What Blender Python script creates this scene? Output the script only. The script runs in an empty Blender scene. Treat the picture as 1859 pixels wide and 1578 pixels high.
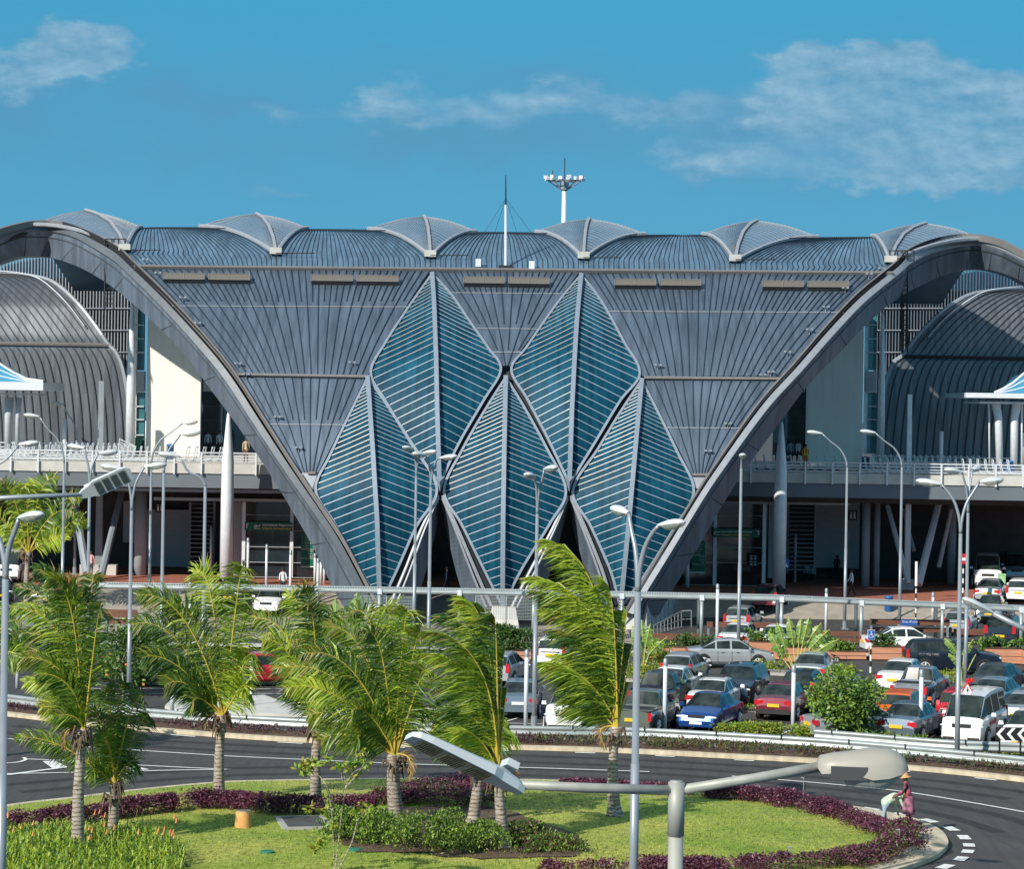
import bpy, math, random
from mathutils import Vector, Matrix
R=math.radians
# ---------------------------------------------------------------- camera, sky, sun
S=bpy.context.scene
F=4600.0; HC=13.0; YH=740.0; ROLL=R(0.9)      # focal length in photo pixels, eye height, horizon row, roll
cam_d=bpy.data.cameras.new("camera"); cam=bpy.data.objects.new("camera",cam_d); S.collection.objects.link(cam)
cam.location=(0,0,HC)
cam.rotation_euler=(Matrix.Rotation(R(90),3,'X')@Matrix.Rotation(ROLL,3,'Z')).to_euler()
cam_d.sensor_fit='HORIZONTAL'; cam_d.sensor_width=36; cam_d.lens=36*F/1859
cam_d.shift_y=-49/1859; cam_d.clip_end=9000; cam_d.clip_start=.5
S.camera=cam
AZ=R(40); EL=R(33)                             # shadows run right and away; the sun is behind the camera's left shoulder
sd=bpy.data.lights.new("sun",'SUN'); sd.energy=4.8; sd.angle=R(.5); sd.color=(1,.94,.84)
so=bpy.data.objects.new("sun",sd); S.collection.objects.link(so)
so.rotation_euler=Vector((-math.sin(AZ)*math.cos(EL),-math.cos(AZ)*math.cos(EL),math.sin(EL))).to_track_quat('Z','Y').to_euler()
S.view_settings.view_transform='Standard'; S.view_settings.look='None'; S.view_settings.exposure=0.2; S.view_settings.gamma=1
S.render.engine='CYCLES'
def build_world():
    w=bpy.data.worlds.new("World"); S.world=w; w.use_nodes=True
    nt=w.node_tree; N=nt.nodes; L=nt.links; N.clear()
    def n(t,**k):
        x=N.new(t)
        for a,b in k.items(): setattr(x,a,b)
        return x
    def m(op,a,b=None,c=None):
        x=n('ShaderNodeMath',operation=op)
        for i,v in enumerate((a,b,c)):
            if v is None: continue
            if isinstance(v,(int,float)): x.inputs[i].default_value=v
            else: L.new(v,x.inputs[i])
        return x.outputs[0]
    out=n('ShaderNodeOutputWorld'); bg=n('ShaderNodeBackground'); L.new(bg.outputs[0],out.inputs[0])
    sky=n('ShaderNodeTexSky',sky_type='NISHITA',sun_disc=False,sun_elevation=EL,sun_rotation=math.pi+AZ,altitude=50,air_density=1.0,dust_density=.3,ozone_density=3)
    hs=n('ShaderNodeHueSaturation'); hs.inputs['Saturation'].default_value=1.5; hs.inputs['Hue'].default_value=.485; L.new(sky.outputs[0],hs.inputs['Color'])
    tc=n('ShaderNodeTexCoord'); sp=n('ShaderNodeSeparateXYZ'); L.new(tc.outputs['Generated'],sp.inputs[0])
    ya=m('MAXIMUM',m('ABSOLUTE',sp.outputs['Y']),.05)
    u=m('DIVIDE',sp.outputs['X'],ya); v=m('DIVIDE',sp.outputs['Z'],ya)
    # a deeper, more even blue low in the sky (polarised look)
    tint=n('ShaderNodeMix',data_type='RGBA',blend_type='MIX'); tint.inputs[0].default_value=.93
    L.new(hs.outputs[0],tint.inputs[6])
    rmp=n('ShaderNodeValToRGB'); L.new(m('MULTIPLY',v,5),rmp.inputs[0])
    rmp.color_ramp.elements[0].color=(.68,2.95,4.95,1); rmp.color_ramp.elements[1].color=(.5,3.1,5.1,1)
    L.new(rmp.outputs[0],tint.inputs[7])
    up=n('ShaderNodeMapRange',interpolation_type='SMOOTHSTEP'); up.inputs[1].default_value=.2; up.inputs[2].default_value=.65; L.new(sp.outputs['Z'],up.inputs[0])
    hi=n('ShaderNodeMix',data_type='RGBA'); L.new(up.outputs[0],hi.inputs[0]); L.new(tint.outputs[2],hi.inputs[6]); hi.inputs[7].default_value=(2.7,3.8,5.1,1)   # unseen upper sky, brightened and whitened to add neutral fill light
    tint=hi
    cv=n('ShaderNodeCombineXYZ'); L.new(m('MULTIPLY',u,1.0),cv.inputs[0]); L.new(m('MULTIPLY',v,1.9),cv.inputs[1])
    nz=n('ShaderNodeTexNoise'); nz.inputs['Scale'].default_value=16; nz.inputs['Detail'].default_value=9; nz.inputs['Roughness'].default_value=.53; nz.inputs['Distortion'].default_value=.15
    L.new(cv.outputs[0],nz.inputs['Vector'])
    nz2=n('ShaderNodeTexNoise'); nz2.inputs['Scale'].default_value=7; nz2.inputs['Detail'].default_value=6; nz2.inputs['Roughness'].default_value=.5
    L.new(cv.outputs[0],nz2.inputs['Vector'])
    wn=n('ShaderNodeTexNoise'); wn.inputs['Scale'].default_value=34; wn.inputs['Detail'].default_value=9; wn.inputs['Roughness'].default_value=.58; L.new(cv.outputs[0],wn.inputs['Vector'])
    ws=n('ShaderNodeSeparateColor'); L.new(wn.outputs['Color'],ws.inputs[0])
    u0,v0_=u,v
    u=m('ADD',u,m('MULTIPLY',m('SUBTRACT',ws.outputs[0],.5),.055)); v=m('ADD',v,m('MULTIPLY',m('SUBTRACT',ws.outputs[1],.5),.034))
    def blob(cx,cy,rx,ry,k,acc):
        x0,v0=(cx-929.5)/F,(YH-cy)/F
        a=m('DIVIDE',m('SUBTRACT',u,x0),rx/F); b=m('DIVIDE',m('SUBTRACT',v,v0),ry/F)
        d=m('ADD',m('MULTIPLY',a,a),m('MULTIPLY',b,b)); g=m('MULTIPLY',m('POWER',2.718,m('MULTIPLY',d,-1)),k)
        return g if acc is None else m('ADD',acc,g)
    acc=None     # bright sunlit cloud banks
    for b in [(165,90,75,45,1.15),(110,115,80,40,1.0),(30,155,75,45,1.0),(1480,125,110,50,1.1),(1610,110,110,45,.95),(1600,190,150,60,.75),(1740,230,190,60,.75),(1820,140,90,45,1.15),(680,205,85,55,.75),(870,205,150,45,.62),(1040,170,110,40,.6),(1240,190,90,45,.6),(1290,280,170,38,.72),(1700,260,220,75,.62),(1780,320,170,22,.5),(440,350,80,25,.42),(540,370,90,20,.38),(290,265,60,20,.35),(430,205,60,35,.42),(1560,150,170,70,.55),(520,215,60,30,.45),(1140,205,60,30,.5),(1400,200,60,35,.5),(1560,320,200,25,.35),(60,360,90,25,.3)]:
        acc=blob(*b,acc)
    dark=None    # grey-blue undersides
    for b in [(150,220,260,70,.8),(420,180,170,50,.6),(820,260,260,50,.6),(1250,215,170,40,.5),(1480,230,160,50,.6),(1620,290,260,50,.5),(300,290,300,40,.4),(900,140,260,30,.3)]:
        dark=blob(*b,dark)
    def cap(x,hi=1):
        c=n('ShaderNodeClamp'); c.inputs[2].default_value=hi; L.new(x,c.inputs[0]); return c.outputs[0]
    sh=n('ShaderNodeVectorMath',operation='ADD'); sh.inputs[1].default_value=(.0025,.006,0); L.new(cv.outputs[0],sh.inputs[0])
    nb=n('ShaderNodeTexNoise'); nb.inputs['Scale'].default_value=17; nb.inputs['Detail'].default_value=7; nb.inputs['Roughness'].default_value=.6; L.new(sh.outputs[0],nb.inputs['Vector'])
    nc=n('ShaderNodeTexNoise'); nc.inputs['Scale'].default_value=17; nc.inputs['Detail'].default_value=7; nc.inputs['Roughness'].default_value=.6; L.new(cv.outputs[0],nc.inputs['Vector'])
    lit=cap(m('ADD',m('MULTIPLY',m('SUBTRACT',nc.outputs[0],nb.outputs[0]),4.5),.5))
    nz.inputs['Scale'].default_value=26; nz.inputs['Roughness'].default_value=.62; nz.inputs['Distortion'].default_value=.35
    def sstep(x,a,b):
        r=n('ShaderNodeMapRange',interpolation_type='SMOOTHSTEP'); r.inputs[1].default_value=a; r.inputs[2].default_value=b; L.new(x,r.inputs[0]); return r.outputs[0]
    cl=m('MULTIPLY',m('MULTIPLY',sstep(acc,.28,.85),m('ADD',m('MULTIPLY',nc.outputs[0],.9),.45)),.85)
    cl=cap(cl,.92)
    haze=cap(m('MULTIPLY',m('MULTIPLY',m('ADD',dark,m('MULTIPLY',acc,.35)),m('SUBTRACT',nz2.outputs[0],.25)),3.6),.95)
    m1=n('ShaderNodeMix',data_type='RGBA'); L.new(haze,m1.inputs[0]); L.new(tint.outputs[2],m1.inputs[6]); m1.inputs[7].default_value=(.95,2.6,4.3,1)
    cc=n('ShaderNodeMix',data_type='RGBA'); L.new(lit,cc.inputs[0]); cc.inputs[6].default_value=(1.15,2.95,4.6,1); cc.inputs[7].default_value=(3.0,4.75,6.0,1)
    m2=n('ShaderNodeMix',data_type='RGBA'); L.new(cl,m2.inputs[0]); L.new(m1.outputs[2],m2.inputs[6]); L.new(cc.outputs[2],m2.inputs[7])
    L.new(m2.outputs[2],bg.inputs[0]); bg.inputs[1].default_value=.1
build_world()

# ---------------------------------------------------------------- photo measurements -> world
def deroll(px,py):
    x,y=px-929.5,py-789; c,s=math.cos(ROLL),math.sin(ROLL)
    return x*c+y*s, -x*s+y*c+789-YH
def At(px,py,Y):
    x,y=deroll(px,py); return Vector((x*Y/F,Y,HC-y*Y/F))
def ground_h(Y):
    t=min(1,max(0,(Y-154)/7)); return 1.2*t*t*(3-2*t)
def G(px,py,z=None):
    x,y=deroll(px,py); Y=HC*F/y
    if z is not None: Y=(HC-z)*F/y
    else:
        lo,hi=20,400
        for _ in range(50):
            mid=(lo+hi)/2
            if HC-y*mid/F>ground_h(mid): lo=mid
            else: hi=mid
        Y=lo
    return Vector((x*Y/F,Y,HC-y*Y/F))
def lerp(a,b,t): return a+(b-a)*t
def interp(pts,t):
    if t<=pts[0][0]: return pts[0][1]
    for (a,x),(b,y) in zip(pts,pts[1:]):
        if t<=b: return x+(y-x)*(t-a)/(b-a) if b>a else y
    return pts[-1][1]
def catmull(P,n):
    P=[Vector(p) for p in P]; out=[]; k=len(P)-1
    for j in range(n+1):
        t=j/n*k; i=min(int(t),k-1); s=t-i
        p0=P[max(i-1,0)];p1=P[i];p2=P[i+1];p3=P[min(i+2,k)]
        out.append(.5*((2*p1)+(p2-p0)*s+(2*p0-5*p1+4*p2-p3)*s*s+(3*p1-p0-3*p2+p3)*s**3))
    return out
# ---------------------------------------------------------------- materials
MT={}
def mat(name,col,rough=.6,metal=0,var=.08,scale=3,bump=0,spec=.5,coat=0,trans=0,emit=0,col2=None,bscale=None,alpha=1,detail=5,sub=0,stretch=None):
    m=bpy.data.materials.new(name); m.use_nodes=True; nt=m.node_tree; N=nt.nodes; L=nt.links; p=N['Principled BSDF']
    p.inputs['Roughness'].default_value=rough; p.inputs['Metallic'].default_value=metal
    p.inputs['Specular IOR Level'].default_value=spec; p.inputs['Coat Weight'].default_value=coat; p.inputs['Coat Roughness'].default_value=.05
    p.inputs['Transmission Weight'].default_value=trans; p.inputs['Alpha'].default_value=alpha
    tc=N.new('ShaderNodeTexCoord'); nz=N.new('ShaderNodeTexNoise'); nz.inputs['Scale'].default_value=scale; nz.inputs['Detail'].default_value=detail
    src=tc.outputs['Object']
    if stretch:
        mp=N.new('ShaderNodeMapping'); mp.inputs['Scale'].default_value=stretch; L.new(src,mp.inputs[0]); src=mp.outputs[0]
    L.new(src,nz.inputs['Vector'])
    r=N.new('ShaderNodeValToRGB'); L.new(nz.outputs[0],r.inputs[0])
    c2=col2 if col2 else tuple(min(1,c*(1+var)) for c in col); c1=col if col2 else tuple(c*(1-var) for c in col)
    r.color_ramp.elements[0].position=.32; r.color_ramp.elements[1].position=.68
    r.color_ramp.elements[0].color=(*c1,1); r.color_ramp.elements[1].color=(*c2,1)
    L.new(r.outputs[0],p.inputs['Base Color'])
    if emit: L.new(r.outputs[0],p.inputs['Emission Color']); p.inputs['Emission Strength'].default_value=emit
    if bump:
        b=N.new('ShaderNodeBump'); b.inputs['Strength'].default_value=bump; b.inputs['Distance'].default_value=.03
        n2=N.new('ShaderNodeTexNoise'); n2.inputs['Scale'].default_value=bscale or scale*6; n2.inputs['Detail'].default_value=4
        L.new(src,n2.inputs['Vector']); L.new(n2.outputs[0],b.inputs['Height']); L.new(b.outputs[0],p.inputs['Normal'])
    if sub: # thin leaf that lets light through
        tr=N.new('ShaderNodeBsdfTranslucent'); mx=N.new('ShaderNodeMixShader'); mx.inputs[0].default_value=sub
        L.new(r.outputs[0],tr.inputs[0]); L.new(p.outputs[0],mx.inputs[1]); L.new(tr.outputs[0],mx.inputs[2]); L.new(mx.outputs[0],N['Material Output'].inputs[0])
    MT[name]=m; return m
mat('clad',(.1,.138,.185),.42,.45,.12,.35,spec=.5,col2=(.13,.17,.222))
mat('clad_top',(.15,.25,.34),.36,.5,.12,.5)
mat('rib_shaded',(.012,.03,.055),.6,.2)  # shadow lines of the roof seams, put into the rib colour
mat('rib_light',(.5,.55,.6),.4,.3)
mat('arch_face',(.115,.15,.195),.5,.25,.1,.4,col2=(.145,.185,.235),stretch=(1,1,.3))
mat('arch_lip',(.13,.145,.16),.45,.3)
mat('gutter',(.02,.022,.026),.8)
mat('trim',(.33,.35,.38),.5,.2)
mat('trim_brown',(.16,.15,.145),.7)
mat('leaf_glass',(.003,.045,.082),.5,.0,.3,.5,spec=.1,col2=(.009,.08,.13))
mat('leaf_frame',(.27,.32,.38),.4,.3)
mat('leaf_rib',(.4,.45,.5),.45,.1)
mat('leaf_rib_warm',(.5,.46,.42),.45,.1)
mat('skylight',(.1,.2,.3),.3,.2,.15,.6,spec=.5,col2=(.15,.27,.38))
mat('skylight_bar',(.27,.29,.31),.5)
mat('louvre',(.15,.135,.11),.6,.2,.3,30)
mat('vault',(.13,.145,.165),.42,.5,.1,.4,col2=(.17,.185,.205))
mat('vault_joint',(.035,.04,.045),.7)
mat('white_wall',(.83,.82,.76),.7,0,.025,.6)
mat('wall_grey',(.42,.45,.48),.7,0,.05)
mat('white_metal',(.72,.75,.78),.4,.1,.05)
mat('pole_grey',(.30,.335,.365),.4,.3,.06)
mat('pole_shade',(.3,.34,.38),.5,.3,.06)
mat('lamp_shell',(.6,.62,.61),.35,.1,.06)
mat('lamp_dark',(.06,.06,.06),.6)
mat('lamp_led',(.8,.58,.26),.3,0,.4,25)
mat('lamp_led_green',(.42,.48,.40),.3,0,.25,20)
mat('lamp_beige',(.34,.32,.27),.45,0,.06)
mat('bowl',(.42,.45,.4),.06,0,.3,20,spec=1,alpha=.55)
mat('glass_dark',(.012,.02,.026),.08,.0,.5,.4,spec=.9)
mat('glass_teal',(.03,.12,.14),.08,0,.5,.6,spec=.9,col2=(.05,.2,.22))
mat('glass_blue',(.08,.3,.45),.1,.2,.2,.5,spec=.9)
mat('concrete',(.38,.37,.34),.85,0,.12,1.5,.2)
mat('concrete_light',(.52,.51,.47),.85,0,.1,1.2,.15)
mat('fascia',(.14,.165,.19),.6,.1,.08,.3)
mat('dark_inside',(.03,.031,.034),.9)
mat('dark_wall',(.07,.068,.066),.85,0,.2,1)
mat('asphalt',(.05,.047,.046),.88,0,.18,.7,.35,bscale=40,col2=(.062,.059,.057))
mat('asphalt_worn',(.02,.02,.021),.8,0,.3,.5,alpha=.33); mat('paint',(.74,.74,.7),.7,0,.12,6)
mat('kerb',(.55,.47,.33),.85,0,.12,2,.15)
mat('brick',(.36,.125,.08),.85,0,.2,2.5,.2)
mat('paving',(.33,.29,.24),.85,0,.14,1.3,.2)
mat('soil',(.1,.06,.04),.95,0,.3,4,.5)
mat('planter',(.46,.2,.11),.75,0,.18,2.5,.2,col2=(.58,.28,.17),stretch=(.5,.5,6))
mat('timber',(.13,.05,.03),.7,0,.25,3,.1,col2=(.19,.08,.05),stretch=(.4,.4,5))
mat('galv',(.36,.40,.40),.45,.35,.1,1.5)
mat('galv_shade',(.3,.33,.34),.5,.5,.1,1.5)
mat('pole_weathered',(.36,.36,.32),.55,.2,.15,8,stretch=(1,1,.2)); mat('black',(.012,.012,.013),.6)
mat('white',(.8,.8,.78),.6)
mat('green_sign',(.0,.13,.07),.5)
mat('yellow_sign',(.75,.5,.03),.5)
mat('blue_sign',(.02,.1,.38),.5)
mat('red_sign',(.55,.02,.03),.5)
mat('bin_green',(.02,.17,.11),.5); mat('bin_blue',(.02,.12,.35),.5)
mat('lime_box',(.33,.6,.28),.6)
mat('trunk',(.30,.25,.2),.9,0,.35,6,.5,col2=(.52,.46,.4),stretch=(1,1,3))
mat('trunk_dark',(.13,.09,.06),.95,0,.35,9,.5)
mat('frond',(.09,.18,.012),.42,0,.5,2.2,col2=(.22,.32,.025),sub=.32,spec=.6)
mat('frond_dark',(.035,.1,.014),.42,0,.5,2.2,col2=(.09,.17,.022),sub=.2,spec=.6)
mat('frond_dead',(.2,.12,.05),.8,0,.4,3,col2=(.33,.22,.1),sub=.1); mat('frond_gold',(.28,.3,.03),.45,0,.4,2.2,col2=(.38,.3,.05),sub=.25)
mat('frond_bright',(.3,.44,.03),.45,0,.4,2.2,col2=(.42,.5,.05),sub=.25)
mat('rachis',(.5,.38,.05),.5,0,.2,4)
mat('paddle',(.16,.33,.05),.4,0,.3,3,col2=(.3,.42,.12),sub=.25)
mat('paddle_stem',(.5,.48,.12),.5,0,.2,4)
mat('leaf_green',(.035,.09,.018),.5,0,.4,1.5,col2=(.085,.17,.03),sub=.2)
mat('leaf_lime',(.14,.27,.025),.5,0,.4,1.5,col2=(.28,.4,.05),sub=.25)
mat('leaf_yellow',(.26,.3,.03),.5,0,.4,2,col2=(.38,.36,.05),sub=.25)
mat('leaf_olive',(.05,.1,.02),.5,0,.4,1.2,col2=(.13,.15,.03),sub=.2)
mat('leaf_purple',(.06,.012,.03),.5,0,.4,1.5,col2=(.13,.028,.06),sub=.15)
mat('leaf_purple_light',(.15,.05,.09),.5,0,.4,1.5,col2=(.24,.09,.13),sub=.15)
mat('leaf_red',(.16,.05,.05),.5,0,.4,2,col2=(.1,.09,.03),sub=.15)
mat('flower',(.75,.25,.08),.6)
mat('grass_blade',(.12,.23,.02),.6,0,.4,.5,col2=(.33,.35,.06),sub=.25)
mat('skin_dark',(.16,.08,.05),.6); mat('hair',(.015,.012,.01),.7); mat('straw',(.55,.3,.13),.8,0,.15,20)
mat('tyre',(.014,.014,.015),.8); mat('rim',(.6,.6,.62),.35,.1); mat('car_glass',(.006,.012,.012),.05,0,.8,2.2,spec=.38,col2=(.035,.05,.045),detail=3)
mat('light_clear',(.7,.72,.74),.15,0,.1,8); mat('light_red',(.5,.015,.02),.25,0,.15,8,coat=.5)
mat('plate_yellow',(.75,.48,.02),.5); mat('plate_white',(.7,.7,.7),.5); mat('car_trim',(.02,.021,.023),.5)
# lawn: dry and lush patches
def weather(name,amt=.25,scale=.35):
    # rain streaks and dull patches on metal
    m=MT[name]; nt=m.node_tree; N=nt.nodes; L=nt.links; p=N['Principled BSDF']; old=p.inputs['Base Color'].links[0].from_socket
    tc=N.new('ShaderNodeTexCoord'); mp=N.new('ShaderNodeMapping'); mp.inputs['Scale'].default_value=(2.2,.25,.12); L.new(tc.outputs['Object'],mp.inputs[0])
    nz=N.new('ShaderNodeTexNoise'); nz.inputs['Scale'].default_value=1.6; nz.inputs['Detail'].default_value=7; L.new(mp.outputs[0],nz.inputs['Vector'])
    r=N.new('ShaderNodeMapRange'); r.inputs[1].default_value=.35; r.inputs[2].default_value=.65; r.inputs[3].default_value=1-amt; r.inputs[4].default_value=1+amt*.6; L.new(nz.outputs[0],r.inputs[0])
    mx=N.new('ShaderNodeVectorMath'); mx.operation='SCALE'; L.new(old,mx.inputs[0]); L.new(r.outputs[0],mx.inputs['Scale']); L.new(mx.outputs[0],p.inputs['Base Color'])
for q in ('clad','clad_top','vault','arch_face','leaf_glass','asphalt','white_wall','kerb'): weather(q,{'white_wall':.05,'asphalt':.2,'kerb':.2,'leaf_glass':.35}.get(q,.28))
def lawn_mat():
    m=mat('lawn',(.15,.26,.02),.9,0,.3,.22,.9,bscale=9,col2=(.38,.38,.09)); nt=m.node_tree; N=nt.nodes; L=nt.links
    p=N['Principled BSDF']; old=p.inputs['Base Color'].links[0].from_socket
    nz=N.new('ShaderNodeTexNoise'); nz.inputs['Scale'].default_value=5; nz.inputs['Detail'].default_value=8; nz.inputs['Roughness'].default_value=.75
    tc=N.new('ShaderNodeTexCoord'); L.new(tc.outputs['Object'],nz.inputs['Vector'])
    mx=N.new('ShaderNodeMix'); mx.data_type='RGBA'; mx.blend_type='MULTIPLY'; mx.inputs[0].default_value=1
    rr=N.new('ShaderNodeValToRGB'); rr.color_ramp.elements[0].position=.35; rr.color_ramp.elements[0].color=(.5,.55,.4,1); rr.color_ramp.elements[1].position=.62; rr.color_ramp.elements[1].color=(1.35,1.25,1.1,1)
    L.new(nz.outputs[0],rr.inputs[0]); L.new(old,mx.inputs[6]); L.new(rr.outputs[0],mx.inputs[7]); L.new(mx.outputs[2],p.inputs['Base Color'])
lawn_mat()
def paint(name,col,metal=.4):
    return mat('car_'+name,col,.28,metal,.04,1,spec=.6,coat=.8)
# ---------------------------------------------------------------- mesh collector
COL=S.collection
class MB:
    def __init__(s): s.v=[]; s.f=[]; s.m=[]
    def add(s,vs,fs,mi=0):
        o=len(s.v); s.v+= [tuple(v) for v in vs]; s.f+=[tuple(i+o for i in f) for f in fs]; s.m+=[mi]*len(fs); return s
    def quad(s,a,b,c,d,mi=0): return s.add((a,b,c,d),((0,1,2,3),),mi)
    def box(s,c,size,mi=0,rot=None,taper=1.0):
        x,y,z=size[0]/2,size[1]/2,size[2]/2; c=Vector(c)
        P=[Vector((sx*x*(taper if sz>0 else 1),sy*y*(taper if sz>0 else 1),sz*z)) for sz in(-1,1) for sx,sy in((-1,-1),(1,-1),(1,1),(-1,1))]
        if rot is not None: P=[rot@p for p in P]
        return s.add([p+c for p in P],((3,2,1,0),(4,5,6,7),(0,1,5,4),(1,2,6,5),(2,3,7,6),(3,0,4,7)),mi)
    def bbox(s,a,b,mi=0): return s.box([(a[i]+b[i])/2 for i in range(3)],[abs(b[i]-a[i]) for i in range(3)],mi)
    def tube(s,P,r,n=8,mi=0,cap=True):
        P=[Vector(p) for p in P]; k=len(P)
        if not isinstance(r,(list,tuple)): r=[r]*k
        vs=[]; up=Vector((0,0,1)); prev=None
        for i,p in enumerate(P):
            t=(P[min(i+1,k-1)]-P[max(i-1,0)])
            if t.length<1e-9: t=Vector((0,0,1))
            t.normalize()
            a=prev if prev is not None else (Vector((1,0,0)) if abs(t.z)>.9 else up)
            a=(a-t*a.dot(t)); 
            if a.length<1e-6: a=t.orthogonal()
            a.normalize(); b=t.cross(a); prev=a
            for j in range(n):
                q=2*math.pi*j/n; vs.append(p+(a*math.cos(q)+b*math.sin(q))*r[i])
        fs=[(i*n+j,i*n+(j+1)%n,(i+1)*n+(j+1)%n,(i+1)*n+j) for i in range(k-1) for j in range(n)]
        if cap: fs+= [tuple(range(n-1,-1,-1)),tuple((k-1)*n+j for j in range(n))]
        return s.add(vs,fs,mi)
    def cyl(s,base,r,h,n=12,mi=0,r2=None): 
        b=Vector(base); return s.tube([b,b+Vector((0,0,h))],[r,r if r2 is None else r2],n,mi)
    def grid(s,rows,mi=0):
        n=len(rows[0]); vs=[p for r in rows for p in r]
        return s.add(vs,[(i*n+j,i*n+j+1,(i+1)*n+j+1,(i+1)*n+j) for i in range(len(rows)-1) for j in range(n-1)],mi)
    def lathe(s,c,prof,n=14,mi=0,rot=None):
        c=Vector(c); vs=[]
        for r,z in prof:
            for j in range(n):
                q=2*math.pi*j/n; p=Vector((r*math.cos(q),r*math.sin(q),z))
                vs.append(c+(rot@p if rot is not None else p))
        k=len(prof)
        return s.add(vs,[(i*n+j,i*n+(j+1)%n,(i+1)*n+(j+1)%n,(i+1)*n+j) for i in range(k-1) for j in range(n)],mi)
    def strip(s,P,width,height,nrm=None,mi=0):
        # bar that follows P: a raised ridge of given width (sideways) and height (along nrm)
        P=[Vector(p) for p in P]; rows=[]
        for i,p in enumerate(P):
            t=(P[min(i+1,len(P)-1)]-P[max(i-1,0)]).normalized(); nn=nrm[i] if isinstance(nrm,list) else nrm
            sd=t.cross(nn).normalized()*width/2
            rows.append([p-sd-nn*.02,p-sd+nn*height,p+sd+nn*height,p+sd-nn*.02])
        s.grid(rows,mi); k=len(rows)
        s.add(rows[0],((3,2,1,0),),mi); s.add(rows[-1],((0,1,2,3),),mi)
        return s
    def build(s,name,mats,parent=None,smooth=False,loc=None):
        me=bpy.data.meshes.new(name)
        vs=s.v
        if loc is not None: vs=[(v[0]-loc[0],v[1]-loc[1],v[2]-loc[2]) for v in vs]
        me.from_pydata(vs,[],s.f)
        if not isinstance(mats,(list,tuple)): mats=[mats]
        for m in mats: me.materials.append(MT[m] if isinstance(m,str) else m)
        me.polygons.foreach_set('material_index',s.m)
        if smooth: me.polygons.foreach_set('use_smooth',[True]*len(me.polygons))
        me.update()
        o=bpy.data.objects.new(name,me); COL.objects.link(o)
        if loc is not None: o.location=loc
        if parent is not None: o.parent=parent
        return o
def tag(o,label,cat,group=None,kind=None):
    if label: o['label']=label
    if cat: o['category']=cat
    if group: o['group']=group
    if kind: o['kind']=kind
    return o
def empty(name,loc=(0,0,0),label=None,cat=None,group=None,rz=0):
    o=bpy.data.objects.new(name,None); COL.objects.link(o); o.location=loc; o.rotation_euler=(0,0,rz)
    o.empty_display_size=.3
    return tag(o,label,cat,group)
KIDS={}
def copy_tree(o,parent=None):
    c=o.copy(); COL.objects.link(c); c.parent=parent
    for ch in list(o.children): copy_tree(ch,c)
    return c
def place(proto,used,loc,rz,label,group=None,scale=1):
    o=proto if not used else copy_tree(proto)
    o.location=loc; o.rotation_euler=(0,0,rz); o['label']=label; o.scale=(scale,)*3
    if group: o['group']=group
    return o
def struct(o): o['kind']='structure'; return o
def text_mesh(body,size,loc,parent,m,name='lettering',rz=0,align='LEFT',ext=.004,bold=0):
    cu=bpy.data.curves.new(name,'FONT'); cu.body=body; cu.size=size; cu.align_x=align; cu.extrude=ext; cu.offset=bold
    o=bpy.data.objects.new(name,cu); COL.objects.link(o)
    dg=bpy.context.evaluated_depsgraph_get(); me=bpy.data.meshes.new_from_object(o.evaluated_get(dg))
    COL.objects.unlink(o); bpy.data.objects.remove(o)
    n=bpy.data.objects.new(name,me); me.materials.clear(); me.materials.append(MT[m]); COL.objects.link(n)
    n.location=loc; n.rotation_euler=(R(90),0,rz)
    if parent is not None: n.parent=parent
    return n

def ringed_trunk():
    m=MT['trunk']; nt=m.node_tree; N=nt.nodes; L=nt.links; p=N['Principled BSDF']; old=p.inputs['Base Color'].links[0].from_socket
    tc=N.new('ShaderNodeTexCoord'); wv=N.new('ShaderNodeTexWave'); wv.bands_direction='Z'; wv.inputs['Scale'].default_value=2.6; wv.inputs['Distortion'].default_value=5; wv.inputs['Detail'].default_value=3; wv.inputs['Detail Scale'].default_value=2.5
    L.new(tc.outputs['Object'],wv.inputs['Vector']); r=N.new('ShaderNodeValToRGB'); r.color_ramp.elements[0].position=.05; r.color_ramp.elements[0].color=(.42,.36,.3,1); r.color_ramp.elements[1].position=.3; r.color_ramp.elements[1].color=(1,1,1,1)
    L.new(wv.outputs[0],r.inputs[0]); mx=N.new('ShaderNodeMix'); mx.data_type='RGBA'; mx.blend_type='MULTIPLY'; mx.inputs[0].default_value=1
    L.new(old,mx.inputs[6]); L.new(r.outputs[0],mx.inputs[7]); L.new(mx.outputs[2],p.inputs['Base Color'])
ringed_trunk()
# ---------------------------------------------------------------- the terminal's shell
PD,PA,PB=149.5,24.0,25.05                    # section of the shell: foot at PD, leans back PA, rises PB
def prof(ph,off=0,x=0):
    n=Vector((0,-math.cos(ph)/PA,math.sin(ph)/PB)).normalized()
    return Vector((x,PD+PA*(1-math.cos(ph)),PB*math.sin(ph)))+n*off
def phi_of(px,py):
    x,y=deroll(px,py); k=y/F
    g=lambda p: PB*math.sin(p)-HC+k*(PD+PA*(1-math.cos(p)))
    hi=math.pi/2 if k>=0 else math.atan(PB/(PA*-k))
    lo=-.08
    if g(hi)<0: return hi
    for _ in range(40):
        mid=(lo+hi)/2
        if g(mid)<0: lo=mid
        else: hi=mid
    return lo
def surf(px,py,off=0):
    ph=phi_of(px,py); p=prof(ph); x,y=deroll(px,py); q=prof(ph,off); q.x=x*p.y/F; return q
def snorm(px,py):
    ph=phi_of(px,py); return Vector((0,-math.cos(ph)/PA,math.sin(ph)/PB)).normalized()
TERM=empty('airport_terminal',(0,150,0),'wide airport terminal with a ribbed grey blue wave roof and five glazed leaf shapes','terminal building')
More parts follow.
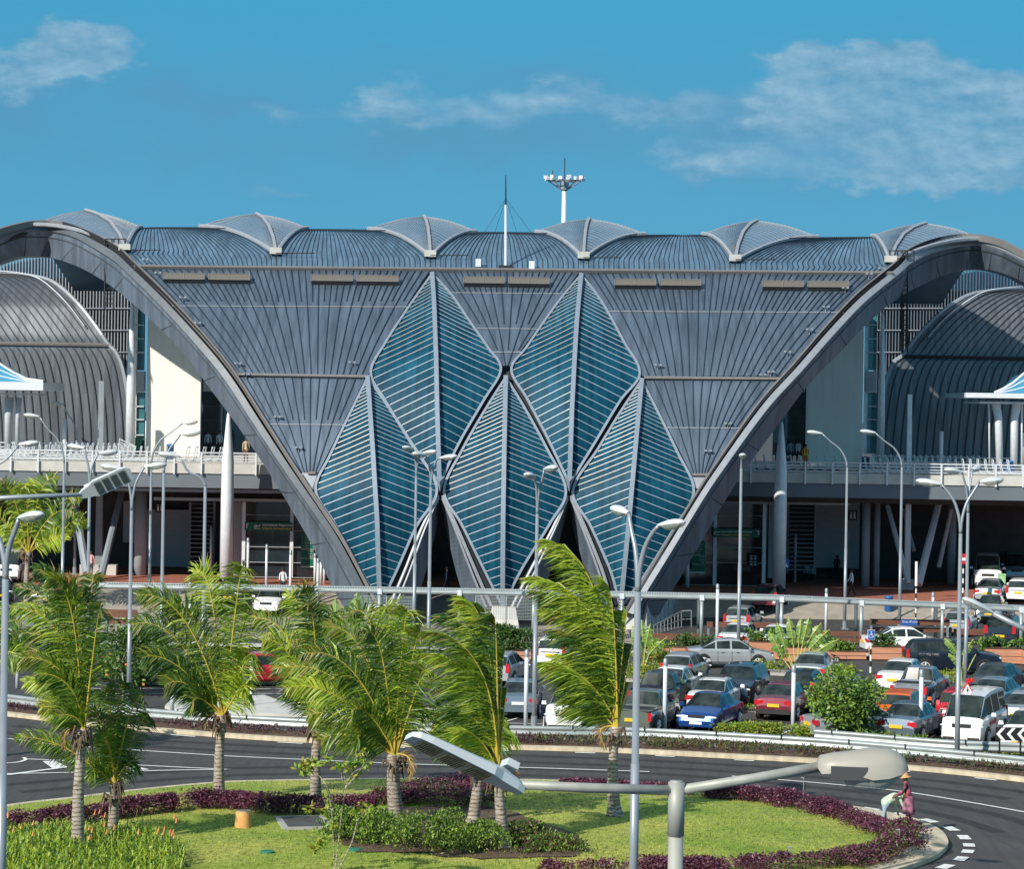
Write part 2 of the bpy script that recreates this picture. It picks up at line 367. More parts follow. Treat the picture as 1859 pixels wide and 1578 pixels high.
def part(mb,name,mats,parent=None,smooth=False,label=None):
    o=mb.build(name,mats,None,smooth)
    par=parent or TERM
    o.parent=par
    # geometry is written in world space: cancel the parents' offsets
    off=Vector((0,0,0)); q=par
    while q is not None: off+=Vector(q.location); q=q.parent
    o.location=-off if True else o.location
    if label: o['label']=label
    return o
LG=[(690,1112),(663,1061),(619,979),(578,917),(529,845),(477,765),(423,682),(374,621),(302,543),(241,484),(214,458),(181,439),(142,421),(103,410),(65,409),(39,412),(0,422),(-24,432)]
L2=[(674,1112),(647,1064),(604,984),(563,923),(514,852),(462,773),(409,692),(360,632),(290,555),(230,496),(205,474),(170,452),(137,434),(100,424),(62,421),(36,423),(-2,437),(-27,447)]
L3=[(630,1112),(604,1066),(567,990),(528,922),(483,849),(433,775),(380,703),(333,641),(263,570),(207,523),(181,505),(142,484),(103,470),(80,466),(58,465),(32,467),(-6,479),(-30,490)]
RG=[(1136,1116),(1166,1065),(1207,998),(1264,905),(1300,850),(1379,739),(1444,667),(1503,599),(1560,540),(1627,486),(1648,464),(1689,445),(1740,434),(1779,435),(1818,443),(1859,463),(1930,500)]
R2=[(1150,1118),(1180,1068),(1220,1003),(1276,911),(1312,857),(1392,747),(1456,676),(1514,610),(1570,551),(1634,498),(1655,480),(1693,460),(1742,448),(1778,446),(1815,455),(1855,474),(1925,512)]
R3=[(1196,1118),(1228,1062),(1266,998),(1305,930),(1345,866),(1413,772),(1470,697),(1530,635),(1588,575),(1640,536),(1668,521),(1705,503),(1745,491),(1775,488),(1808,492),(1850,508),(1915,548)]
def c2(P,n=110): return [(v.x,v.y) for v in catmull([(a,b,0) for a,b in P],n)]
def ysort(P): 
    q=sorted([(b,a) for a,b in P[:11]]); return q
def gutx(P):  # x of the gutter as a function of row (lower, monotone part)
    q=sorted([(b,a) for a,b in c2(P[:12],80)]); return lambda y: interp(q,y)
LGX,RGX=gutx(LG),gutx(RG)
def arch(C0,C2,C3,side):
    a,b,c=c2(C0),c2(C2),c2(C3); n=len(a)
    r0=[surf(*p,off=-.5) for p in a]; r1=[]
    s=-1 if side=='L' else 1
    e0=[surf(p[0]-s*2,p[1],off=.0) for p in a]; e1=[surf(p[0]-s*2,p[1],off=.35) for p in a]; e2=[surf(p[0]-s*7,p[1]+1,off=.35) for p in a]
    lip=[At(*p,surf(*a[i]).y-.1) for i,p in enumerate(b)]
    # gutter trough
    g=MB(); 
    def toward(P,Q,t): return [p.lerp(q,t) for p,q in zip(P,Q)]
    g.grid([[e1[i],r0[i],lip[i]+Vector((0,.5,-.3))] for i in range(n)])
    part(g,'gutter','gutter')
    tr=MB(); tr.grid([[e1[i],e2[i],e2[i]-Vector((0,0,.4))] for i in range(n)]); part(tr,'edge_flashing','trim_brown')
    # lip band
    l=MB(); m0=toward(lip,e0,.62)
    l.grid([[m0[i]+Vector((0,.5,-.2)),m0[i]+Vector((0,-.25,.15)),lip[i]+Vector((0,-.25,.1)),lip[i]] for i in range(n)]); part(l,'edge_lip','arch_lip' if side=='L' else 'trim')
    f=MB(); face=[At(*p,surf(*a[i]).y+1.6) for i,p in enumerate(c)]
    back=[p+Vector((0,1.6,0)) for p in face]; bk2=[surf(*a[i])+Vector((0,3.2,-1.2)) for i in range(n)]
    ml=toward(lip,face,.14)
    f.grid([[lip[i],ml[i]+Vector((0,-.06,0)),face[i],back[i],bk2[i]] for i in range(n)])
    o=part(f,'edge_arch','arch_face')
    # panel joints on the wide face
    for i in range(4,n-1,9):
        j=MB()
        nn=(face[i]-lip[i]).cross(Vector((face[i+1]-face[i]))).normalized()
        if nn.y>0: nn=-nn
        j.strip([ml[i],face[i]],.05,.03,nn); part(j,'panel_joint','vault_joint')
    # seam line along the face
    k=MB(); k.tube([lip[i].lerp(face[i],.2)+Vector((0,-.05,0)) for i in range(n)],.045,5); part(k,'seam','vault_joint')
arch(LG,L2,L3,'L'); arch(RG,R2,R3,'R')
# leaves ------------------------------------------------------
def poly(P): return lambda y: interp(sorted([(b,a) for a,b in P]),y)
LEAF={
 'A':dict(top=(785,497),bot=(799,884),L=[(785,497),(737,565),(700,622),(672,677),(697,727),(745,804),(799,884)],R=[(785,497),(822,537),(855,585),(888,632),(912,673),(880,730),(836,806),(799,884)],S=[(785,497),(789,567),(793,670),(795,760),(799,884)],wide=648),
 'B':dict(top=(1056,499),bot=(1034,884),L=[(1056,499),(1022,538),(987,585),(955,632),(927,673),(957,728),(997,805),(1034,884)],R=[(1056,499),(1095,550),(1135,622),(1164,680),(1128,730),(1082,806),(1034,884)],S=[(1056,499),(1047,603),(1043,667),(1038,760),(1034,884)],wide=650),
 'C':dict(top=(668,684),bot=(691,1104),L=[(668,684),(628,765),(598,828),(572,890),(607,952),(650,1028),(691,1104)],R=[(668,684),(706,738),(750,808),(796,889),(758,958),(725,1032),(691,1104)],S=[(668,684),(679,829),(687,950),(691,1104)],wide=860),
 'D':dict(top=(919,684),bot=(913,1106),L=[(919,684),(880,745),(838,818),(805,892),(838,955),(880,1040),(913,1106)],R=[(919,684),(955,742),(995,815),(1030,892),(1000,953),(952,1030),(913,1106)],S=[(919,684),(916,829),(914,950),(913,1106)],wide=862),
 'E':dict(top=(1166,689),bot=(1126,1108),L=[(1166,689),(1128,745),(1085,815),(1039,892),(1072,958),(1108,1040),(1126,1108)],R=[(1166,689),(1196,748),(1232,822),(1262,893),(1225,962),(1172,1046),(1126,1108)],S=[(1166,689),(1155,800),(1141,950),(1126,1108)],wide=865)}
LEAVES=[]
for key in 'ABCDE':
    d=LEAF[key]; fl,fr,fs=poly(d['L']),poly(d['R']),poly(d['S']); y0,y1=d['top'][1],d['bot'][1]
    lf=empty('glazed_leaf',(0,0,0)); lf.parent=TERM; lf.location=(0,-150,0); LEAVES.append(lf)
    lf.matrix_parent_inverse=Matrix.Identity(4)
    def LP(px,py,off=0,y0=y0,y1=y1,fl=fl,fr=fr,fs=fs):
        t=min(1,max(0,(py-y0)/(y1-y0))); xs=fs(py); w=(fl(py)-xs) if px<xs else (fr(py)-xs)
        u=0 if abs(w)<.5 else min(1,abs((px-xs)/w))
        return surf(px,py,off+1.05*math.sin(math.pi*t)**.8*(1-u))
    # rib rows along the spine
    ys=[]; y=y1-16
    while y>y0+6:
        ys.append(y)
        w=d['wide']
        y-= (15.2 if key in 'CDE' else 14.2) if y>w else max(4.6,lerp(5.0,11.5,(y-y0)/(w-y0)))
    m=.29
    def edge(yk,fe,xs,s):
        lo,hi=0,170
        for _ in range(30):
            q=(lo+hi)/2; X=xs+s*q; Yp=yk+m*q
            out=(Yp>=y1) or ((X<fe(Yp)) if s<0 else (X>fe(Yp)))
            if out: hi=q
            else: lo=q
        return xs+s*lo,yk+m*lo
    for s,fe in((-1,fl),(1,fr)):
        gl=MB(); rb=MB(); rows=[]
        for yk in [y1-1]+ys+[y0+2]:
            xs=fs(yk); xe,ye=edge(yk,fe,xs,s)
            if yk==y1-1: xe,ye=xs,yk
            rows.append([LP(lerp(xs,xe,q/6),lerp(yk,ye,q/6)) for q in range(7)])
            if yk in ys:
                big=yk>d['wide']
                rb.strip([LP(lerp(xs,xe,q/6),lerp(yk,ye,q/6)) for q in range(7)],.04 if big else .033,.04,snorm(xs,yk),0 if (big or s>0) else 1)
        if s>0: rows=[r[::-1] for r in rows]
        # close towards the edge corner: outline sheet just under the panes
        yy=[lerp(y0,y1,i/40) for i in range(41)]
        gl.grid(rows)
        gl.grid([[LP(lerp(fs(v),fe(v),q/6),v,-.07) for q in range(7)] for v in yy])
        part(gl,'glazing','leaf_glass',lf,True); part(rb,'glazing_bars',['leaf_rib','leaf_rib_warm'],lf)
    sp=MB(); sp.strip([LP(fs(v),v,.1) for v in [lerp(y0,y1,i/40) for i in range(41)]],.27,.12,Vector((0,-.9,.3)).normalized()); 
    part(sp,'spine','leaf_frame',lf)
    fb=MB()
    for P,s in((d['L'],1),(d['R'],-1)):
        Q=c2(P,50); Q=[(a+s*2,b) for a,b in Q]
        fb.strip([surf(a,b,.04) for a,b in Q],.15,.1,[snorm(a,b) for a,b in Q])
    part(fb,'edge_frame','leaf_frame',lf)
# dark backing under the joints between the leaves, and the trim beams beside them
for P in ([(672,672),(735,778),(800,893)],[(918,672),(860,778),(800,893)],[(918,672),(975,778),(1034,893)],[(1165,680),(1100,778),(1034,893)]):
    bk=MB(); Q=c2(P,20); bk.strip([surf(a,b,-.35) for a,b in Q],1.0,.1,[snorm(a,b) for a,b in Q]); part(bk,'joint_gutter','gutter')
for (a,b) in ((800,893),(1034,893)):
    nd=MB()
    p=surf(a,b-14,.25); nd.add([surf(a-9,b-24,.4),surf(a+9,b-24,.4),surf(a,b+4,.4),surf(a,b-10,1.0)],((0,1,3),(1,2,3),(2,0,3))); part(nd,'node_plate','leaf_frame')
# legs under the joints (faces of the shell seen beside each lower leaf)
def leg(inner,outer,shade):
    a,b=c2(inner,30),c2(outer,30); f=MB(); s=1 if outer[-1][0]>inner[-1][0] else -1
    A_=[surf(*p,off=-.2) for p in a]
    f.grid([[A_[i],At(lerp(a[i][0],b[i][0],.25),lerp(a[i][1],b[i][1],.25),A_[i].y+.3)] for i in range(31)],1)
    m1=[At(lerp(a[i][0],b[i][0],.25),lerp(a[i][1],b[i][1],.25),A_[i].y-.1) for i in range(31)]
    m2=[At(lerp(a[i][0],b[i][0],.42),lerp(a[i][1],b[i][1],.42),A_[i].y-.1) for i in range(31)]
    f.grid([[A_[i],m1[i],m2[i]] for i in range(31)],1)
    c=[At(*b[i],A_[i].y+1.7) for i in range(31)]
    f.grid([[m2[i],c[i],c[i]+Vector((0,3,0)),m1[i]+Vector((0,4,0))] for i in range(31)],0)
    l=MB(); l.tube([p+Vector((0,-.08,0)) for p in m1],.1,5); l.tube([p+Vector((0,-.08,0)) for p in m2],.07,5)
    o=part(f,'shell_leg',['arch_face','gutter']); part(l,'leg_trim','trim')
leg([(795,893),(757,960),(724,1034),(694,1098)],[(799,921),(791,966),(773,1040),(750,1110)],1)
leg([(806,893),(838,957),(879,1042),(907,1098)],[(801,921),(812,966),(829,1040),(851,1110)],0)
leg([(1029,894),(1000,955),(953,1032),(918,1098)],[(1034,921),(1022,962),(1000,1040),(968,1110)],1)
leg([(1039,894),(1072,960),(1107,1042),(1122,1098)],[(1035,921),(1046,975),(1066,1048),(1080,1110)],0)
# ribbed panels ------------------------------------------------
def quad_fit(f,a,b):
    m=(a+b)/2; ya,ym,yb=f(a),f(m),f(b)
    return lambda y: (lambda t: ya*(1-t)*(1-2*t)+ym*4*t*(1-t)+yb*t*(2*t-1))((y-a)/(b-a))
def panel(fl,fr,rows,n,halve,name='ribbed_roof',off=0):
    fl,fr=quad_fit(fl,rows[0],rows[-1]),quad_fit(fr,rows[0],rows[-1])
    """rows: list of photo rows from top to bottom; n ribs; halve: [(row,keep every k)]"""
    sh=MB(); rb=MB(); M=24
    sh.grid([[surf(lerp(fl(y),fr(y),j/M),y,off) for j in range(M+1)] for y in rows])
    o=part(sh,name,'clad')
    md=o.modifiers.new('thickness','SOLIDIFY'); md.thickness=.25; md.offset=1
    for k in range(1,n):
        end=rows[-1]
        for (yr,st) in halve:
            if k%st and yr<end: end=yr
        ys=[y for y in rows if y<=end]
        if len(ys)<2: continue
        P=[]
        for y in ys: P.append(surf(lerp(fl(y),fr(y),k/n),y,off))
        rb.strip(P,.05,.06,[snorm(lerp(fl(y),fr(y),k/n),y) for y in ys])
    part(rb,'standing_seams','rib_shaded',o).location=(0,0,0)
    return o
ALx,ARx,BLx,BRx,CLx,ERx=[poly(c2(LEAF[a][b],60)) for a,b in(('A','L'),('A','R'),('B','L'),('B','R'),('C','L'),('E','R'))]
def rows(a,b,n): return [lerp(a,b,i/n) for i in range(n+1)]
gl_y=lambda x: lerp(487,500,(x-240)/1360)
panel(lambda y:LGX(y)+5,lambda y:min(ALx(max(y,498))-3,781),rows(490,681,20),42,[(556,2)])
panel(lambda y:LGX(y)+5,lambda y:CLx(max(y,685))-3,rows(685,858,18),14,[(771,2)])
panel(lambda y:BRx(max(y,500))+3,lambda y:RGX(y)-5,rows(497,683,20),42,[(566,2)])
panel(lambda y:ERx(max(y,690))+3,lambda y:RGX(y)-5,rows(691,862,18),14,[(778,2)])
panel(lambda y:ARx(max(y,498))+3,lambda y:BLx(max(y,500))-3,rows(494,664,18),22,[(532,2),(597,4),(640,8)])
# small closing plates at the lower corners
for q in (((577,860),(568,886),(548,858),(560,880)),((1256,864),(1264,888),(1287,862),(1275,884))):
    cp=MB(); cp.add([surf(*p) for p in q],((0,1,3,2),)); part(cp,'corner_plate','trim')
# gutter lines across the panels, pan joints
def hline(x0,y0,x1,y1,w,h,name='cross_gutter',m='trim_brown'):
    mb=MB(); off=0; mi=0
    P=[(lerp(x0,x1,i/12),lerp(y0,y1,i/12)) for i in range(13)]
    mb.strip([surf(a,b,off) for a,b in P],w,h,[snorm(a,b) for a,b in P],mi); part(mb,name,m)
hline(244,487,1622,499,.22,.2); hline(432,682,664,686,.18,.18); hline(1170,688,1424,690,.18,.18)
hline(574,860,560,860,.15,.15); hline(1257,863,1290,863,.15,.15)
for (a,b,c,d) in ((313,556,752,558),(487,771,632,772),(1095,566,1533,568),(1207,777,1352,778),(822,532,1022,534),(866,597,975,598),(888,640,948,640)):
    hline(a,b,c,d,.05,.05,'pan_joint','trim')
# ventilation louvres
for (xa,xb,y0,dy) in ((298,455,509,2),(566,724,512,2),(843,998,516,2),(1117,1273,520,1),(1385,1541,523,1)):
    for (u,v) in ((0,.475),(.525,1)):
        lb=MB(); fr_=MB()
        x0,x1=lerp(xa,xb,u),lerp(xa,xb,v); ya,yb=y0+dy*u,y0+dy*v
        a,b,c,d=surf(x0,ya-3.5,.4),surf(x1,yb-3.5,.4),surf(x1,yb+4.5,.3),surf(x0,ya+4.5,.3)
        lb.quad(d,c,b,a)
        lv=part(lb,'roof_louvre','louvre')
        for (p,q) in((a,b),(b,c),(c,d),(d,a),((a+b)/2,(c+d)/2)): fr_.tube([p,q],.035,4)
        part(fr_,'louvre_frame','trim_brown',lv).location=(0,0,0)
        cu=MB()
        for (p,q,pp,pq) in ((a,b,(x0,ya-4.5),(x1,yb-4.5)),(d,c,(x0,ya+5),(x1,yb+5)),(a,d,(x0,ya-4.5),(x0,ya+5)),(b,c,(x1,yb-4.5),(x1,yb+5))):
            cu.quad(p,q,surf(*pq),surf(*pp))
        part(cu,'louvre_curb','gutter',lv).location=(0,0,0)
# barrel above the gutter and its six skylight hoods ------------
BUMP=[(155,384,60,410,258,414,228,458),(465,390,362,413,560,416,502,464),(770,394,668,418,866,422,782,469),(1070,399,972,423,1173,427,1060,472),(1375,402,1275,427,1486,432,1335,477),(1682,407,1583,430,1785,436,1617,479)]
gW=[(0,0),(.1,.12),(.56,.36),(.87,.6),(.99,.8),(1,1)]; gI=[(b,a) for a,b in gW]
def arcpt(bp,side,t):   # t 0 apex .. 1 ridge, by height
    px,py,lx,ly,rx,ry,ax,ay=bp; ex,ey=(lx,ly) if side<0 else (rx,ry)
    w=1-(1-t)**(1/2.1)
    return lerp(ax,ex,w),lerp(ay,ey,t)
def arcx(bp,side):
    Q=sorted([(arcpt(bp,side,i/40)[1],arcpt(bp,side,i/40)[0]) for i in range(41)]); return lambda y: interp(Q,y)
TT=[0,.1,.25,.4,.55,.7,.8,.88,.94,.98,1.0]
for i in range(-1,6):
    lb=BUMP[i] if i>=0 else None; rb_=BUMP[i+1] if i<5 else None
    if lb and rb_:
        fl,fr=arcx(lb,1),arcx(rb_,-1); xa,xb=lb[6],rb_[6]; top=(lb[5]+rb_[3])/2; n=30
    elif rb_: continue
    else: continue
    bot=gl_y((xa+xb)/2)
    ya_=(lb[7]+rb_[7])/2
    ys=[lerp(top-.5,ya_,(q/18)**1.8) for q in range(19)]+rows(ya_,bot,3)[1:]
    flf=lambda y,fl=fl,xa=xa: max(fl(y),xa) if y<lb[7] else xa
    frf=lambda y,fr=fr,xb=xb: min(fr(y),xb) if y<rb_[7] else xb
    if i==0: flf=lambda y: max(arcx(BUMP[0],1)(y) if y<458 else 0, LGX(y)+4)
    if i==4: frf=lambda y: min(arcx(BUMP[5],-1)(y) if y<479 else 9999, RGX(y)-4)
    sh=MB(); M=16
    rws=[[surf(lerp(flf(y),frf(y),j/M),y) for j in range(M+1)] for y in ys]
    last=[ (p.x,p.y) for p in rws[0]]; tailrows=[]
    for dphi in (.15,.4,.8,1.2,1.6):
        ph=min(math.pi,math.pi/2*.94+dphi); tailrows.insert(0,[Vector((x,prof(ph).y,prof(ph).z)) for x,_ in last])
    sh.grid(tailrows+rws)
    o=part(sh,'barrel_roof','clad_top',None,True)
    sm=MB()
    for k in range(0,n+1):
        P=[(lerp(flf(y),frf(y),k/n),y) for y in ys]
        sm.strip([surf(a,b) for a,b in P],.035,.045,[snorm(a,b) for a,b in P])
    part(sm,'standing_seams','rib_shaded',o).location=(0,0,0)
    rl=MB(); yl=lerp(top,ya_,.22); P=[(lerp(flf(yl),frf(yl),k/20),yl) for k in range(2,19)]
    rl.tube([surf(a,b,.35) for a,b in P],.035,4)
    yl=ya_+2; P=[(lerp(flf(yl),frf(yl),k/20),yl) for k in list(range(0,6))]; rl.tube([surf(a,b,.35) for a,b in P],.03,4)
    part(rl,'safety_rail','gutter',o).location=(0,0,0)
YR=prof(math.pi/2*.95).y
for bi,bp in enumerate(BUMP):
    px,py,lx,ly,rx,ry,ax,ay=bp
    hd=empty('skylight_hood',(0,-150,0)); hd.parent=TERM
    Ls=[surf(*arcpt(bp,-1,t)) for t in TT]; Rs=[surf(*arcpt(bp,1,t)) for t in TT]
    A0=surf(ax,ay)
    sp=[]
    for t in TT:
        # spine leans from the apex up to the peak, bowed outwards
        w=interp([(0,0),(.35,.1),(.7,.35),(.9,.66),(1,1)],t)
        sp.append(At(lerp(ax,px,w),lerp(ay,py,t),lerp(A0.y,YR+3,t**1.1)-.6*math.sin(math.pi*t)))
    pk=sp[-1]
    for s,E in((-1,Ls),(1,Rs)):
        NQ=14; g=[]; 
        for k in range(len(TT)):
            row=[]
            for j in range(NQ+1):
                q=j/NQ; p=E[k].lerp(sp[k],q); row.append(p+Vector((0,-.1,.17))*math.sin(math.pi*q)*TT[k])
            g.append(row if s<0 else row[::-1])
        m=MB(); m.grid(g); part(m,'skin','skylight',hd,True)
        b=MB()
        # fine mesh of glazing bars
        def P3(u,v):   # u along height, v across
            k=u*(len(TT)-1); i=min(int(k),len(TT)-2); f=k-i; a=g[i]; c=g[i+1]; w=v*NQ; j=min(int(w),NQ-1); h=w-j
            return a[j].lerp(a[j+1],h).lerp(c[j].lerp(c[j+1],h),f)+Vector((0,-.05,.05))
        for k in range(1,22): b.tube([P3(k/22,j/6) for j in range(7)],.013,3,cap=False)
        for j in range(1,16): b.tube([P3(i/10,j/16) for i in range(11)],.011,3,cap=False)
        part(b,'glazing_bars','skylight_bar',hd)
        fr_=MB(); fr_.tube([p+Vector((0,-.1,.1)) for p in E],.14,6); part(fr_,'edge_tube','trim',hd)
        tp=MB(); tp.tube([g[-1][j] for j in range(NQ+1)],.07,5)
        part(tp,'crest_tube','skylight_bar',hd)
        # far side of the hood, out of sight from the front
        fs=MB(); crest=g[-1]
        fs.grid([crest,[p+Vector((0,5,-1.2)) for p in crest],[Vector((p.x,YR+14,PB-4)) for p in crest]]); part(fs,'far_skin','skylight',hd,True)
    st=MB(); st.strip([p+Vector((0,-.1,.1)) for p in sp],.2,.12,Vector((0,-.8,.6))); 
    part(st,'spine','trim',hd)
    ap=MB(); ap.box(surf(ax,ay-1,.3),(.75,.5,.42)); part(ap,'apex_block','concrete_light',hd)
# foundation blocks under the leaf tips
for (x0,x1,xt0,xt1,yt) in ((652,735,668,716,1106),(885,944,899,928,1116),(1096,1160,1108,1150,1112)):
    fb=MB(); a=G((x0+x1)/2,1143); w=(x1-x0)/2*a.y/F
    fb.box((a.x,a.y+2,.62),(w*2,4.5,1.3),0,None,.72); part(fb,'footing','concrete_light')
# ---------------------------------------------------------------- hall behind and below the shell
def wbox(mb,x0,y0,x1,y1,Y,th=.3,mi=0):
    a=At(x0,y0,Y); b=At(x1,y1,Y); mb.bbox((a.x,Y,a.z),(b.x,Y+th,b.z),mi); return mb
DK=166.0
def side(s):
    X=(lambda v:v) if s<0 else (lambda v:1859-v)
    return X
# lattice screens under the arches
for (fx,xa,xb) in (([(-30,505),(0,480),(65,466),(103,472),(142,486),(181,507),(207,525),(236,552),(262,575)],-30,246),([(1588,572),(1604,563),(1648,533),(1689,512),(1728,499),(1766,491),(1805,494),(1859,514),(1890,530)],1588,1890)):
    Y=196; g=MB(); n=60
    top=[At(lerp(xa,xb,i/n),interp(fx,lerp(xa,xb,i/n))-12,Y) for i in range(n+1)]
    g.grid([top,[Vector((p.x,Y,11)) for p in top]]); 
    o=part(g,'screen_glass','glass_blue')
    sl=MB(); L_=a=None
    k=0; x=xa
    while x<xb:
        t=At(x,interp(fx,x)-10,Y-.5); sl.bbox((t.x-.035,Y-.7,11),(t.x+.035,Y-.4,t.z)); x+=5.6
    part(sl,'screen_fins','trim' if xa<0 else 'arch_face',o).location=(0,0,0)
    h=MB()
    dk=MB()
    # dark sheet filling the gaps behind the fins
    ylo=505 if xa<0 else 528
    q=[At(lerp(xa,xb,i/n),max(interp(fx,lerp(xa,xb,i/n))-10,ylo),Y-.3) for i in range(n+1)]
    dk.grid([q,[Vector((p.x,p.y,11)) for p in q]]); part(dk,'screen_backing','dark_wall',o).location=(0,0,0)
    for yy in (560,600,640): 
        h.tube([At(xa,yy,Y-.8),At(xb,yy,Y-.8)],.05,4)
    part(h,'screen_rail','trim',o).location=(0,0,0)
# lower vaults left and right
def vault(edge,xshift,sgn,seamY):
    """edge: photo polyline from deck up to the crest; nested copies to the side make the shell"""
    E=c2(edge,40); shell=MB(); jt=MB(); N=20; rowsv=[]
    def P(i,k):
        x,y=E[i]; t=i/40
        Y=182+interp([(0,0),(.42,.3),(.55,1.2),(1,9)],t)
        p=At(x,y,Y); 
        d=xshift*k
        return Vector((p.x+sgn*d*.04*0+sgn*d,p.y,p.z+ .035*d*max(0,t-.4)))
    cols=[[P(i,k) for i in range(41)] for k in range(N)]
    shell.grid(cols if sgn>0 else cols[::-1])
    # side cheek
    o=part(shell,'vault_roof','vault',None,True)
    for k in range(N):
        nn=Vector((-.0,-1,.25))
        up=[P(i,k) for i in range(41)]
        jt.strip(up,.07,.09 if 1 else 0,[Vector((0,-1,interp([(0,0),(20,.3),(40,1)],i))).normalized() for i in range(41)])
    part(jt,'standing_seams','vault_joint',o).location=(0,0,0)
    ed=MB(); ed.tube([P(i,0)+Vector((0,-.05,0)) for i in range(41)],.16,6); part(ed,'edge_trim','trim',o).location=(0,0,0)
    sm=MB(); i=min(range(41),key=lambda i:abs(E[i][1]-seamY)); sm.tube([P(i,k)+Vector((0,-.1,0)) for k in range(N)],.13,5)
    part(sm,'cross_gutter','trim_brown' if sgn<0 else 'gutter',o).location=(0,0,0)
    rl=MB(); rl.tube([P(i,2)+Vector((-.2*sgn,-.3,.2)) for i in range(18,41)],.04,4); part(rl,'safety_rail','white_metal',o).location=(0,0,0)
    ck=MB(); ck.grid([[P(i,0) for i in range(41)],[P(i,0)+Vector((0,.8,0)) for i in range(41)]]); part(ck,'side_cheek','vault_joint',o).location=(0,0,0)
vault([(240,824),(237,760),(231,705),(223,665),(212,640),(197,624),(175,592),(148,557),(120,529),(95,511),(70,503),(40,499),(10,498),(-40,500)],.58,-1,627)
vault([(1590,838),(1596,770),(1604,715),(1613,680),(1624,657),(1640,645),(1665,612),(1700,575),(1735,549),(1765,534),(1800,528),(1830,526),(1860,527),(1900,530)],.58,1,648)
# cylindrical columns, white walls, window strips beside them
for (x0,x1,yt,yb,Y,nm) in ((228,246,546,828,175,0),(1592,1606,566,844,175,0)):
    c=MB(); a=At((x0+x1)/2,yb,Y); t=At((x0+x1)/2,yt,Y); r=(x1-x0)/2*Y/F
    c.tube([a,Vector((a.x,Y,lerp(a.z,t.z,.45))),Vector((a.x,Y,lerp(a.z,t.z,.97))),Vector((a.x,Y,t.z))],[r*1.0,r*.95,r*.45,r*.3],16); part(c,'hall_column','white_metal',None,True)
for s,(wx0,wx1,sx0,sx1,bx0,bx1,ytop) in ((-1,(265,368,246,262,370,412,520)),(1,(1464,1570,1573,1592,1405,1462,540))):
    w=MB(); a=At(min(wx0,wx1),825,176); b=At(max(wx0,wx1),ytop,176); 
    w.bbox((a.x,176,9.1),(b.x,176.5,b.z))
    part(w,'white_wall','white_wall')
    g=MB(); wbox(g,sx0,ytop,sx1,672,176.6); wbox(g,sx0,712,sx1,824,176.6)
    gp=part(g,'window_strip','glass_teal')
    m=MB()
    for yy in (590,615,640,672,712,738,762,790): wbox(m,sx0,yy-1,sx1,yy+1,176.4,.15)
    wbox(m,sx0-1,ytop,sx0+1,822,176.4,.15)
    part(m,'mullions','white_metal',gp).location=(0,0,0)
    sl=MB(); wbox(sl,sx0,674,sx1,711,176.2,.8); part(sl,'spandrel','wall_grey')
    d=MB(); wbox(d,bx0,714,bx1+(60 if s<0 else 0),828,182); dg=part(d,'doorway_glazing','glass_dark')
    m=MB(); q0,q1=(bx0,bx1+55) if s<0 else (bx0-30,bx1)
    for yy in (738,764,792): wbox(m,q0,yy-.7,q1,yy+.7,181.8,.12)
    for xx in ((403,) if s<0 else (1427,)): wbox(m,xx-.7,714,xx+.7,828,181.8,.12)
    part(m,'mullions','trim',dg).location=(0,0,0)
    q=MB(); wbox(q,bx0,672,bx1+(30 if s<0 else 0),712,181); part(q,'lintel','wall_grey')
# deck: slab, parapet, fascia, railing
for (a,b) in ((-42,-12.5),(13.5,42)):
    dk=MB(); dk.add([(a,DK,8.95),(b,DK,8.95),(b,182,9.43),(a,182,9.43),(a,DK,8.3),(b,DK,8.3),(b,182,8.3),(a,182,8.3)],((0,1,2,3),(7,6,5,4),(3,2,6,7),(1,5,6,2),(0,3,7,4)))
    part(dk,'deck_slab','concrete_light')
for (a,b) in ((-42,-12.5),(13.5,42)):
    p=MB(); p.bbox((a,DK-.25,8.36),(b,DK,9.0)); part(p,'deck_kerb','concrete_light')
    f=MB(); f.bbox((a,DK-.15,7.42),(b,DK+.3,8.36)); part(f,'deck_fascia','fascia')
    r=MB()
    for z,rr in((9.72,.045),(9.52,.03),(9.32,.03),(9.14,.03)): r.tube([(a,DK-.3,z),(b,DK-.3,z)],rr,5)
    x=a+.4
    while x<b: r.bbox((x-.05,DK-.42,8.3),(x+.05,DK-.3,9.75)); x+=1.78
    part(r,'deck_railing','white_metal')
for (xa,xb) in ((0,232),(1585,1835)):
    r=MB(); a=At(xa,800,173.6).x; b=At(xb,800,173.6).x
    for z in (10.05,9.75,9.45): r.tube([(a,173.6,z),(b,173.6,z)],.035,5)
    x=a
    while x<b: r.bbox((x-.04,173.6,9.1),(x+.04,173.68,10.07)); x+=1.7
    part(r,'inner_railing','white_metal')
# under the deck: soffit edge bands, walls, struts
u=MB(); u.bbox((-42,DK+.8,7.1),(-12,DK+1.2,7.3)); part(u,'soffit_edge','trim')
for q in ((1150,893,1545,900),(270,888,560,893)): u=MB(); wbox(u,*q,167); part(u,'soffit_edge','trim')
for q in ((280,903,575,913),(1280,903,1545,918)): u=MB(); wbox(u,*q,169,.5); part(u,'door_canopy','wall_grey')
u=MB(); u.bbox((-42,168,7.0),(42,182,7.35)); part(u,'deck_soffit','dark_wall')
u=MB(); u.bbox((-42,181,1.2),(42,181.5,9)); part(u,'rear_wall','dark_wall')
for q in ((264,925,345,1030),(1480,912,1560,1032),(225,910,245,985)): u=MB(); wbox(u,*q,180); part(u,'service_wall','wall_grey')
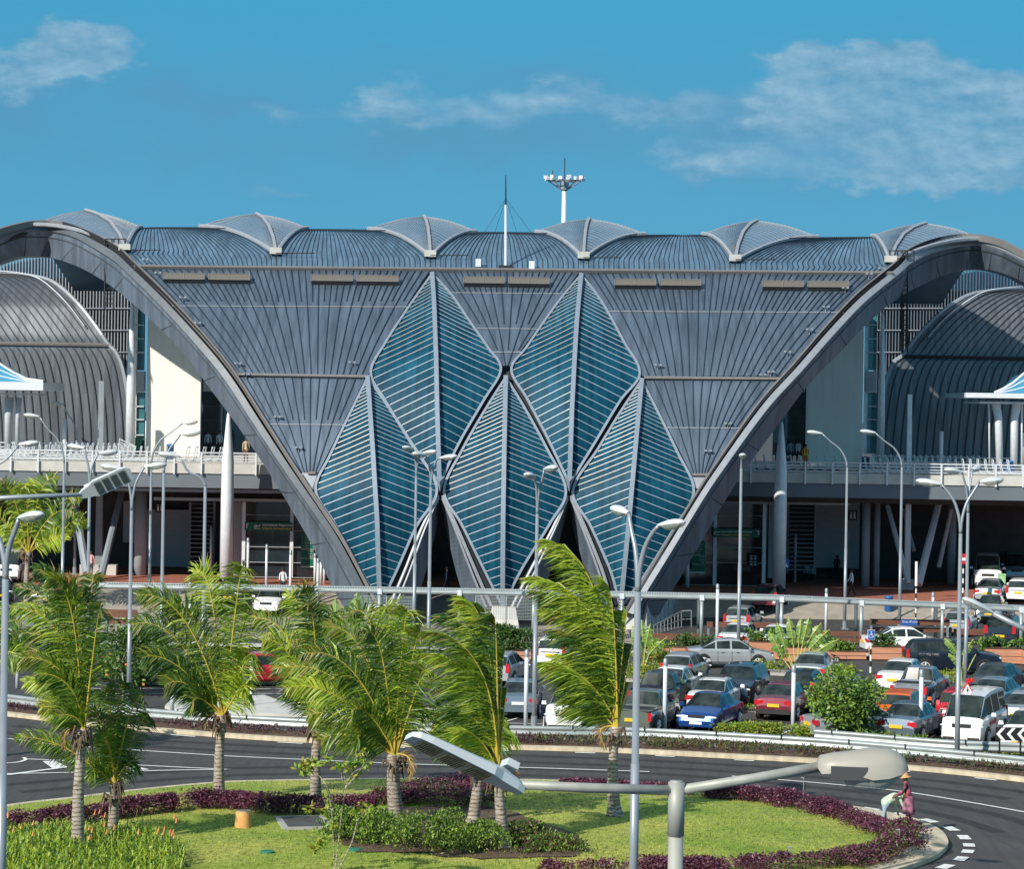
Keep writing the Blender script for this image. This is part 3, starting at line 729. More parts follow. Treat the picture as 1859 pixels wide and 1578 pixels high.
# entrance glazing
for (x0,x1,yb,xs) in ((443,600,1050,(443,530,600)),(1238,1392,1064,(1250,1299,1345,1388))):
    g=MB(); wbox(g,x0,912,x1,yb,170.5); gp=part(g,'entrance_glazing','glass_dark')
    m=MB()
    for yy in (936,964,994,1022,yb-1): wbox(m,x0,yy-1,x1,yy+1,170.2,.2)
    for xx in xs: wbox(m,xx-2,912,xx+2,yb,170.2,.2)
    part(m,'door_frames','white_metal',gp).location=(0,0,0)
for (xa,xb) in ((346,388),(1432,1480)):
    st=MB()
    for k in range(16): y=914+k*8; wbox(st,xa,y,xb,y+2,178-k*.3,.9)
    wbox(st,xa-2,912,xa,1042,177.5,.2); wbox(st,xb,912,xb+2,1042,177.5,.2)
    part(st,'staircase','trim')
for x0 in (426,1397):
    ls=MB()
    for k in range(5): wbox(ls,x0+k*4,912,x0+k*4+1.6,1050,173,.15)
    part(ls,'louvre_screen','wall_grey')
# big white pointed columns, square pylons, slanted struts
for (xc,r,yt,yb) in ((411,.42,747,1066),(1415,.42,765,1066)):
    c=MB(); a=At(xc,yb,163.2); t=At(xc,yt,163.2)
    z=[a.z-.1,lerp(a.z,t.z,.5),lerp(a.z,t.z,.72),lerp(a.z,t.z,.98),t.z]
    c.tube([(a.x,163.2,q) for q in z],[r,r,r*.92,r*.28,r*.12],18); part(c,'shell_column','white_metal' if xc<900 else 'white_metal',None,True)
def strut(x0,y0,x1,y1,Y0,Y1,w,m,name='slanted_strut'):
    mb=MB(); mb.tube([At(x0,y0,Y0),At(x1,y1,Y1)],[w,w*.8],8); return part(mb,name,m)
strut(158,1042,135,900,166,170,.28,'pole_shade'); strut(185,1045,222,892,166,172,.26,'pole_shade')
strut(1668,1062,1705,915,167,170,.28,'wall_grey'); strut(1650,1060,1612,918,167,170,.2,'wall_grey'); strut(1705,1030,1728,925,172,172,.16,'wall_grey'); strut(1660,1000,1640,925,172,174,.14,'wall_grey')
for (x,r,Y,yt,yb) in ((255,.42,172,893,1020),(1572,.28,172,912,1030),(1592,.22,173,912,1012),(1728,.3,176,918,1020)):
    c=MB(); a=At(x,yb,Y); t=At(x,yt,Y); c.tube([(a.x,Y,1.2),(a.x,Y,t.z)],r,14); part(c,'deck_column','wall_grey',None,True)
# restroom pictogram boards
for (x0,y0,x1,y1) in ((283,914,298,930),(1541,927,1557,945)):
    b=MB(); wbox(b,x0,y0,x1,y1,172,.12); o=part(b,'restroom_sign','black')
    p=MB()
    for f in (.3,.7):
        xx=lerp(x0,x1,f); wbox(p,xx-1.3,lerp(y0,y1,.35),xx+1.3,lerp(y0,y1,.85),171.9,.08); a=At(xx,lerp(y0,y1,.22),171.92); p.tube([a,a+Vector((0,.06,0))],.05,8)
    part(p,'pictogram','white',o).location=(0,0,0)
# maintenance ladders beside the arches
for (xa,xb,yt,yb,Y) in ((191,207,434,560,164),(1638,1648,455,640,164)):
    l=MB()
    for xx in (xa,xb): l.tube([At(xx,yt,Y),At(xx,yb,Y)],.06,5)
    for k in range(int((yb-yt)/9)): l.tube([At(xa,yt+9*k,Y),At(xb,yt+9*k,Y)],.035,4)
    x2=xb+22 if xa<900 else xb+12; x3=xa if xa<900 else xa-22
    for yy in (yt,yt+10,yt+26): l.tube([At(x3,yy,Y),At(x2,yy,Y),At(x2,yy,Y+1.5)],.035,4)
    for xx in (x3,lerp(x3,x2,.33),lerp(x3,x2,.66),x2): l.tube([At(xx,yt,Y),At(xx,yt+26,Y)],.035,4)
    part(l,'maintenance_ladder','gutter')
# small roof fittings: spot lamps along the arch edges
for (x,y) in ((265,480),(288,504),(333,549),(433,669),(448,689),(505,766),(543,822),(360,595),(1500,566),(1535,532),(1470,607),(1430,648),(1400,684),(1385,690),(1322,778),(1286,828),(1600,496),(1578,506),(640,667),(1195,672)):
    l=MB(); b=surf(x,y); 
    l.tube([b,b+Vector((0,-.08,.28))],.03,4); 
    for d in (-.15,.15): l.box(b+Vector((d,-.1,.32)),(.13,.18,.1))
    l.tube([b+Vector((-.18,-.08,.27)),b+Vector((.18,-.08,.27))],.02,4)
    part(l,'spot_lamp','trim')
for (x,y) in ((869,486),(966,490)):
    l=MB(); b=surf(x,y,.35); l.box(b,(.35,.3,.5)); part(l,'roof_unit','white_metal')
# ---------------------------------------------------------------- ground
g=MB(); ys=[-20,20,60,100,130,150]+[154+i*.7 for i in range(11)]+[170,200,260,400,900,3000]
xs=[-3000,-600,-200,-80,-40,0,40,80,200,600,3000]
g.grid([[Vector((x,y,ground_h(y)-.02)) for x in xs] for y in ys]); struct(g.build('ground','asphalt'))
def sheet(name,P,z,m,kind=True):
    mb=MB(); mb.add([(p.x,p.y,(p.z if z is None else z)) for p in P],(tuple(range(len(P))),)); o=mb.build(name,m)
    if kind: struct(o)
    return o
def drape(name,x0,x1,y0,y1,dz,m,nx=2,ny=24):
    mb=MB(); mb.grid([[Vector((lerp(x0,x1,i/nx),lerp(y0,y1,j/ny),ground_h(lerp(y0,y1,j/ny))+dz)) for i in range(nx+1)] for j in range(ny+1)]); o=mb.build(name,m); return struct(o)
# island outline in photo points
ISL=[(-260,1540),(-120,1490),(16,1462),(135,1448),(250,1434),(390,1421),(465,1418),(560,1416),(690,1414),(840,1414),(1000,1417),(1160,1424),(1320,1436),(1435,1449),(1525,1461),(1598,1473),(1661,1487),(1704,1505),(1721,1524),(1719,1538),(1698,1555),(1650,1573),(1570,1596),(1450,1625),(1250,1655),(900,1690),(500,1700),(100,1690),(-300,1650),(-420,1590)]
ip=[G(a,b,.12) for a,b in ISL]; ip=catmull(ip+[ip[0]],160)[:-1]
cen=sum(ip,Vector())/len(ip)
def inset(P,d,z):
    out=[]; n=len(P)
    for i,p in enumerate(P):
        t=(P[(i+1)%n]-P[i-1]).normalized(); nn=Vector((-t.y,t.x,0)); 
        if nn.dot(cen-p)<0: nn=-nn
        q=p+nn*d; out.append(Vector((q.x,q.y,z)))
    return out
k0=[Vector((p.x,p.y,0)) for p in ip]; k1=[Vector((p.x,p.y,.14)) for p in ip]; 
def wid(i): # kerb apron broad at the right nose
    p=ip[i]; t=min(1,max(0,(p.x-9)/5)); return lerp(.32,1.25,t)
k2=[]
for i,p in enumerate(ip):
    t=(ip[(i+1)%len(ip)]-ip[i-1]).normalized(); nn=Vector((-t.y,t.x,0)); 
    if nn.dot(cen-p)<0: nn=-nn
    q=p+nn*wid(i); k2.append(Vector((q.x,q.y,.15)))
def mound(p):
    d=min((p-q).length for q in k2); t=min(1,d/6); return .15+.30*t*t*(3-2*t)
km=MB(); n=len(ip); km.add(k0+k1+k2,[(i,(i+1)%n,n+(i+1)%n,n+i) for i in range(n)]+[(n+i,n+(i+1)%n,2*n+(i+1)%n,2*n+i) for i in range(n)]); struct(km.build('island_kerb','kerb'))
lm=MB(); rings=[k2]+[[Vector((*(cen.xy.lerp(p.xy,1-f)),0)) for p in k2] for f in (.06,.13,.22,.35,.5,.7,.9)]
for r in rings[1:]:
    for p in r: p.z=mound(p)
vs=[p for r in rings for p in r]+[Vector((cen.x,cen.y,.45))]; fs=[(a*n+i,a*n+(i+1)%n,(a+1)*n+(i+1)%n,(a+1)*n+i) for a in range(len(rings)-1) for i in range(n)]
L0=(len(rings)-1)*n; fs+=[(L0+i,L0+(i+1)%n,len(vs)-1) for i in range(n)]
lm.add(vs,fs); struct(lm.build('island_lawn','lawn',smooth=True))
def inside(p,P=None):
    P=P or k2; c=False; n=len(P)
    for i in range(n):
        a,b=P[i],P[i-1]
        if (a.y>p.y)!=(b.y>p.y) and p.x<(b.x-a.x)*(p.y-a.y)/(b.y-a.y)+a.x: c=not c
    return c
def isl_z(x,y): return mound(Vector((x,y,0))) if inside(Vector((x,y,0))) else .12
def GI(px,py):
    p=G(px,py,.3)
    for _ in range(3): p=G(px,py,isl_z(p.x,p.y)) if inside(p) else p
    return p
# painted dashes round the nose
dm=MB()
for i in range(0,n):
    if ip[i].x>6 and ip[i].y<cen.y+6 and i%4<2:
        a,b=ip[i],ip[(i+1)%n]; t=(b-a).normalized(); nn=Vector((-t.y,t.x,0)); 
        if nn.dot(cen-a)>0: nn=-nn
        dm.quad(*[Vector((q.x,q.y,.008)) for q in (a+nn*.45,b+nn*.45,b+nn*.8,a+nn*.8)])
# outer verge and kerb
OUT=[(-400,1258),(-200,1278),(0,1300),(212,1324),(462,1344),(690,1355),(927,1362),(1120,1368),(1300,1377),(1480,1387),(1658,1400),(1856,1421),(2050,1450)]
op=catmull([G(a,b,0) for a,b in OUT],120)
def side_off(P,d,z):
    out=[]
    for i,p in enumerate(P):
        t=(P[min(i+1,len(P)-1)]-P[max(i-1,0)]).normalized(); out.append(Vector((p.x-t.y*d,p.y+t.x*d,z)))
    return out
kb=MB(); kb.grid([side_off(op,0,0),side_off(op,.0,.15),side_off(op,.32,.16),side_off(op,.33,.05)]); struct(kb.build('road_kerb','kerb'))
vb=MB(); vb.grid([side_off(op,.33,.13),side_off(op,1.6,.2),side_off(op,3.2,.02)]); struct(vb.build('planting_verge','soil'))
# lane lines on the circulating road
def ribbon(P,w,z=.008,mb=None):
    mb=mb or MB(); mb.grid([side_off(P,-w/2,z),side_off(P,w/2,z)]); return mb
def pline(Q,w,nn=40,mb=None): return ribbon(catmull([G(a,b,0) for a,b in Q],nn),w,.008,mb)
pline([(16,1342),(120,1354),(250,1363),(390,1372),(465,1376),(690,1386),(840,1391),(1000,1396),(1180,1402)],.14,60,dm)
pline([(1330,1410),(1410,1416),(1535,1427),(1660,1441),(1859,1475),(1960,1496)],.14,40,dm)
pline([(0,1406),(150,1403),(240,1401),(330,1399),(418,1398)],.14,20,dm); pline([(50,1379),(120,1382),(215,1388),(310,1393),(418,1398)],.14,20,dm); pline([(-60,1388),(20,1386),(46,1381),(44,1376)],.14,20,dm)
for Q in (((78,1383),(100,1382),(125,1394),(96,1396)),((125,1394),(96,1396),(0,1408),(20,1408)),((215,1391),(240,1391),(272,1398),(240,1399)),((272,1398),(245,1400),(165,1404),(170,1402))):
    dm.add([Vector((G(*q,0).x,G(*q,0).y,.009)) for q in Q],((0,1,2,3),))
# dashes beside the outer kerb
for i in range(2,118,4):
    a,b=side_off(op,-.35,.008),side_off(op,-.16,.008); dm.quad(a[i],a[i+2],b[i+2],b[i]) if i%8<4 else None
struct(dm.build('road_markings','paint'))
mb=MB()
for Q in ([(0,1322),(212,1345),(462,1360),(690,1370),(927,1377),(1200,1388),(1480,1405),(1700,1425),(1859,1446)],[(16,1432),(135,1422),(250,1412),(390,1403),(465,1400),(690,1398),(900,1400),(1160,1410),(1320,1421),(1480,1437),(1600,1450),(1760,1480),(1859,1510)]):
    P=catmull([G(a,b,0) for a,b in Q],50)
    for d in (-.85,.85): mb.grid([side_off(P,d-.28,.004),side_off(P,d+.28,.004)])
struct(mb.build('tyre_marks','asphalt_worn'))
# island stub on the exit road (pale concrete) behind the rail
nb=[G(a,b,.13) for a,b in ((305,1274),(340,1266),(460,1263),(480,1262),(520,1276),(700,1283),(900,1290),(900,1306),(700,1303),(500,1296),(330,1290),(300,1282)) ]
mb=MB(); k=len(nb); mb.add(nb+[Vector((p.x,p.y,0)) for p in nb],[tuple(range(k))]+[(i,(i+1)%k,k+(i+1)%k,k+i) for i in range(k)]); struct(mb.build('traffic_island','concrete_light'))
# plaza paving: pale strip, brick in front of the doors
drape('plaza_paving',-60,60,156,160,.01,'paving')
drape('brick_plaza',-60,60,160,181,.014,'brick',2,30)
drape('plaza_road',7,60,139.5,156,.012,'asphalt')
mb=MB(); P=[G(a,b) for a,b in ((430,1062),(790,1070),(1060,1074),(1170,1076),(1180,1092),(430,1080))]
mb.add([(p.x,p.y,ground_h(p.y)+.03) for p in P],(tuple(range(6)),)); struct(mb.build('door_paving','paving'))
# path and lower forecourt between car park and building
drape('forecourt',-60,7,139.5,156,.011,'paving')
drape('footpath',-60,60,134.2,136.2,.1,'concrete_light')
# car park bays
cp=MB(); th=R(22)
def bayline(p,L,w=.1):
    d=Vector((math.sin(th),math.cos(th),0))*L; n_=Vector((d.y,-d.x,0)).normalized()*w/2
    cp.quad(*[Vector((q.x,q.y,.008)) for q in (p-n_,p+n_,p+d+n_,p+d-n_)])
for (xa,ya,xb,yb,nb_) in ((880,1322,1859,1352,11),(1140,1284,1859,1312,8),(1190,1255,1859,1275,8)):
    a,b=G(xa,ya,0),G(xb,yb,0)
    for i in range(nb_+1):
        bayline(a.lerp(b,i/nb_),4.8)
    ribbon([a,a.lerp(b,.5),b],.1,.008,cp)
for Q in (((1330,1319),(1560,1322)),((1330,1327),(1560,1331)),((880,1313),(1120,1318))): pline([Q[0],((Q[0][0]+Q[1][0])/2,(Q[0][1]+Q[1][1])/2),Q[1]],.1,6,cp)
pline([(160,1251),(300,1251),(420,1251),(560,1252)],.12,10,cp); pline([(160,1260),(300,1260),(420,1259),(560,1262)],.12,10,cp)
struct(cp.build('parking_lines','paint'))
# grass strips between the bays
for i,(a,b,w) in enumerate((((1370,1222),(1560,1232),1.6),((1225,1283),(1420,1290),.8),((1650,1235),(1735,1238),1.3),((1140,1236),(1195,1238),1.2))):
    p,q=G(*a,0),G(*b,0); d=(q-p).normalized(); nn=Vector((-d.y,d.x,0))*w/2
    mb=MB(); z=Vector((0,0,.13)); v=[p-nn,q-nn,q+nn,p+nn]; mb.add([x+z for x in v]+v,((0,1,2,3),(0,1,5,4),(1,2,6,5),(2,3,7,6),(3,0,4,7)))
    o=mb.build('planting_kerb','concrete'); struct(o)
# ---------------------------------------------------------------- pergola beam on posts
pg=empty('covered_walkway_frame',G(1275,1165),'long grey tubular walkway frame on paired round posts before the terminal','pergola')
pg.location=(0,0,0)
PGY=141.0
bm=MB()
for (dY,dz,r) in ((0,0,.11),(0,.1,.05),(2.2,.0,.11)):
    P=[At(150,1065,PGY),At(860,1077,PGY),At(1400,1088,PGY),At(1859,1108,PGY),At(2000,1113,PGY)]
    zz=3.15
    bm.tube([Vector((p.x,PGY+dY,p.z+dz)) for p in P],r,8)
pz=lambda x: At(x,interp([(150,1065),(860,1077),(1400,1088),(1859,1108),(2000,1113)],x),PGY)
bm.build('beam','galv',pg)
for x in (555,690,835,970,1130,1275,1420,1565,1712,1855):
    for dY in (0,2.2):
        t=pz(x); mb=MB(); mb.tube([(t.x,PGY+dY,0),(t.x,PGY+dY,t.z-.05)],.1,10); mb.build('post','galv',pg,True)
    mb=MB(); t=pz(x); mb.box((t.x,PGY-.02,t.z),(.24,.26,.3)); mb.build('post_clamp','white_metal',pg)
for i in range(9):
    xa=190+i*185
    mb=MB()
    for k in range(40):
        t=pz(xa+k*4.6); mb.bbox((t.x-.03,PGY+.15,t.z+.02),(t.x+.03,PGY+2.05,t.z+.07))
    mb.build('roof_slats','galv_shade',pg)
# ---------------------------------------------------------------- planters and timber rails
def planter(xa,xb,ytop,ybot,lab,rail=None,m='planter'):
    a,b=G(xa,ybot-6 if False else ybot,0),G(xb,ybot,0); Y=a.y
    H=HC-(deroll((xa+xb)/2,ytop)[1])*Y/F
    e=empty('timber_planter',(0,0,0),lab,'planter','timber planters along the footpath')
    n_=2; h=(H-.06)/n_
    for k in range(n_):
        mb=MB(); mb.bbox((a.x,Y,.04+k*h),(b.x,Y+1.0,.04+(k+1)*h-.03)); mb.build('board',m,e)
    mb=MB(); mb.bbox((a.x+.05,Y+.06,H-.02),(b.x-.05,Y+.94,H+.015)); mb.build('soil','soil',e)
    return Vector(((a.x+b.x)/2,Y+.5,H)),b.x-a.x
PLT=[]
for (xa,xb,yt,yb,lab) in ((1178,1215,1176,1196,'short timber planter left of the walkway posts, beside the silver sedan'),(1222,1300,1176,1198,'timber planter hidden behind the silver sedan'),(1362,1414,1166,1198,'timber planter between the silver sedan and the fan palm'),(1425,1500,1176,1203,'timber planter behind the fan shaped palm'),(1504,1572,1183,1198,'low timber planter left of the wheelchair sign'),(1582,1640,1175,1199,'timber planter between the wheelchair sign and the dark estate car'),(1790,1853,1178,1206,'timber planter at the front of the dark estate car, far right'),(1856,1940,1180,1208,'timber planter cut off by the right edge'),(520,600,1160,1180,'timber planter glimpsed behind the palms on the left'),(925,965,1182,1199,'timber planter behind the palms in the middle')):
    PLT.append(planter(xa,xb,yt,yb,lab))
def trail(xa,xb,yt,yb,Y,lab,sign=None):
    mb=MB(); a=At(xa,yt,Y); b=At(xb,yb,Y); e=empty('timber_rail',(0,0,0),lab,'fence','brown timber rails of the walkway')
    mb.bbox((a.x,Y,b.z),(b.x,Y+.08,a.z)); mb.build('board','timber',e)
    for x in (xa+3,xb-3):
        p=At(x,yt,Y); mb=MB(); mb.bbox((p.x-.06,Y+.08,0),(p.x+.06,Y+.2,p.z-.02)); mb.build('rail_post','galv_shade',e)
    return e
trail(1176,1280,1150,1163,142,'low brown timber rail beside the grey ramp wall, left of the round posts')
trail(1284,1422,1129,1141,142,'brown timber rail in front of the white cars, between the first two right posts')
trail(1428,1570,1145,1156,142.6,'brown timber rail behind the fan palm leaves'); trail(1504,1572,1158,1168,142,'lower brown timber rail left of the wheelchair sign')
trail(1580,1725,1124,1136,142,'upper brown timber rail carrying the dark blue notice'); trail(1580,1730,1139,1149,142.3,'middle brown timber rail below the dark blue notice')
trail(1732,1853,1142,1155,142,'brown timber rail in front of the dark parked cars on the right')
trail(190,250,1107,1122,142,'dark brown timber board behind the left palms, upper one'); trail(192,250,1124,1134,142.2,'dark brown timber board behind the left palms, lower one')
trail(-20,70,1175,1192,139,'brown timber board at the left edge behind the palms')
# blue notice on the rail
nt_=empty('notice_board',(0,0,0),'dark blue notice with white lines of text on the brown timber rail','sign')
mb=MB(); a=At(1636,1126,141.85); b=At(1666,1136,141.85); mb.bbox((a.x,141.8,b.z),(b.x,141.9,a.z)); mb.build('panel','blue_sign',nt_)
text_mesh('Drop off zone',.15,(a.x+.07,141.79,(a.z+b.z)/2+.01),nt_,'white'); 
# ramp wall and stair rail right of the leaves
rw=empty('ramp_wall',(0,0,0),'pale grey curved retaining wall beside the right leaf tip','wall')
mb=MB(); P=[(1150,1140),(1175,1143),(1200,1137),(1220,1118),(1228,1098)]; T=[(1150,1075),(1175,1076),(1200,1078),(1222,1080),(1238,1082)]
Pp=[G(*p) for p in P]; Tt=[At(*t,Pp[i].y) for i,t in enumerate(T)]
mb.grid([Tt,Pp]); mb.grid([[p+Vector((.3,.5,0)) for p in Tt],Tt]); mb.build('wall_face','wall_grey',rw)
mb=MB()
for i in range(4):
    for k in range(3): a=Pp[i].lerp(Pp[i+1],k/3); b=Tt[i].lerp(Tt[i+1],k/3); mb.tube([a+Vector((0,-.03,0)),b+Vector((0,-.03,0))],.025,4)
mb.build('joint','trim',rw)
sr=empty('stair_railing',(0,0,0),'thin grey metal railing climbing beside the ramp wall','railing')
mb=MB(); p0,p1,p2=G(1188,1152,0),G(1238,1140,0),G(1256,1140,0); h=1.0
tops=[At(1188,1136,p0.y),At(1238,1110,p1.y),At(1256,1109,p2.y)]
mb.tube(tops,.035,5); mb.tube([(a+b)/2 for a,b in zip(tops,(p0,p1,p2))],.02,4)
for k in range(9):
    a=p0.lerp(p1,k/8); t=tops[0].lerp(tops[1],k/8); mb.tube([a,t],.025,4)
mb.tube([p2,tops[2]],.03,4); mb.build('rails','galv',sr)
# mesh fence between the leaf feet
for (xa,xb,lab) in ((655,750,'square mesh fence panel in front of the left leaf tip'),(865,975,'square mesh fence panel in front of the middle leaf tip')):
    e=empty('mesh_fence',(0,0,0),lab,'fence','mesh fence panels at the leaf tips'); mb=MB(); Y=146
    a=At(xa,1082,Y); b=At(xb,1126,Y)
    for k in range(17): mb.tube([(a.x,Y,lerp(a.z,b.z,k/16)),(b.x,Y,lerp(a.z,b.z,k/16))],.012,3)
    n_=int((xb-xa)/4)
    for k in range(n_+1): mb.tube([(lerp(a.x,b.x,k/n_),Y,a.z),(lerp(a.x,b.x,k/n_),Y,b.z)],.012,3)
    mb.build('mesh','galv',e); mb=MB()
    for f in (0,.5,1): mb.tube([(lerp(a.x,b.x,f),Y,0),(lerp(a.x,b.x,f),Y,a.z)],.04,6)
    mb.build('fence_post','galv',e)
# ---------------------------------------------------------------- deck canopies left and right
for s in (0,1):
    e=empty('deck_canopy',(0,0,0),('white edged canopy roof on round columns at the left edge of the upper deck','white edged glass canopy roof on round columns at the right edge of the upper deck')[s],'canopy','canopies over the upper deck')
    Y=168.0
    if s==0: x0,x1,y0,y1=-60,79,692,709
    else: x0,x1,y0,y1=1754,1950,713,725
    a=At(x0,y0,Y); b=At(x1,y1,Y); mb=MB(); mb.bbox((a.x,Y,b.z),(b.x,Y+8,a.z)); mb.build('roof_slab','white_metal',e)
    mb=MB(); 
    if s==0: c=At(-60,713,Y+.8); d=At(54,717,Y+.8)
    else: c=At(1780,729,Y+.8); d=At(1950,735,Y+.8)
    mb.bbox((c.x,Y+.8,d.z),(d.x,Y+7,c.z)); mb.build('lower_slab','white_metal' if s else 'wall_grey',e)
    # curved glass hood
    Q=[(79,692),(50,688),(25,676),(0,660),(-60,630)] if s==0 else [(1806,713),(1822,706),(1840,695),(1860,678),(1950,640)]
    mb=MB(); top=[At(p[0],p[1],Y+3) for p in Q]; bt=[Vector((p.x,Y+3,a.z)) for p in top]; bk_=[p+Vector((0,4,-.2)) for p in top]
    mb.grid([bt,top,bk_]); mb.build('glass_hood','glass_blue',e)
    mb=MB(); mb.tube(top,.08,5)
    for f in (.33,.66): mb.tube([q.lerp(p,f) for p,q in zip(top,bt)],.04,4)
    mb.build('hood_frame','white_metal',e)
    for (x,r,dx) in (((15,.24,3),(32,.15,4)) if s==0 else ((1815,.26,-8),(1841,.26,8),(1797,.06,-2),(1856,.07,0))):
        yb=806 if s==0 else 832
        mb=MB(); mb.tube([At(x,yb+12,Y+2),At(x+dx*.2,760,Y+2),At(x+dx,722,Y+2)],[r*.9,r,r*1.25],12); mb.build('column','white_metal' if s else 'wall_grey',e,True)
# antenna and floodlight mast
e=empty('antenna_mast',(0,0,0),'slim white and grey antenna mast with guy wires standing on the roof','mast')
b=surf(919,487); t=At(919,318,b.y); m1=At(919,372,b.y)
mb=MB(); mb.tube([b,m1],[.1,.08],8); mb.build('lower_pole','white_metal',e); mb=MB(); mb.tube([m1,t],[.055,.03],6); mb.build('upper_rod','gutter',e)
mb=MB(); mb.box(b+Vector((0,0,.1)),(.9,.6,.15)); mb.build('base_plate','gutter',e)
mb=MB(); q=At(919,360,b.y)
for p in ((942,430),(1000,470),(895,434),(850,470)): mb.tube([q,surf(*p)],.012,3)
mb.build('guy_wire','gutter',e)
Y=232; b=At(1024,420,Y); e=empty('floodlight_mast',(b.x,Y,0),'tall pale floodlight mast with a ring of lamps behind the roof','floodlight')
tz=At(1024,334,Y).z; mb=MB(); mb.tube([(0,0,0),(0,0,tz)],[.42,.2],12); mb.build('pole','white_metal',e,True)
mb=MB(); mb.tube([(1.5*math.cos(q*.3142),1.05*math.sin(q*.3142),tz+.3) for q in range(21)],.06,5)
for q in range(8): mb.tube([(0,0,tz-.7),(1.5*math.cos(q*.785),1.05*math.sin(q*.785),tz+.3)],.05,4); mb.tube([(0,0,tz+.25),(1.5*math.cos(q*.785),1.05*math.sin(q*.785),tz+.3)],.04,4)
mb.tube([(0,0,tz-.5),(0,0,tz+.2)],.4,10); mb.build('head_frame','pole_shade',e)
for k in range(14):
    q=2*math.pi*k/14; mb=MB(); mb.box((1.72*math.cos(q),1.2*math.sin(q),tz+.48+(k%2)*.12),(.36,.34,.3),0,Matrix.Rotation(q,3,'Z')); mb.build('floodlight_lamp','white_metal',e)
mb=MB(); mb.tube([(0,0,tz),(0,0,tz+2.4)],.045,5); mb.tube([(-1.1,0,tz+.6),(-1.1,0,tz+1.2)],.05,5); mb.build('spike','gutter',e)
# ---------------------------------------------------------------- street lamps
def lamp_head(mb_shell,mb_bowl,c,d,size=1.0,up=.12,mi=0):
    """cobra style head: c = arm end, d = horizontal direction"""
    d=Vector(d).normalized(); s=Vector((-d.y,d.x,0)); L=.95*size
    prof=[(0,.07,.06),(.12,.1,.085),(.35,.15,.12),(.6,.19,.13),(.85,.17,.1),(.97,.09,.05),(1,.02,.02)]
    rows=[]; rb=[]
    for t,w,h in prof:
        p=c+d*L*t+Vector((0,0,up*t)); w*=size*1.05; h*=size*1.15
        rows.append([p+s*w*math.cos(q)+Vector((0,0,h*math.sin(q))) for q in [math.pi*i/8 for i in range(9)]])
        rb.append([p+s*w*.95*math.cos(q)-Vector((0,0,(h*1.15 if .3<t<.99 else h*.4)*math.sin(q))) for q in [math.pi*i/8 for i in range(9)]])
    mb_shell.grid(rows,mi); mb_bowl.grid([r[::-1] for r in rb],0)
def street_lamp(base,H,heads,label,group,r=.085,bend=1.5,reach=1.6,size=1.0,m='pole_grey',split=1.6,base_plate=True):
    """heads: list of (angle deg, reach, drop) ; angle 0=+X, 90=+Y"""
    e=empty('street_lamp',base,label,'street lamp',group)
    mb=MB(); hs=H-split
    mb.tube([(0,0,0),(0,0,hs*.5),(0,0,hs*.5),(0,0,hs)],[r*1.15,r*1.1,r*.92,r*.8],10)
    mb.build('pole',m,e,True)
    if base_plate: mb=MB(); mb.box((0,0,.03),(.42,.42,.06)); mb.tube([(0,0,.05),(0,0,.5)],r*1.5,10); mb.build('base_plate',m,e)
    for ang,rc,dz in heads:
        d=Vector((math.cos(R(ang)),math.sin(R(ang)),0))
        P=[Vector((0,0,hs)),Vector((0,0,hs+split*.3))+d*rc*.06,Vector((0,0,hs+split*.66))+d*rc*.3,Vector((0,0,hs+split*.9))+d*rc*.66,Vector((0,0,H+dz))+d*rc]
        mb=MB(); mb.tube([tuple(p) for p in catmull(P,10)],[lerp(r*.75,r*.5,i/10) for i in range(11)],8); a=mb.build('arm',m,e,True)
        sh,bo=MB(),MB(); lamp_head(sh,bo,P[-1],d,size); h=sh.build('lamp_head','lamp_shell',e,True); b=bo.build('lamp_bowl','bowl',e,True)
        b.parent=h
    return e
DBL='double armed street lamps'; SGL='single armed street lamps'
def lampat(px,py,H,heads,label,group,**k):
    return street_lamp(G(px,py),H,heads,label,group,**k)
lampat(1149,1700,10.1,[(118,.5,.3),(-42,.62,.05)],'large double armed street lamp in the foreground, before the rightmost glazed leaf',DBL,size=.85,r=.1)
lampat(970,1323,10.2,[(-60,.5,.3),(-110,.45,0)],'double armed street lamp behind the guard rail, left of the white hatchback facing us',DBL,split=1.5)
street_lamp(At(752,1143,134)*1.0+Vector((0,0,-At(752,1143,134).z)),10.7,[(-120,.35,0),(-40,.45,-.2)],'left one of two double armed lamps standing together before the left leaf',DBL,split=1.4)
street_lamp(Vector((At(779,1140,122).x,122,0)),10.6,[(-130,.4,0),(-30,.5,-.1)],'right one of two double armed lamps standing together before the left leaf',DBL,split=1.5)
lampat(1341,1197,10.6,[(-92,.4,0)],'single street lamp with its arm towards us, rising behind the silver sedan',SGL,split=.6)
lampat(1534,1143,11.4,[(180,1.5,.3)],'single armed street lamp whose head points left beside the orange vested worker',SGL,split=1.7)
street_lamp(Vector((At(1634,1108,152).x,152,ground_h(152))),11.5,[(180,1.6,.3)],'single armed street lamp just left of the square pylon on the right',SGL,split=1.7)
lampat(1738,1393,10.3,[(168,.72,.1),(12,.7,.2)],'double armed street lamp at the guard rail, in front of the white van',DBL,split=1.7)
lampat(1753,1258,10.1,[(200,.35,.2),(60,.5,.3)],'double armed street lamp rising behind the triangular crossing sign',DBL,split=1.7)
lampat(234,1289,10.1,[(170,.45,.05),(8,.5,.15)],'double armed street lamp between the two big left palms',DBL,split=1.7)
street_lamp(Vector((At(160,1100,122).x,122,0)),10.4,[(160,.3,.3),(20,.4,.05)],'double armed street lamp in front of the left square pylon',DBL,split=1.6)
street_lamp(Vector((At(114,1050,150).x,150,0)),11.5,[(180,1.5,.5)],'single armed street lamp left of the square pylon, its head over the left vault',SGL,split=2.2)
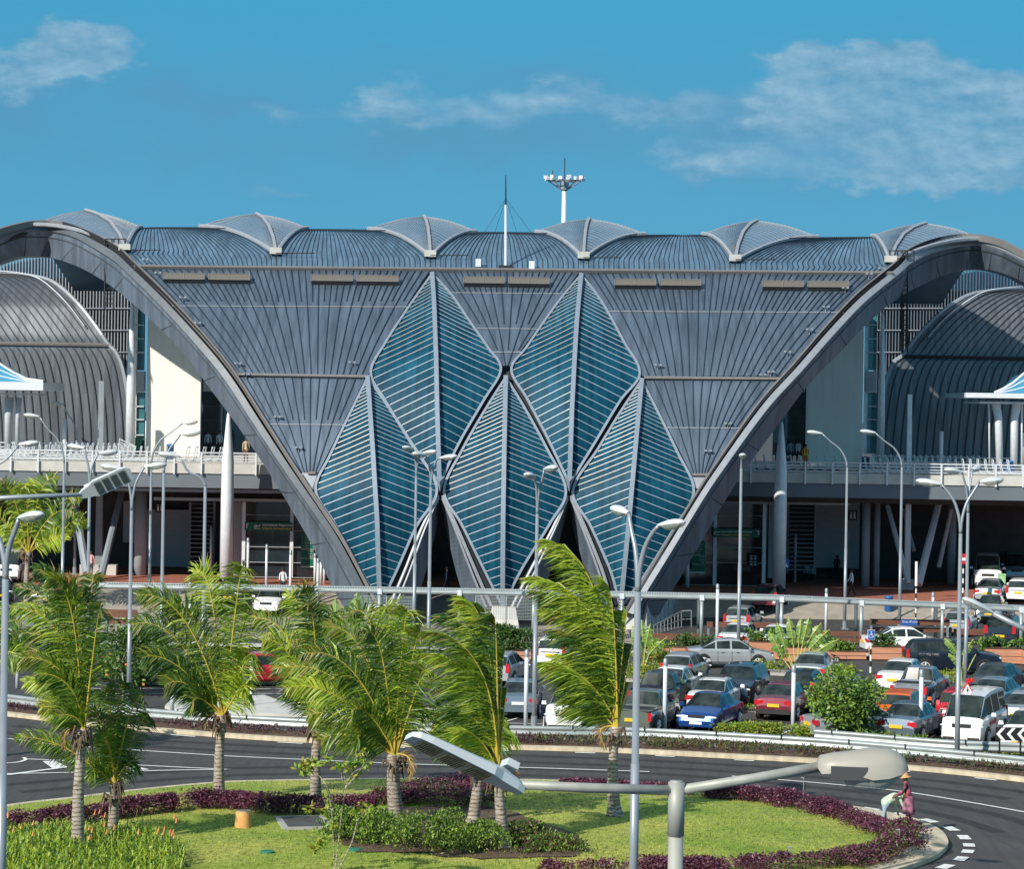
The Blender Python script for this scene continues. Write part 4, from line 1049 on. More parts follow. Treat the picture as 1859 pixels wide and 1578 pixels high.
street_lamp(Vector((At(136,1040,172).x,172,1.2)),11.0,[(180,.9,.5)],'single armed street lamp in the shade of the left vault with a dark head',SGL,split=1.8,m='pole_shade')
street_lamp(Vector((At(272,1061,157).x,157,.6)),10.8,[(0,1.9,.3)],'taller single armed street lamp in front of the white wall, head pointing right',SGL,split=2.2)
street_lamp(Vector((At(295,1060,118).x,118,0)),11.3,[(0,.75,.2)],'shorter single armed street lamp in front of the white wall, head pointing right',SGL,split=1.6)
street_lamp(Vector((At(371,1043,112).x,112,0)),10.0,[(180,1.15,.6)],'single armed street lamp left of the big left column, arm sloping up to the left',SGL,split=.7)
street_lamp(Vector((At(7,1300,57.8).x,57.8,0)),10.1,[(-38,.42,.2),(150,.5,.2)],'large double armed street lamp at the left edge of the picture',DBL,size=.85,r=.1,split=1.2)
street_lamp(Vector((At(-35,1300,118).x,118,0)),10.4,[(0,1.6,.5)],'street lamp with pole out of frame, head and arm crossing the left railing',SGL,split=1.6)
# long LED lantern heads on round arms (foreground)
def led_head(parent,c,d,pitch,L,w,name='led_head',green=False,roll=0,shade='lamp_shell',thin=1.0):
    d=Vector(d).normalized(); rot=d.to_track_quat('X','Z').to_matrix()@Matrix.Rotation(-R(pitch),3,'Y')@Matrix.Rotation(R(roll),3,'X')
    T=lambda x,y,z: c+rot@Vector((x,y,z))
    mb=MB(); prof=[(0,.35,.05),(.06,.5,.09),(.22,.72,.13),(.3,.98,.11),(.85,1,.075),(.95,.9,.06),(1,.6,.03)]; prof=[(t,k,h*thin) for t,k,h in prof]
    rows=[]
    for t,k,h in prof:
        ww=w/2*k; rows.append([T(t*L,-ww,-.02),T(t*L,-ww*.96,h*.6),T(t*L,-ww*.6,h),T(t*L,0,h*1.1),T(t*L,ww*.6,h),T(t*L,ww*.96,h*.6),T(t*L,ww,-.02)])
    mb.grid(rows); mb.grid([[r[-1],r[0]] for r in rows]); mb.add(rows[0],((0,1,2,3,4,5,6),)); mb.add(rows[-1],((6,5,4,3,2,1,0),))
    h=mb.build(name,shade,parent,False)
    mb=MB()
    for k in range(3 if not green else 4):
        n=3 if not green else 4; a=lerp(.3,.94,k/n); b=lerp(.3,.94,(k+1)/n)-.02; ww=w/2*.8
        mb.quad(T(a*L,-ww,-.028),T(a*L,ww,-.028),T(b*L,ww,-.028),T(b*L,-ww,-.028))
        for i in range(1,9): mb.quad(*[T(lerp(a,b,i/9)*L+dx,y,-.034) for dx,y in ((-.004,-ww),(-.004,ww),(.004,ww),(.004,-ww))],1)
    l=mb.build('led_panel',['lamp_led_green' if green else 'lamp_led','lamp_dark'],h)
    mb=MB(); mb.box(T(.16*L,0,.13),(.1*L,w*.5,.05),0,rot); mb.build('fixing_block',shade,h)
    return h
Y=17.0
e=empty('twin_street_lamp',(At(1229,1430,Y).x,Y,0),'nearest lamp post, slanted LED head on one arm and beige bowl lantern on the other','street lamp')
tp=At(1229,1437,Y); ox=tp.x
mb=MB(); mb.tube([(0,0,0),(0,0,tp.z-.12)],[.075,.05],14); mb.build('pole','pole_weathered',e,True)
mb=MB(); mb.tube([(0,0,tp.z-.3),(0,0,tp.z+.06)],.056,14); mb.tube([(0,0,tp.z+.05),(0,0,tp.z+.07)],.045,14); mb.build('pole_collar','pole_weathered',e,True)
def rel(px,py,Yy): p=At(px,py,Yy); return Vector((p.x-ox,p.y-Y,p.z))
mb=MB(); mb.tube([rel(1229,1436,17),rel(1060,1431,16.9),rel(935,1425,16.8)],[.034,.033,.03],10); mb.build('arm','pole_weathered',e,True)
mb=MB(); mb.tube([rel(1229,1436,17),rel(1370,1414,17.1),rel(1512,1389,17.15)],[.034,.034,.036],10); mb.build('arm','pole_weathered',e,True)
a=rel(948,1438,16.8); b=rel(744,1336,16.55)
led_head(e,a,(b-a).normalized()*Vector((1,1,0)),math.degrees(math.asin((b-a).normalized().z)),(b-a).length,.22,roll=20,thin=.62)
# beige bowl lantern
c=rel(1512,1392,17.15); hx=lambda x,y:rel(x,y,17.1)
mb=MB(); rows=[]
for x,yt,yb,dp in ((1484,1384,1394,.07),(1490,1372,1402,.11),(1515,1367,1400,.13),(1545,1364,1401,.155),(1580,1358,1411,.175),(1610,1358,1408,.175),(1632,1366,1402,.155),(1643,1378,1396,.12),(1648,1390,1398,.06)):
    t=hx(x,yt); bb=hx(x,yb); h=(t.z-bb.z); rows.append([Vector((t.x,t.y+dp*math.cos(q),bb.z+h*max(0,math.sin(q))**.6)) for q in [math.pi*i/10 for i in range(11)]])
mb.grid(rows); mb.add(rows[0],(tuple(range(11)),)); mb.add(rows[-1],(tuple(range(10,-1,-1)),)); hd=mb.build('lamp_head','lamp_beige',e,True)
mb=MB(); rows=[]
for x,yt,yb,dp in ((1524,1402,1404,.10),(1535,1402,1426,.13),(1560,1404,1437,.15),(1588,1404,1439,.155),(1614,1403,1431,.145),(1632,1400,1414,.11),(1643,1399,1402,.06)):
    t=hx(x,yt); bb=hx(x,yb); h=(t.z-bb.z); rows.append([Vector((t.x,t.y+dp*math.cos(q),t.z-h*max(0,math.sin(q))**.7)) for q in [math.pi*i/10 for i in range(11)]])
mb.grid([r[::-1] for r in rows]); mb.build('lamp_bowl','bowl',hd,True)
mb=MB(); q=hx(1565,1398); mb.tube([hx(1540,1402),q,hx(1600,1408)],.02,6); mb.lathe(hx(1596,1412)-Vector((0,0,.04)),[(0,0),(.035,.02),(.035,.07),(0,.09)],8); mb.build('bulb','light_clear',hd)
mb=MB(); p0,p1=hx(1505,1403),hx(1584,1412); mb.bbox((p0.x,p0.y-.165,p1.z),(p1.x-.05,p0.y-.12,p0.z+.06)); mb.build('hinge_recess','lamp_dark',hd)
mb=MB(); p0=hx(1499,1392); mb.tube([p0,p0+Vector((.06,-.01,0))],.043,10); mb.build('arm_clamp','lamp_beige',hd)
# LED head on the left, pole out of frame
Y=42.0; e=empty('street_lamp',(At(-70,1000,Y).x,Y,0),'greenish LED lamp head on a long grey arm reaching in from the left edge','street lamp')
ox=e.location.x
mb=MB(); z=At(0,905,Y).z; mb.tube([(0,0,0),(0,0,z-.1)],[.1,.06],12); mb.build('pole','pole_grey',e,True)
mb=MB(); p=rel(-70,907,Y); q=rel(149,898,Y); q.y=0;p.y=0; mb.tube([(0,0,z-.1),p,rel(30,903,Y),q],[.045,.045,.04,.035],8); mb.build('arm','pole_grey',e,True)
a=Vector((rel(147,900,Y).x,0,rel(147,900,Y).z)); b=Vector((rel(239,858,Y).x,0,rel(239,858,Y).z))
led_head(e,a,(1,0,0),math.degrees(math.atan2(b.z-a.z,b.x-a.x)),(b-a).length,.3,green=True,roll=-62)
# lamp head entering from the right edge
Y=45.0; e=empty('street_lamp',(At(1930,1200,Y).x,Y,0),'pale street lamp head reaching in from the right edge above the parked cars','street lamp')
ox=e.location.x; z=At(1859,1142,Y).z
mb=MB(); mb.tube([(0,0,0),(0,0,z-.9)],[.1,.07],12); mb.build('pole','pole_grey',e,True)
mb=MB(); q=rel(1803,1114,Y); mb.tube([(0,0,z-.9),rel(1915,1172,Y),rel(1859,1142,Y),q],[.06,.055,.05,.045],10); mb.build('arm','pole_grey',e,True)
sh,bo=MB(),MB(); lamp_head(sh,bo,q,Vector((-1,-.25,0)),.62,.26); h=sh.build('lamp_head','lamp_shell',e,True); bo.build('lamp_bowl','bowl',e,True).parent=h
# square pylons that rise past the deck
for (x0,x1,xt0,xt1,yt,yb,lab) in ((174,186,183,192,692,1044,'tall square grey pylon rising past the deck in front of the left vault'),(1642,1652,1641,1648,716,1071,'tall square pale pylon rising past the deck in front of the right vault')):
    Y=161; a=G((x0+x1)/2,yb); t=At((xt0+xt1)/2,yt,a.y); w=(x1-x0)/F*a.y; e=empty('pylon',a,lab,'pylon'); mb=MB(); h=t.z-a.z
    mb.add([(sx*w/2*k,sy*w/2*k,z) for z,k in ((0,1.1),(h,.75)) for sx,sy in ((-1,-1),(1,-1),(1,1),(-1,1))],((0,1,5,4),(1,2,6,5),(2,3,7,6),(3,0,4,7),(4,5,6,7))); mb.build('shaft','white_metal' if x0>900 else 'pole_grey',e)
    mb=MB(); mb.box((0,0,.35),(w*(5.5 if x0<900 else 2.2),w*2,.7)); mb.build('plinth','concrete_light' if x0<900 else 'wall_grey',e)
# short white light posts
def post(px,py,ytop,label,name='post_light',r=.085,m='white_metal',group='short white light posts'):
    a=G(px,py); h=HC-deroll(px,ytop)[1]*a.y/F-a.z; e=empty(name,a,label,'light post',group)
    mb=MB(); mb.tube([(0,0,0),(0,0,h)],r,10); mb.build('shaft',m,e,True); mb=MB(); mb.lathe((0,0,h),[(r*1.1,-.25),(r*1.1,0),(r*.6,.05),(0,.06)],10); mb.build('cap','pole_grey',e,True)
    return e
for a in ((955,1322,1182,'white light post immediately left of the lamp pole, in front of the grey sedan'),(1207,1332,1198,'white light post between the olive pickup and the blue car'),(1440,1337,1210,'white light post in front of the dark red sedan'),(1672,1345,1218,'white light post in front of the blue grey sedan'),(313,1295,1240,'white light post behind the guard rail near the pale traffic island'),
          (32,1250,1176,'white light post at the left edge behind the leaning palm fronds'),(421,1062,968,'white post beside the foot of the left column'),(450,1068,978,'white post at the left end of the left entrance glazing'),(484,1075,990,'white post in front of the left entrance, left of the man in white shirt'),(527,1110,1000,'white post just right of the man in white shirt'),
          (572,1061,1006,'first white post beside the green banner'),(577,1100,1015,'second white post beside the green banner, nearest'),(583,1061,1014,'third white post beside the green banner'),(589,1061,1014,'fourth white post beside the green banner'),
          (1302,1178,1062,'white post on the terrace right of the first round walkway post'),(1500,1150,1070,'white post between the dark car park lane and the fan palm'),(1694,1128,1077,'white post on the paved island right of the blue bin'),(1444,1058,969,'white post right of the right hand column, nearest the stairs'),(1461,1042,962,'white post in front of the right stairs'),
          (383,1045,955,'white post beside the lower left staircase'),(325,1030,937,'dark shaded post in front of the service wall'),(1249,1068,1020,'left white post under the right arch'),(1258,1062,1018,'right white post under the right arch'),(346,1068,1050,'short white bollard on the left brick apron')):
    post(*a)
for (x,yb,yt,lab) in ((292,820,742,'tall thin white post before the left white wall, first of three'),(298,820,747,'tall thin white post before the left white wall, second of three'),(304,820,750,'tall thin white post before the left white wall, third of three'),(266,820,764,'thin white post at the left corner of the white wall'),
                 (1527,832,767,'tall thin post before the right wall, first of three'),(1533,832,763,'tall thin post before the right wall, second of three'),(1539,832,760,'tall thin post before the right wall, third of three'),(1564,834,780,'thin post at the corner of the right wall'),(1709,850,783,'white post standing on the deck right of the square pylon'),(1856,845,786,'white post on the deck at the right edge'),(118,805,760,'white post on the deck over the left vault')):
    Y=178 if x not in (1709,1856,118) else 172; p=At(x,yb,Y); h=At(x,yt,Y).z; zf=8.95+(Y-166)*.03; e=empty('light_post',(p.x,Y,zf),lab,'light post','thin posts on the upper deck'); mb=MB(); mb.tube([(0,0,0),(0,0,h-zf)],.09 if Y>175 else .13,8); mb.build('shaft','white_metal',e,True)
    mb=MB(); mb.box((0,0,.02),(.3,.3,.04)); mb.build('base_plate','pole_grey',e)
# ---------------------------------------------------------------- guard rails
def guard_rail(Q,label,nn=60,h=.72,zb=0):
    P=catmull([G(a,b,.15) for a,b in Q],nn); e=empty('guard_rail',(0,0,0),label,'guard rail','galvanised guard rails beside the road')
    prof=[(.0,.34),(-.05,.31),(-.07,.26),(-.03,.2),(0,.17),(-.03,.14),(-.07,.08),(-.05,.03),(0,0)]
    mb=MB(); rows=[]
    for i,p in enumerate(P):
        t=(P[min(i+1,nn)]-P[max(i-1,0)]).normalized(); n_=Vector((-t.y,t.x,0))
        if n_.y<0: n_=-n_
        rows.append([Vector((p.x+n_.x*a*1.3,p.y+n_.y*a*1.3,h-.36+b*1.12)) for a,b in prof])
    mb.grid(rows); mb.build('beam','galv',e,True)
    L=0; nx=.6
    for i in range(1,len(P)):
        L+=(P[i]-P[i-1]).length
        if L>nx:
            nx+=2.6; p=P[i]; mb=MB(); mb.bbox((p.x-.06,p.y+.05,0),(p.x+.06,p.y+.2,h-.04)); mb.build('rail_post','galv_shade',e)
            t=(P[min(i+1,nn)]-P[i-1]).normalized(); mb=MB(); 
            q=p+Vector((0,-.11,h-.17)); mb.box(q,(.05,.02,.2)); mb.build('reflector','car_trim',e)
    return e
guard_rail([(-300,1262),(-150,1268),(0,1285),(120,1300),(250,1312),(400,1324),(560,1333),(700,1338),(880,1344),(1000,1347),(1140,1349),(1300,1357),(1500,1370),(1700,1388),(1859,1404),(2000,1420)],'long galvanised guard rail curving along the whole roundabout verge',150)
guard_rail([(1480,1352),(1600,1362),(1720,1372),(1859,1378),(2000,1384)],'second galvanised guard rail behind the first, under the black and white arrow board',50)
# ---------------------------------------------------------------- signs
def striped_pole(e,h,r=.05,first=0):
    k=0; z=0
    mb=MB(); 
    while z<h: 
        mb.tube([(0,0,z),(0,0,min(h,z+.3))],r,8,(k+first)%2,cap=False); z+=.3; k+=1
    return mb.build('striped_pole',['white','black'],e)
def signpost(px,py,ytop,label,Yk=None):
    a=G(px,py); h=HC-deroll(px,ytop)[1]*a.y/F-a.z; e=empty('road_sign',a,label,'road sign'); return e,h,a.y/F
# wheelchair parking sign
e,h,s=signpost(1581,1222,1144,'blue wheelchair parking sign on a black and white striped pole')
striped_pole(e,h); mb=MB(); w=13*s; mb.box((0,-.07,h-w*.7),(w,.03,w*1.4)); p=mb.build('sign_plate','white',e)
mb=MB(); mb.box((0,-.09,h-w*.7),(w*.9,.02,w*1.3)); mb.build('blue_field','blue_sign',p)
mb=MB(); z0=h-w*.7; y=-.115; mb.lathe((0,y,z0+w*.38),[(0,-.02),(w*.08,-.01),(w*.08,.01),(0,.02)],8,0,Matrix.Rotation(R(90),3,'X'))
mb.tube([(0,y,z0+w*.27),(0,y,z0-w*.02),(w*.22,y,z0-w*.02),(w*.28,y,z0-w*.3),(w*.36,y,z0-w*.3)],w*.045,5); mb.tube([(w*.0,y,z0+w*.14),(w*.2,y,z0+w*.14)],w*.035,5)
mb.tube([(w*(-.03)+w*.24*math.cos(q),y,z0-w*.16+w*.24*math.sin(q)) for q in [R(110+i*20) for i in range(13)]],w*.035,5); mb.build('wheelchair_symbol','white',p)
# pedestrian crossing sign (blue)
e,h,s=signpost(1424,1080,1015,'square blue pedestrian crossing sign beside the right column')
striped_pole(e,h-18*s); w=17*s; mb=MB(); mb.box((0,-.07,h-w/2),(w,.03,w)); p=mb.build('sign_plate','blue_sign',e)
mb=MB(); mb.add([(-w*.38,-.09,h-w*.85),(w*.38,-.09,h-w*.85),(0,-.09,h-w*.12)],((0,1,2),)); mb.build('white_triangle','white',p)
mb=MB(); y=-.11; z=h-w
mb.tube([(0,y,z+w*.62),(0,y,z+w*.42)],w*.05,5); mb.tube([(0,y,z+w*.42),(-w*.12,y,z+w*.2)],w*.035,5); mb.tube([(0,y,z+w*.42),(w*.1,y,z+w*.2)],w*.035,5); mb.tube([(-w*.12,y,z+w*.46),(0,y,z+w*.58),(w*.12,y,z+w*.44)],w*.03,5); mb.lathe((0,y,z+w*.69),[(0,-.01),(w*.05,0),(0,.01)],8,0,Matrix.Rotation(R(90),3,'X')); mb.build('walking_figure','black',p)
# triangular crossing warning sign
e,h,s=signpost(1755,1350,1239,'red edged triangular crossing sign on a striped pole before the white van')
striped_pole(e,h-33*s,.045); w=28*s; T=h; 
def tri(k,y,mi,mb): cz=T-w*.58; mb.add([(-w/2*k,y,cz-w*.33*k),(w/2*k,y,cz-w*.33*k),(0,y,cz+w*.58*k),(-w/2*k,y+.02,cz-w*.33*k),(w/2*k,y+.02,cz-w*.33*k),(0,y+.02,cz+w*.58*k)],((0,1,2),(5,4,3),(0,3,4,1),(1,4,5,2),(2,5,3,0)),mi)
mb=MB(); tri(1.08,-.06,0,mb); p=mb.build('sign_plate','red_sign',e); mb=MB(); tri(.8,-.085,0,mb); mb.build('white_field','white',p)
mb=MB(); z=T-w*.88; y=-.11
for k in (-2,-1,0,1,2): mb.tube([(k*w*.1,y,z+w*.02),(k*w*.055,y,z+w*.2)],w*.022,4)
mb.tube([(0,y,z+w*.48),(0,y,z+w*.33),(-w*.1,y,z+w*.16)],w*.03,5); mb.tube([(0,y,z+w*.33),(w*.09,y,z+w*.16)],w*.03,5); mb.tube([(-w*.09,y,z+w*.36),(0,y,z+w*.46),(w*.09,y,z+w*.35)],w*.022,5); mb.lathe((0,y,z+w*.54),[(0,-.01),(w*.04,0),(0,.01)],8,0,Matrix.Rotation(R(90),3,'X')); mb.build('crossing_symbol','black',p)
# no entry sign
e,h,s=signpost(1748,1130,1006,'red and white no entry sign on a striped pole beside the right lamp posts')
striped_pole(e,h-19*s); mb=MB(); mb.box((0,-.07,h-9*s),(9*s,.03,19*s)); p=mb.build('sign_plate','red_sign',e); mb=MB(); mb.box((0,-.09,h-9.5*s),(9*s,.02,5*s)); mb.build('white_bar','white',p)
for (px,py,yt,lab) in ((1663,1131,1020,'black and white striped pole with a white top on the right forecourt'),(456,1286,1200,'black and white striped pole on the pale traffic island'),(1510,1346,1290,'short black and white striped post in front of the round leafy tree')):
    e,h,s=signpost(px,py,yt,lab); e.name='striped_post'; e['category']='post'; striped_pole(e,h*.6,.05); mb=MB(); mb.tube([(0,0,h*.6),(0,0,h)],.085,8); mb.build('white_top','white',e)
# arrow board
p0=G(1825,1392,.1); e=empty('chevron_board',p0,'black and white chevron arrow board pointing left in front of the parked van, right edge','road sign')
s=p0.y/F; z1=HC-deroll(1825,1326)[1]*s; z0=HC-deroll(1825,1350)[1]*s; hh=z1-z0
mb=MB(); mb.bbox((-18*s,-.03,z0),(60*s,0,z1)); bd=mb.build('board','black',e)
mb=MB()
for k in range(4):
    x=-17*s+k*19*s; hw=6.5*s
    for a,b in ((0,1),(1,0)):
        za,zb=(z0+hh*.03,z0+hh*.5) if a==0 else (z0+hh*.5,z0+hh*.97)
        xa,xb=(x+10*s,x) if a==0 else (x,x+10*s)
        mb.add([(xa,-.045,za),(xa+hw,-.045,za),(xb+hw,-.045,zb),(xb,-.045,zb)],((0,1,2,3),))
mb.build('chevrons','white',bd)
for x in (-10*s,28*s): mb=MB(); mb.tube([(x,.03,0),(x,.03,z0+.1)],.035,6); mb.build('leg','black',e)
# hanging green direction boards and banners
def board(x0,y0,x1,y1,Y,m,lab,name='direction_board',cat='sign',grp=None):
    a=At(x0,y1,Y); b=At(x1,y0,Y); e=empty(name,(a.x,Y,a.z),lab,cat,grp); w,h=b.x-a.x,b.z-a.z; mb=MB(); mb.bbox((0,0,0),(w,.1,h)); mb.build('panel',m,e); return e,w,h
def arrow(e,w,h,x,flip,z=.5):
    mb=MB(); c=(x,-.02,h*z); k=h*.3; d=-1 if not flip else 1
    mb.tube([(x-d*-k*.8,-.02,h*z-k*.8),(x+d*k*.8,-.02,h*z+k*.8)],h*.06,4); mb.tube([(x+d*k*.1,-.02,h*z+k*.85),(x+d*k*.85,-.02,h*z+k*.85),(x+d*k*.85,-.02,h*z+k*.1)],h*.06,4); mb.build('arrow','white',e)
def plane_sym(e,x,z,k,fl=1):
    mb=MB(); mb.tube([(x-k*.5*fl,-.02,z-k*.12),(x+k*.5*fl,-.02,z+k*.15)],k*.09,5); mb.tube([(x-k*.1*fl,-.02,z),(x-k*.3*fl,-.02,z+k*.3)],k*.06,4); mb.tube([(x-k*.45*fl,-.02,z-k*.1),(x-k*.55*fl,-.02,z+k*.18)],k*.05,4); mb.tube([(x-k*.5,-.02,z-k*.35),(x+k*.5,-.02,z-k*.35)],k*.05,4); mb.build('aeroplane_symbol','white',e)
for (x0,y0,x1,y1,fl,lab) in ((445,949,531,963,0,'green International Departures board over the left entrance'),(1296,961,1380,975,1,'green International Departures board over the right entrance')):
    e,w,h=board(x0,y0,x1,y1,169.6,'green_sign',lab)
    arrow(e,w,h,w*.09 if not fl else w*.93,fl); plane_sym(e,w*.27 if not fl else w*.08,h*.5,h*.75)
    tx=w*.37 if not fl else w*.17
    text_mesh('International Departures',h*.36,(tx,-.012,h*.56),e,'white',bold=.003); text_mesh('Départs Internationaux',h*.36,(tx,-.012,h*.16),e,'yellow_sign',bold=.003)
for (x0,y0,x1,y1,lab) in ((547,972,571,1030,'tall green information banner hanging beside the left arch leg'),(1257,984,1281,1040,'tall dark green information banner under the right arch leg')):
    e,w,h=board(x0,y0,x1,y1,168.5,'green_sign',lab,'information_banner','banner')
    for k,t in enumerate(('Departures','Check-in','Ticketing','Offices','Toilets')): text_mesh(t,h*.05,(w*.3,-.012,h*(.9-.08*k)),e,'white')
    for k,t in enumerate(('Arrivals','Parking','Taxis')): text_mesh(t,h*.05,(w*.93,-.012,h*(.48-.08*k)),e,'white',align='RIGHT')
    mb=MB(); mb.bbox((0,-.01,h*.55),(w,0,h*.56)); mb.bbox((0,-.01,h*.27),(w,0,h*.28)); mb.bbox((0,-.01,0),(w,0,h*.03)); mb.build('divider','white',e)
e,w,h=board(1360,1007,1376,1029,169.8,'black','dark pictogram board with four white service symbols by the right entrance','pictogram_board')
mb=MB()
for i in (0,1):
    for j in (0,1): x=w*(.27+.46*i); z=h*(.27+.46*j); mb.bbox((x-w*.17,-.02,z-h*.14),(x+w*.17,0,z-h*.1)); mb.bbox((x-w*.17,-.02,z+h*.1),(x+w*.17,0,z+h*.14)); mb.tube([(x,-.02,z-h*.1),(x,-.02,z+h*.02)],w*.05,5)
mb.build('symbols','white',e)
for (x0,y0,x1,y1,lab) in ((352,762,359,774,'small yellow notice on the left white wall'),(1474,776,1481,788,'small yellow notice on the shaded right wall')):
    e,w,h=board(x0,y0,x1,y1,179.8,'yellow_sign',lab,'wall_notice'); mb=MB(); mb.lathe((w/2,-.01,h*.6),[(0,0),(w*.25,0),(w*.25,.02)],10,0,Matrix.Rotation(R(90),3,'X')); mb.bbox((w*.4,-.02,h*.1),(w*.6,0,h*.4)); mb.build('symbol','black',e)
for (x0,y0,x1,y1,lab) in ((353,782,361,792,'small grey machine box fixed to the left white wall'),(1474,800,1482,812,'small dark telephone box on the shaded right wall')):
    e,w,h=board(x0,y0,x1,y1,179.4,'wall_grey' if x0<900 else 'dark_wall',lab,'wall_box','wall box'); mb=MB(); mb.bbox((w*.2,-.05,h*.3),(w*.8,0,h*.8)); mb.build('screen','black',e)
# bins, lime box, benches on deck
def bin_(p,m,r,h,lab,g='rubbish bins'):
    e=empty('rubbish_bin',p,lab,'bin',g); mb=MB(); mb.lathe((0,0,0),[(r*.85,0),(r,h*.05),(r*.95,h*.85),(r*1.05,h*.87),(r*.9,h),(0,h*1.03)],14); mb.build('body',m,e,True)
    mb=MB(); mb.bbox((-r*.5,-r*1.02,h*.68),(r*.5,-r*.8,h*.82)); mb.build('slot','black',e)
bin_((At(310,800,172).x,172,9.1),'bin_blue',.26,1.05,'blue rubbish bin on the deck in front of the left white wall'); bin_((At(1573,800,174).x,174,9.2),'bin_blue',.28,.8,'dark blue bin on the deck at the corner of the right wall'); bin_((At(1835,800,170).x,170,9.05),'bin_blue',.3,.9,'blue bin beside the canopy columns on the right deck')
p=G(1614,1110); bin_(p,'bin_blue',.27,.95,'bright blue rubbish bin on the paved island behind the walkway frame')
p=G(1702,1042); bin_(p,'bin_blue',.3,.9,'dark blue bin in the shade left of the parked white minibus')
e=empty('green_cart',(At(245,795,176).x,176,9.25),'dark green wheeled bin with a person leaning on it on the left deck','wheeled bin'); mb=MB(); mb.box((0,0,.65),(.85,.7,1.0),0,None,1.15); mb.build('body','bin_green',e); mb=MB(); mb.box((0,-.02,1.2),(1.05,.85,.1)); mb.build('lid','bin_green',e)
for s_ in (-.3,.3): mb=MB(); mb.tube([(s_,-.38,.1),(s_,-.3,.1)],.1,10); mb.build('wheel','tyre',e)
p=G(1819,1086); e=empty('lime_box',p,'lime green upright box beside the white minibus','service box'); mb=MB(); mb.box((0,0,.75),(.4,.4,1.5)); mb.build('body','lime_box',e); mb=MB(); mb.box((0,0,1.52),(.46,.46,.08)); mb.build('lid','lime_box',e)
# big tank shaped trolley dock on the left deck
e=empty('trolley_dock',(At(230,815,169).x,169,9.02),'white slatted trolley dock side panel on the left deck','trolley dock'); mb=MB(); 
for k in range(9): mb.tube([(-.55+.02*k,0,.05+.17*k),(.55-.12*(8-k)*.2,0,.0+.13*k)],.03,4)
mb.tube([(-.6,0,0),(-.45,0,1.5),(.6,0,.95),(.55,0,0)],.04,5); mb.build('frame','white_metal',e)
# ---------------------------------------------------------------- luggage trolleys
def trolley_proto():
    e=empty('luggage_trolley',(0,0,0),'silver luggage trolley nested in the row behind the left deck railing','luggage trolley')
    mb=MB()
    for s_ in (-.27,.27): mb.tube([(s_,.45,.12),(s_,-.35,.16),(s_,-.45,.55),(s_,-.5,.98)],.032,4)
    mb.tube([(-.27,.45,.12),(.27,.45,.12)],.02,4); mb.tube([(-.3,-.52,1.0),(.3,-.52,1.0)],.04,5); mb.build('frame','white_metal',e)
    mb=MB()
    for z in (.3,.45,.6,.75): mb.tube([(-.27,-.4,z),(.27,-.4,z)],.014,4)
    mb.box((0,.03,.17),(.5,.75,.02)); mb.build('basket','galv_shade',e)
    for x,y in ((-.25,-.35),(.25,-.35),(0,.4)): mb=MB(); mb.tube([(x-.02,y,.06),(x+.02,y,.06)],.06,8); mb.build('wheel','tyre',e)
    return e
tp_=trolley_proto(); used=False
GA='nested luggage trolleys on the left deck'; GB='nested luggage trolleys on the right deck'
for (xa,xb,Y,step,rz,lab,g) in ((3,232,172.0,.36,90,'silver luggage trolley in the far nested row against the left vault',GA),(3,300,168.3,.42,90,'silver luggage trolley in the near nested row behind the left deck railing',GA),
                         (330,405,168.8,.55,80,'silver luggage trolley in the loose row in front of the white wall','luggage trolleys before the left white wall'),
                         (1600,1800,173,.4,-90,'silver luggage trolley in the far nested row against the right vault',GB),(1585,1850,168.4,.5,-90,'silver luggage trolley in the near nested row behind the right deck railing',GB),(1385,1560,170.5,.6,-90,'shaded luggage trolley in the row under the right arch',GB)):
    x=At(xa,800,Y).x; x1=At(xb,800,Y).x
    while x<x1:
        place(tp_,used,(x,Y,8.95+(Y-166)*.03),R(rz),lab,g); used=True; x+=step
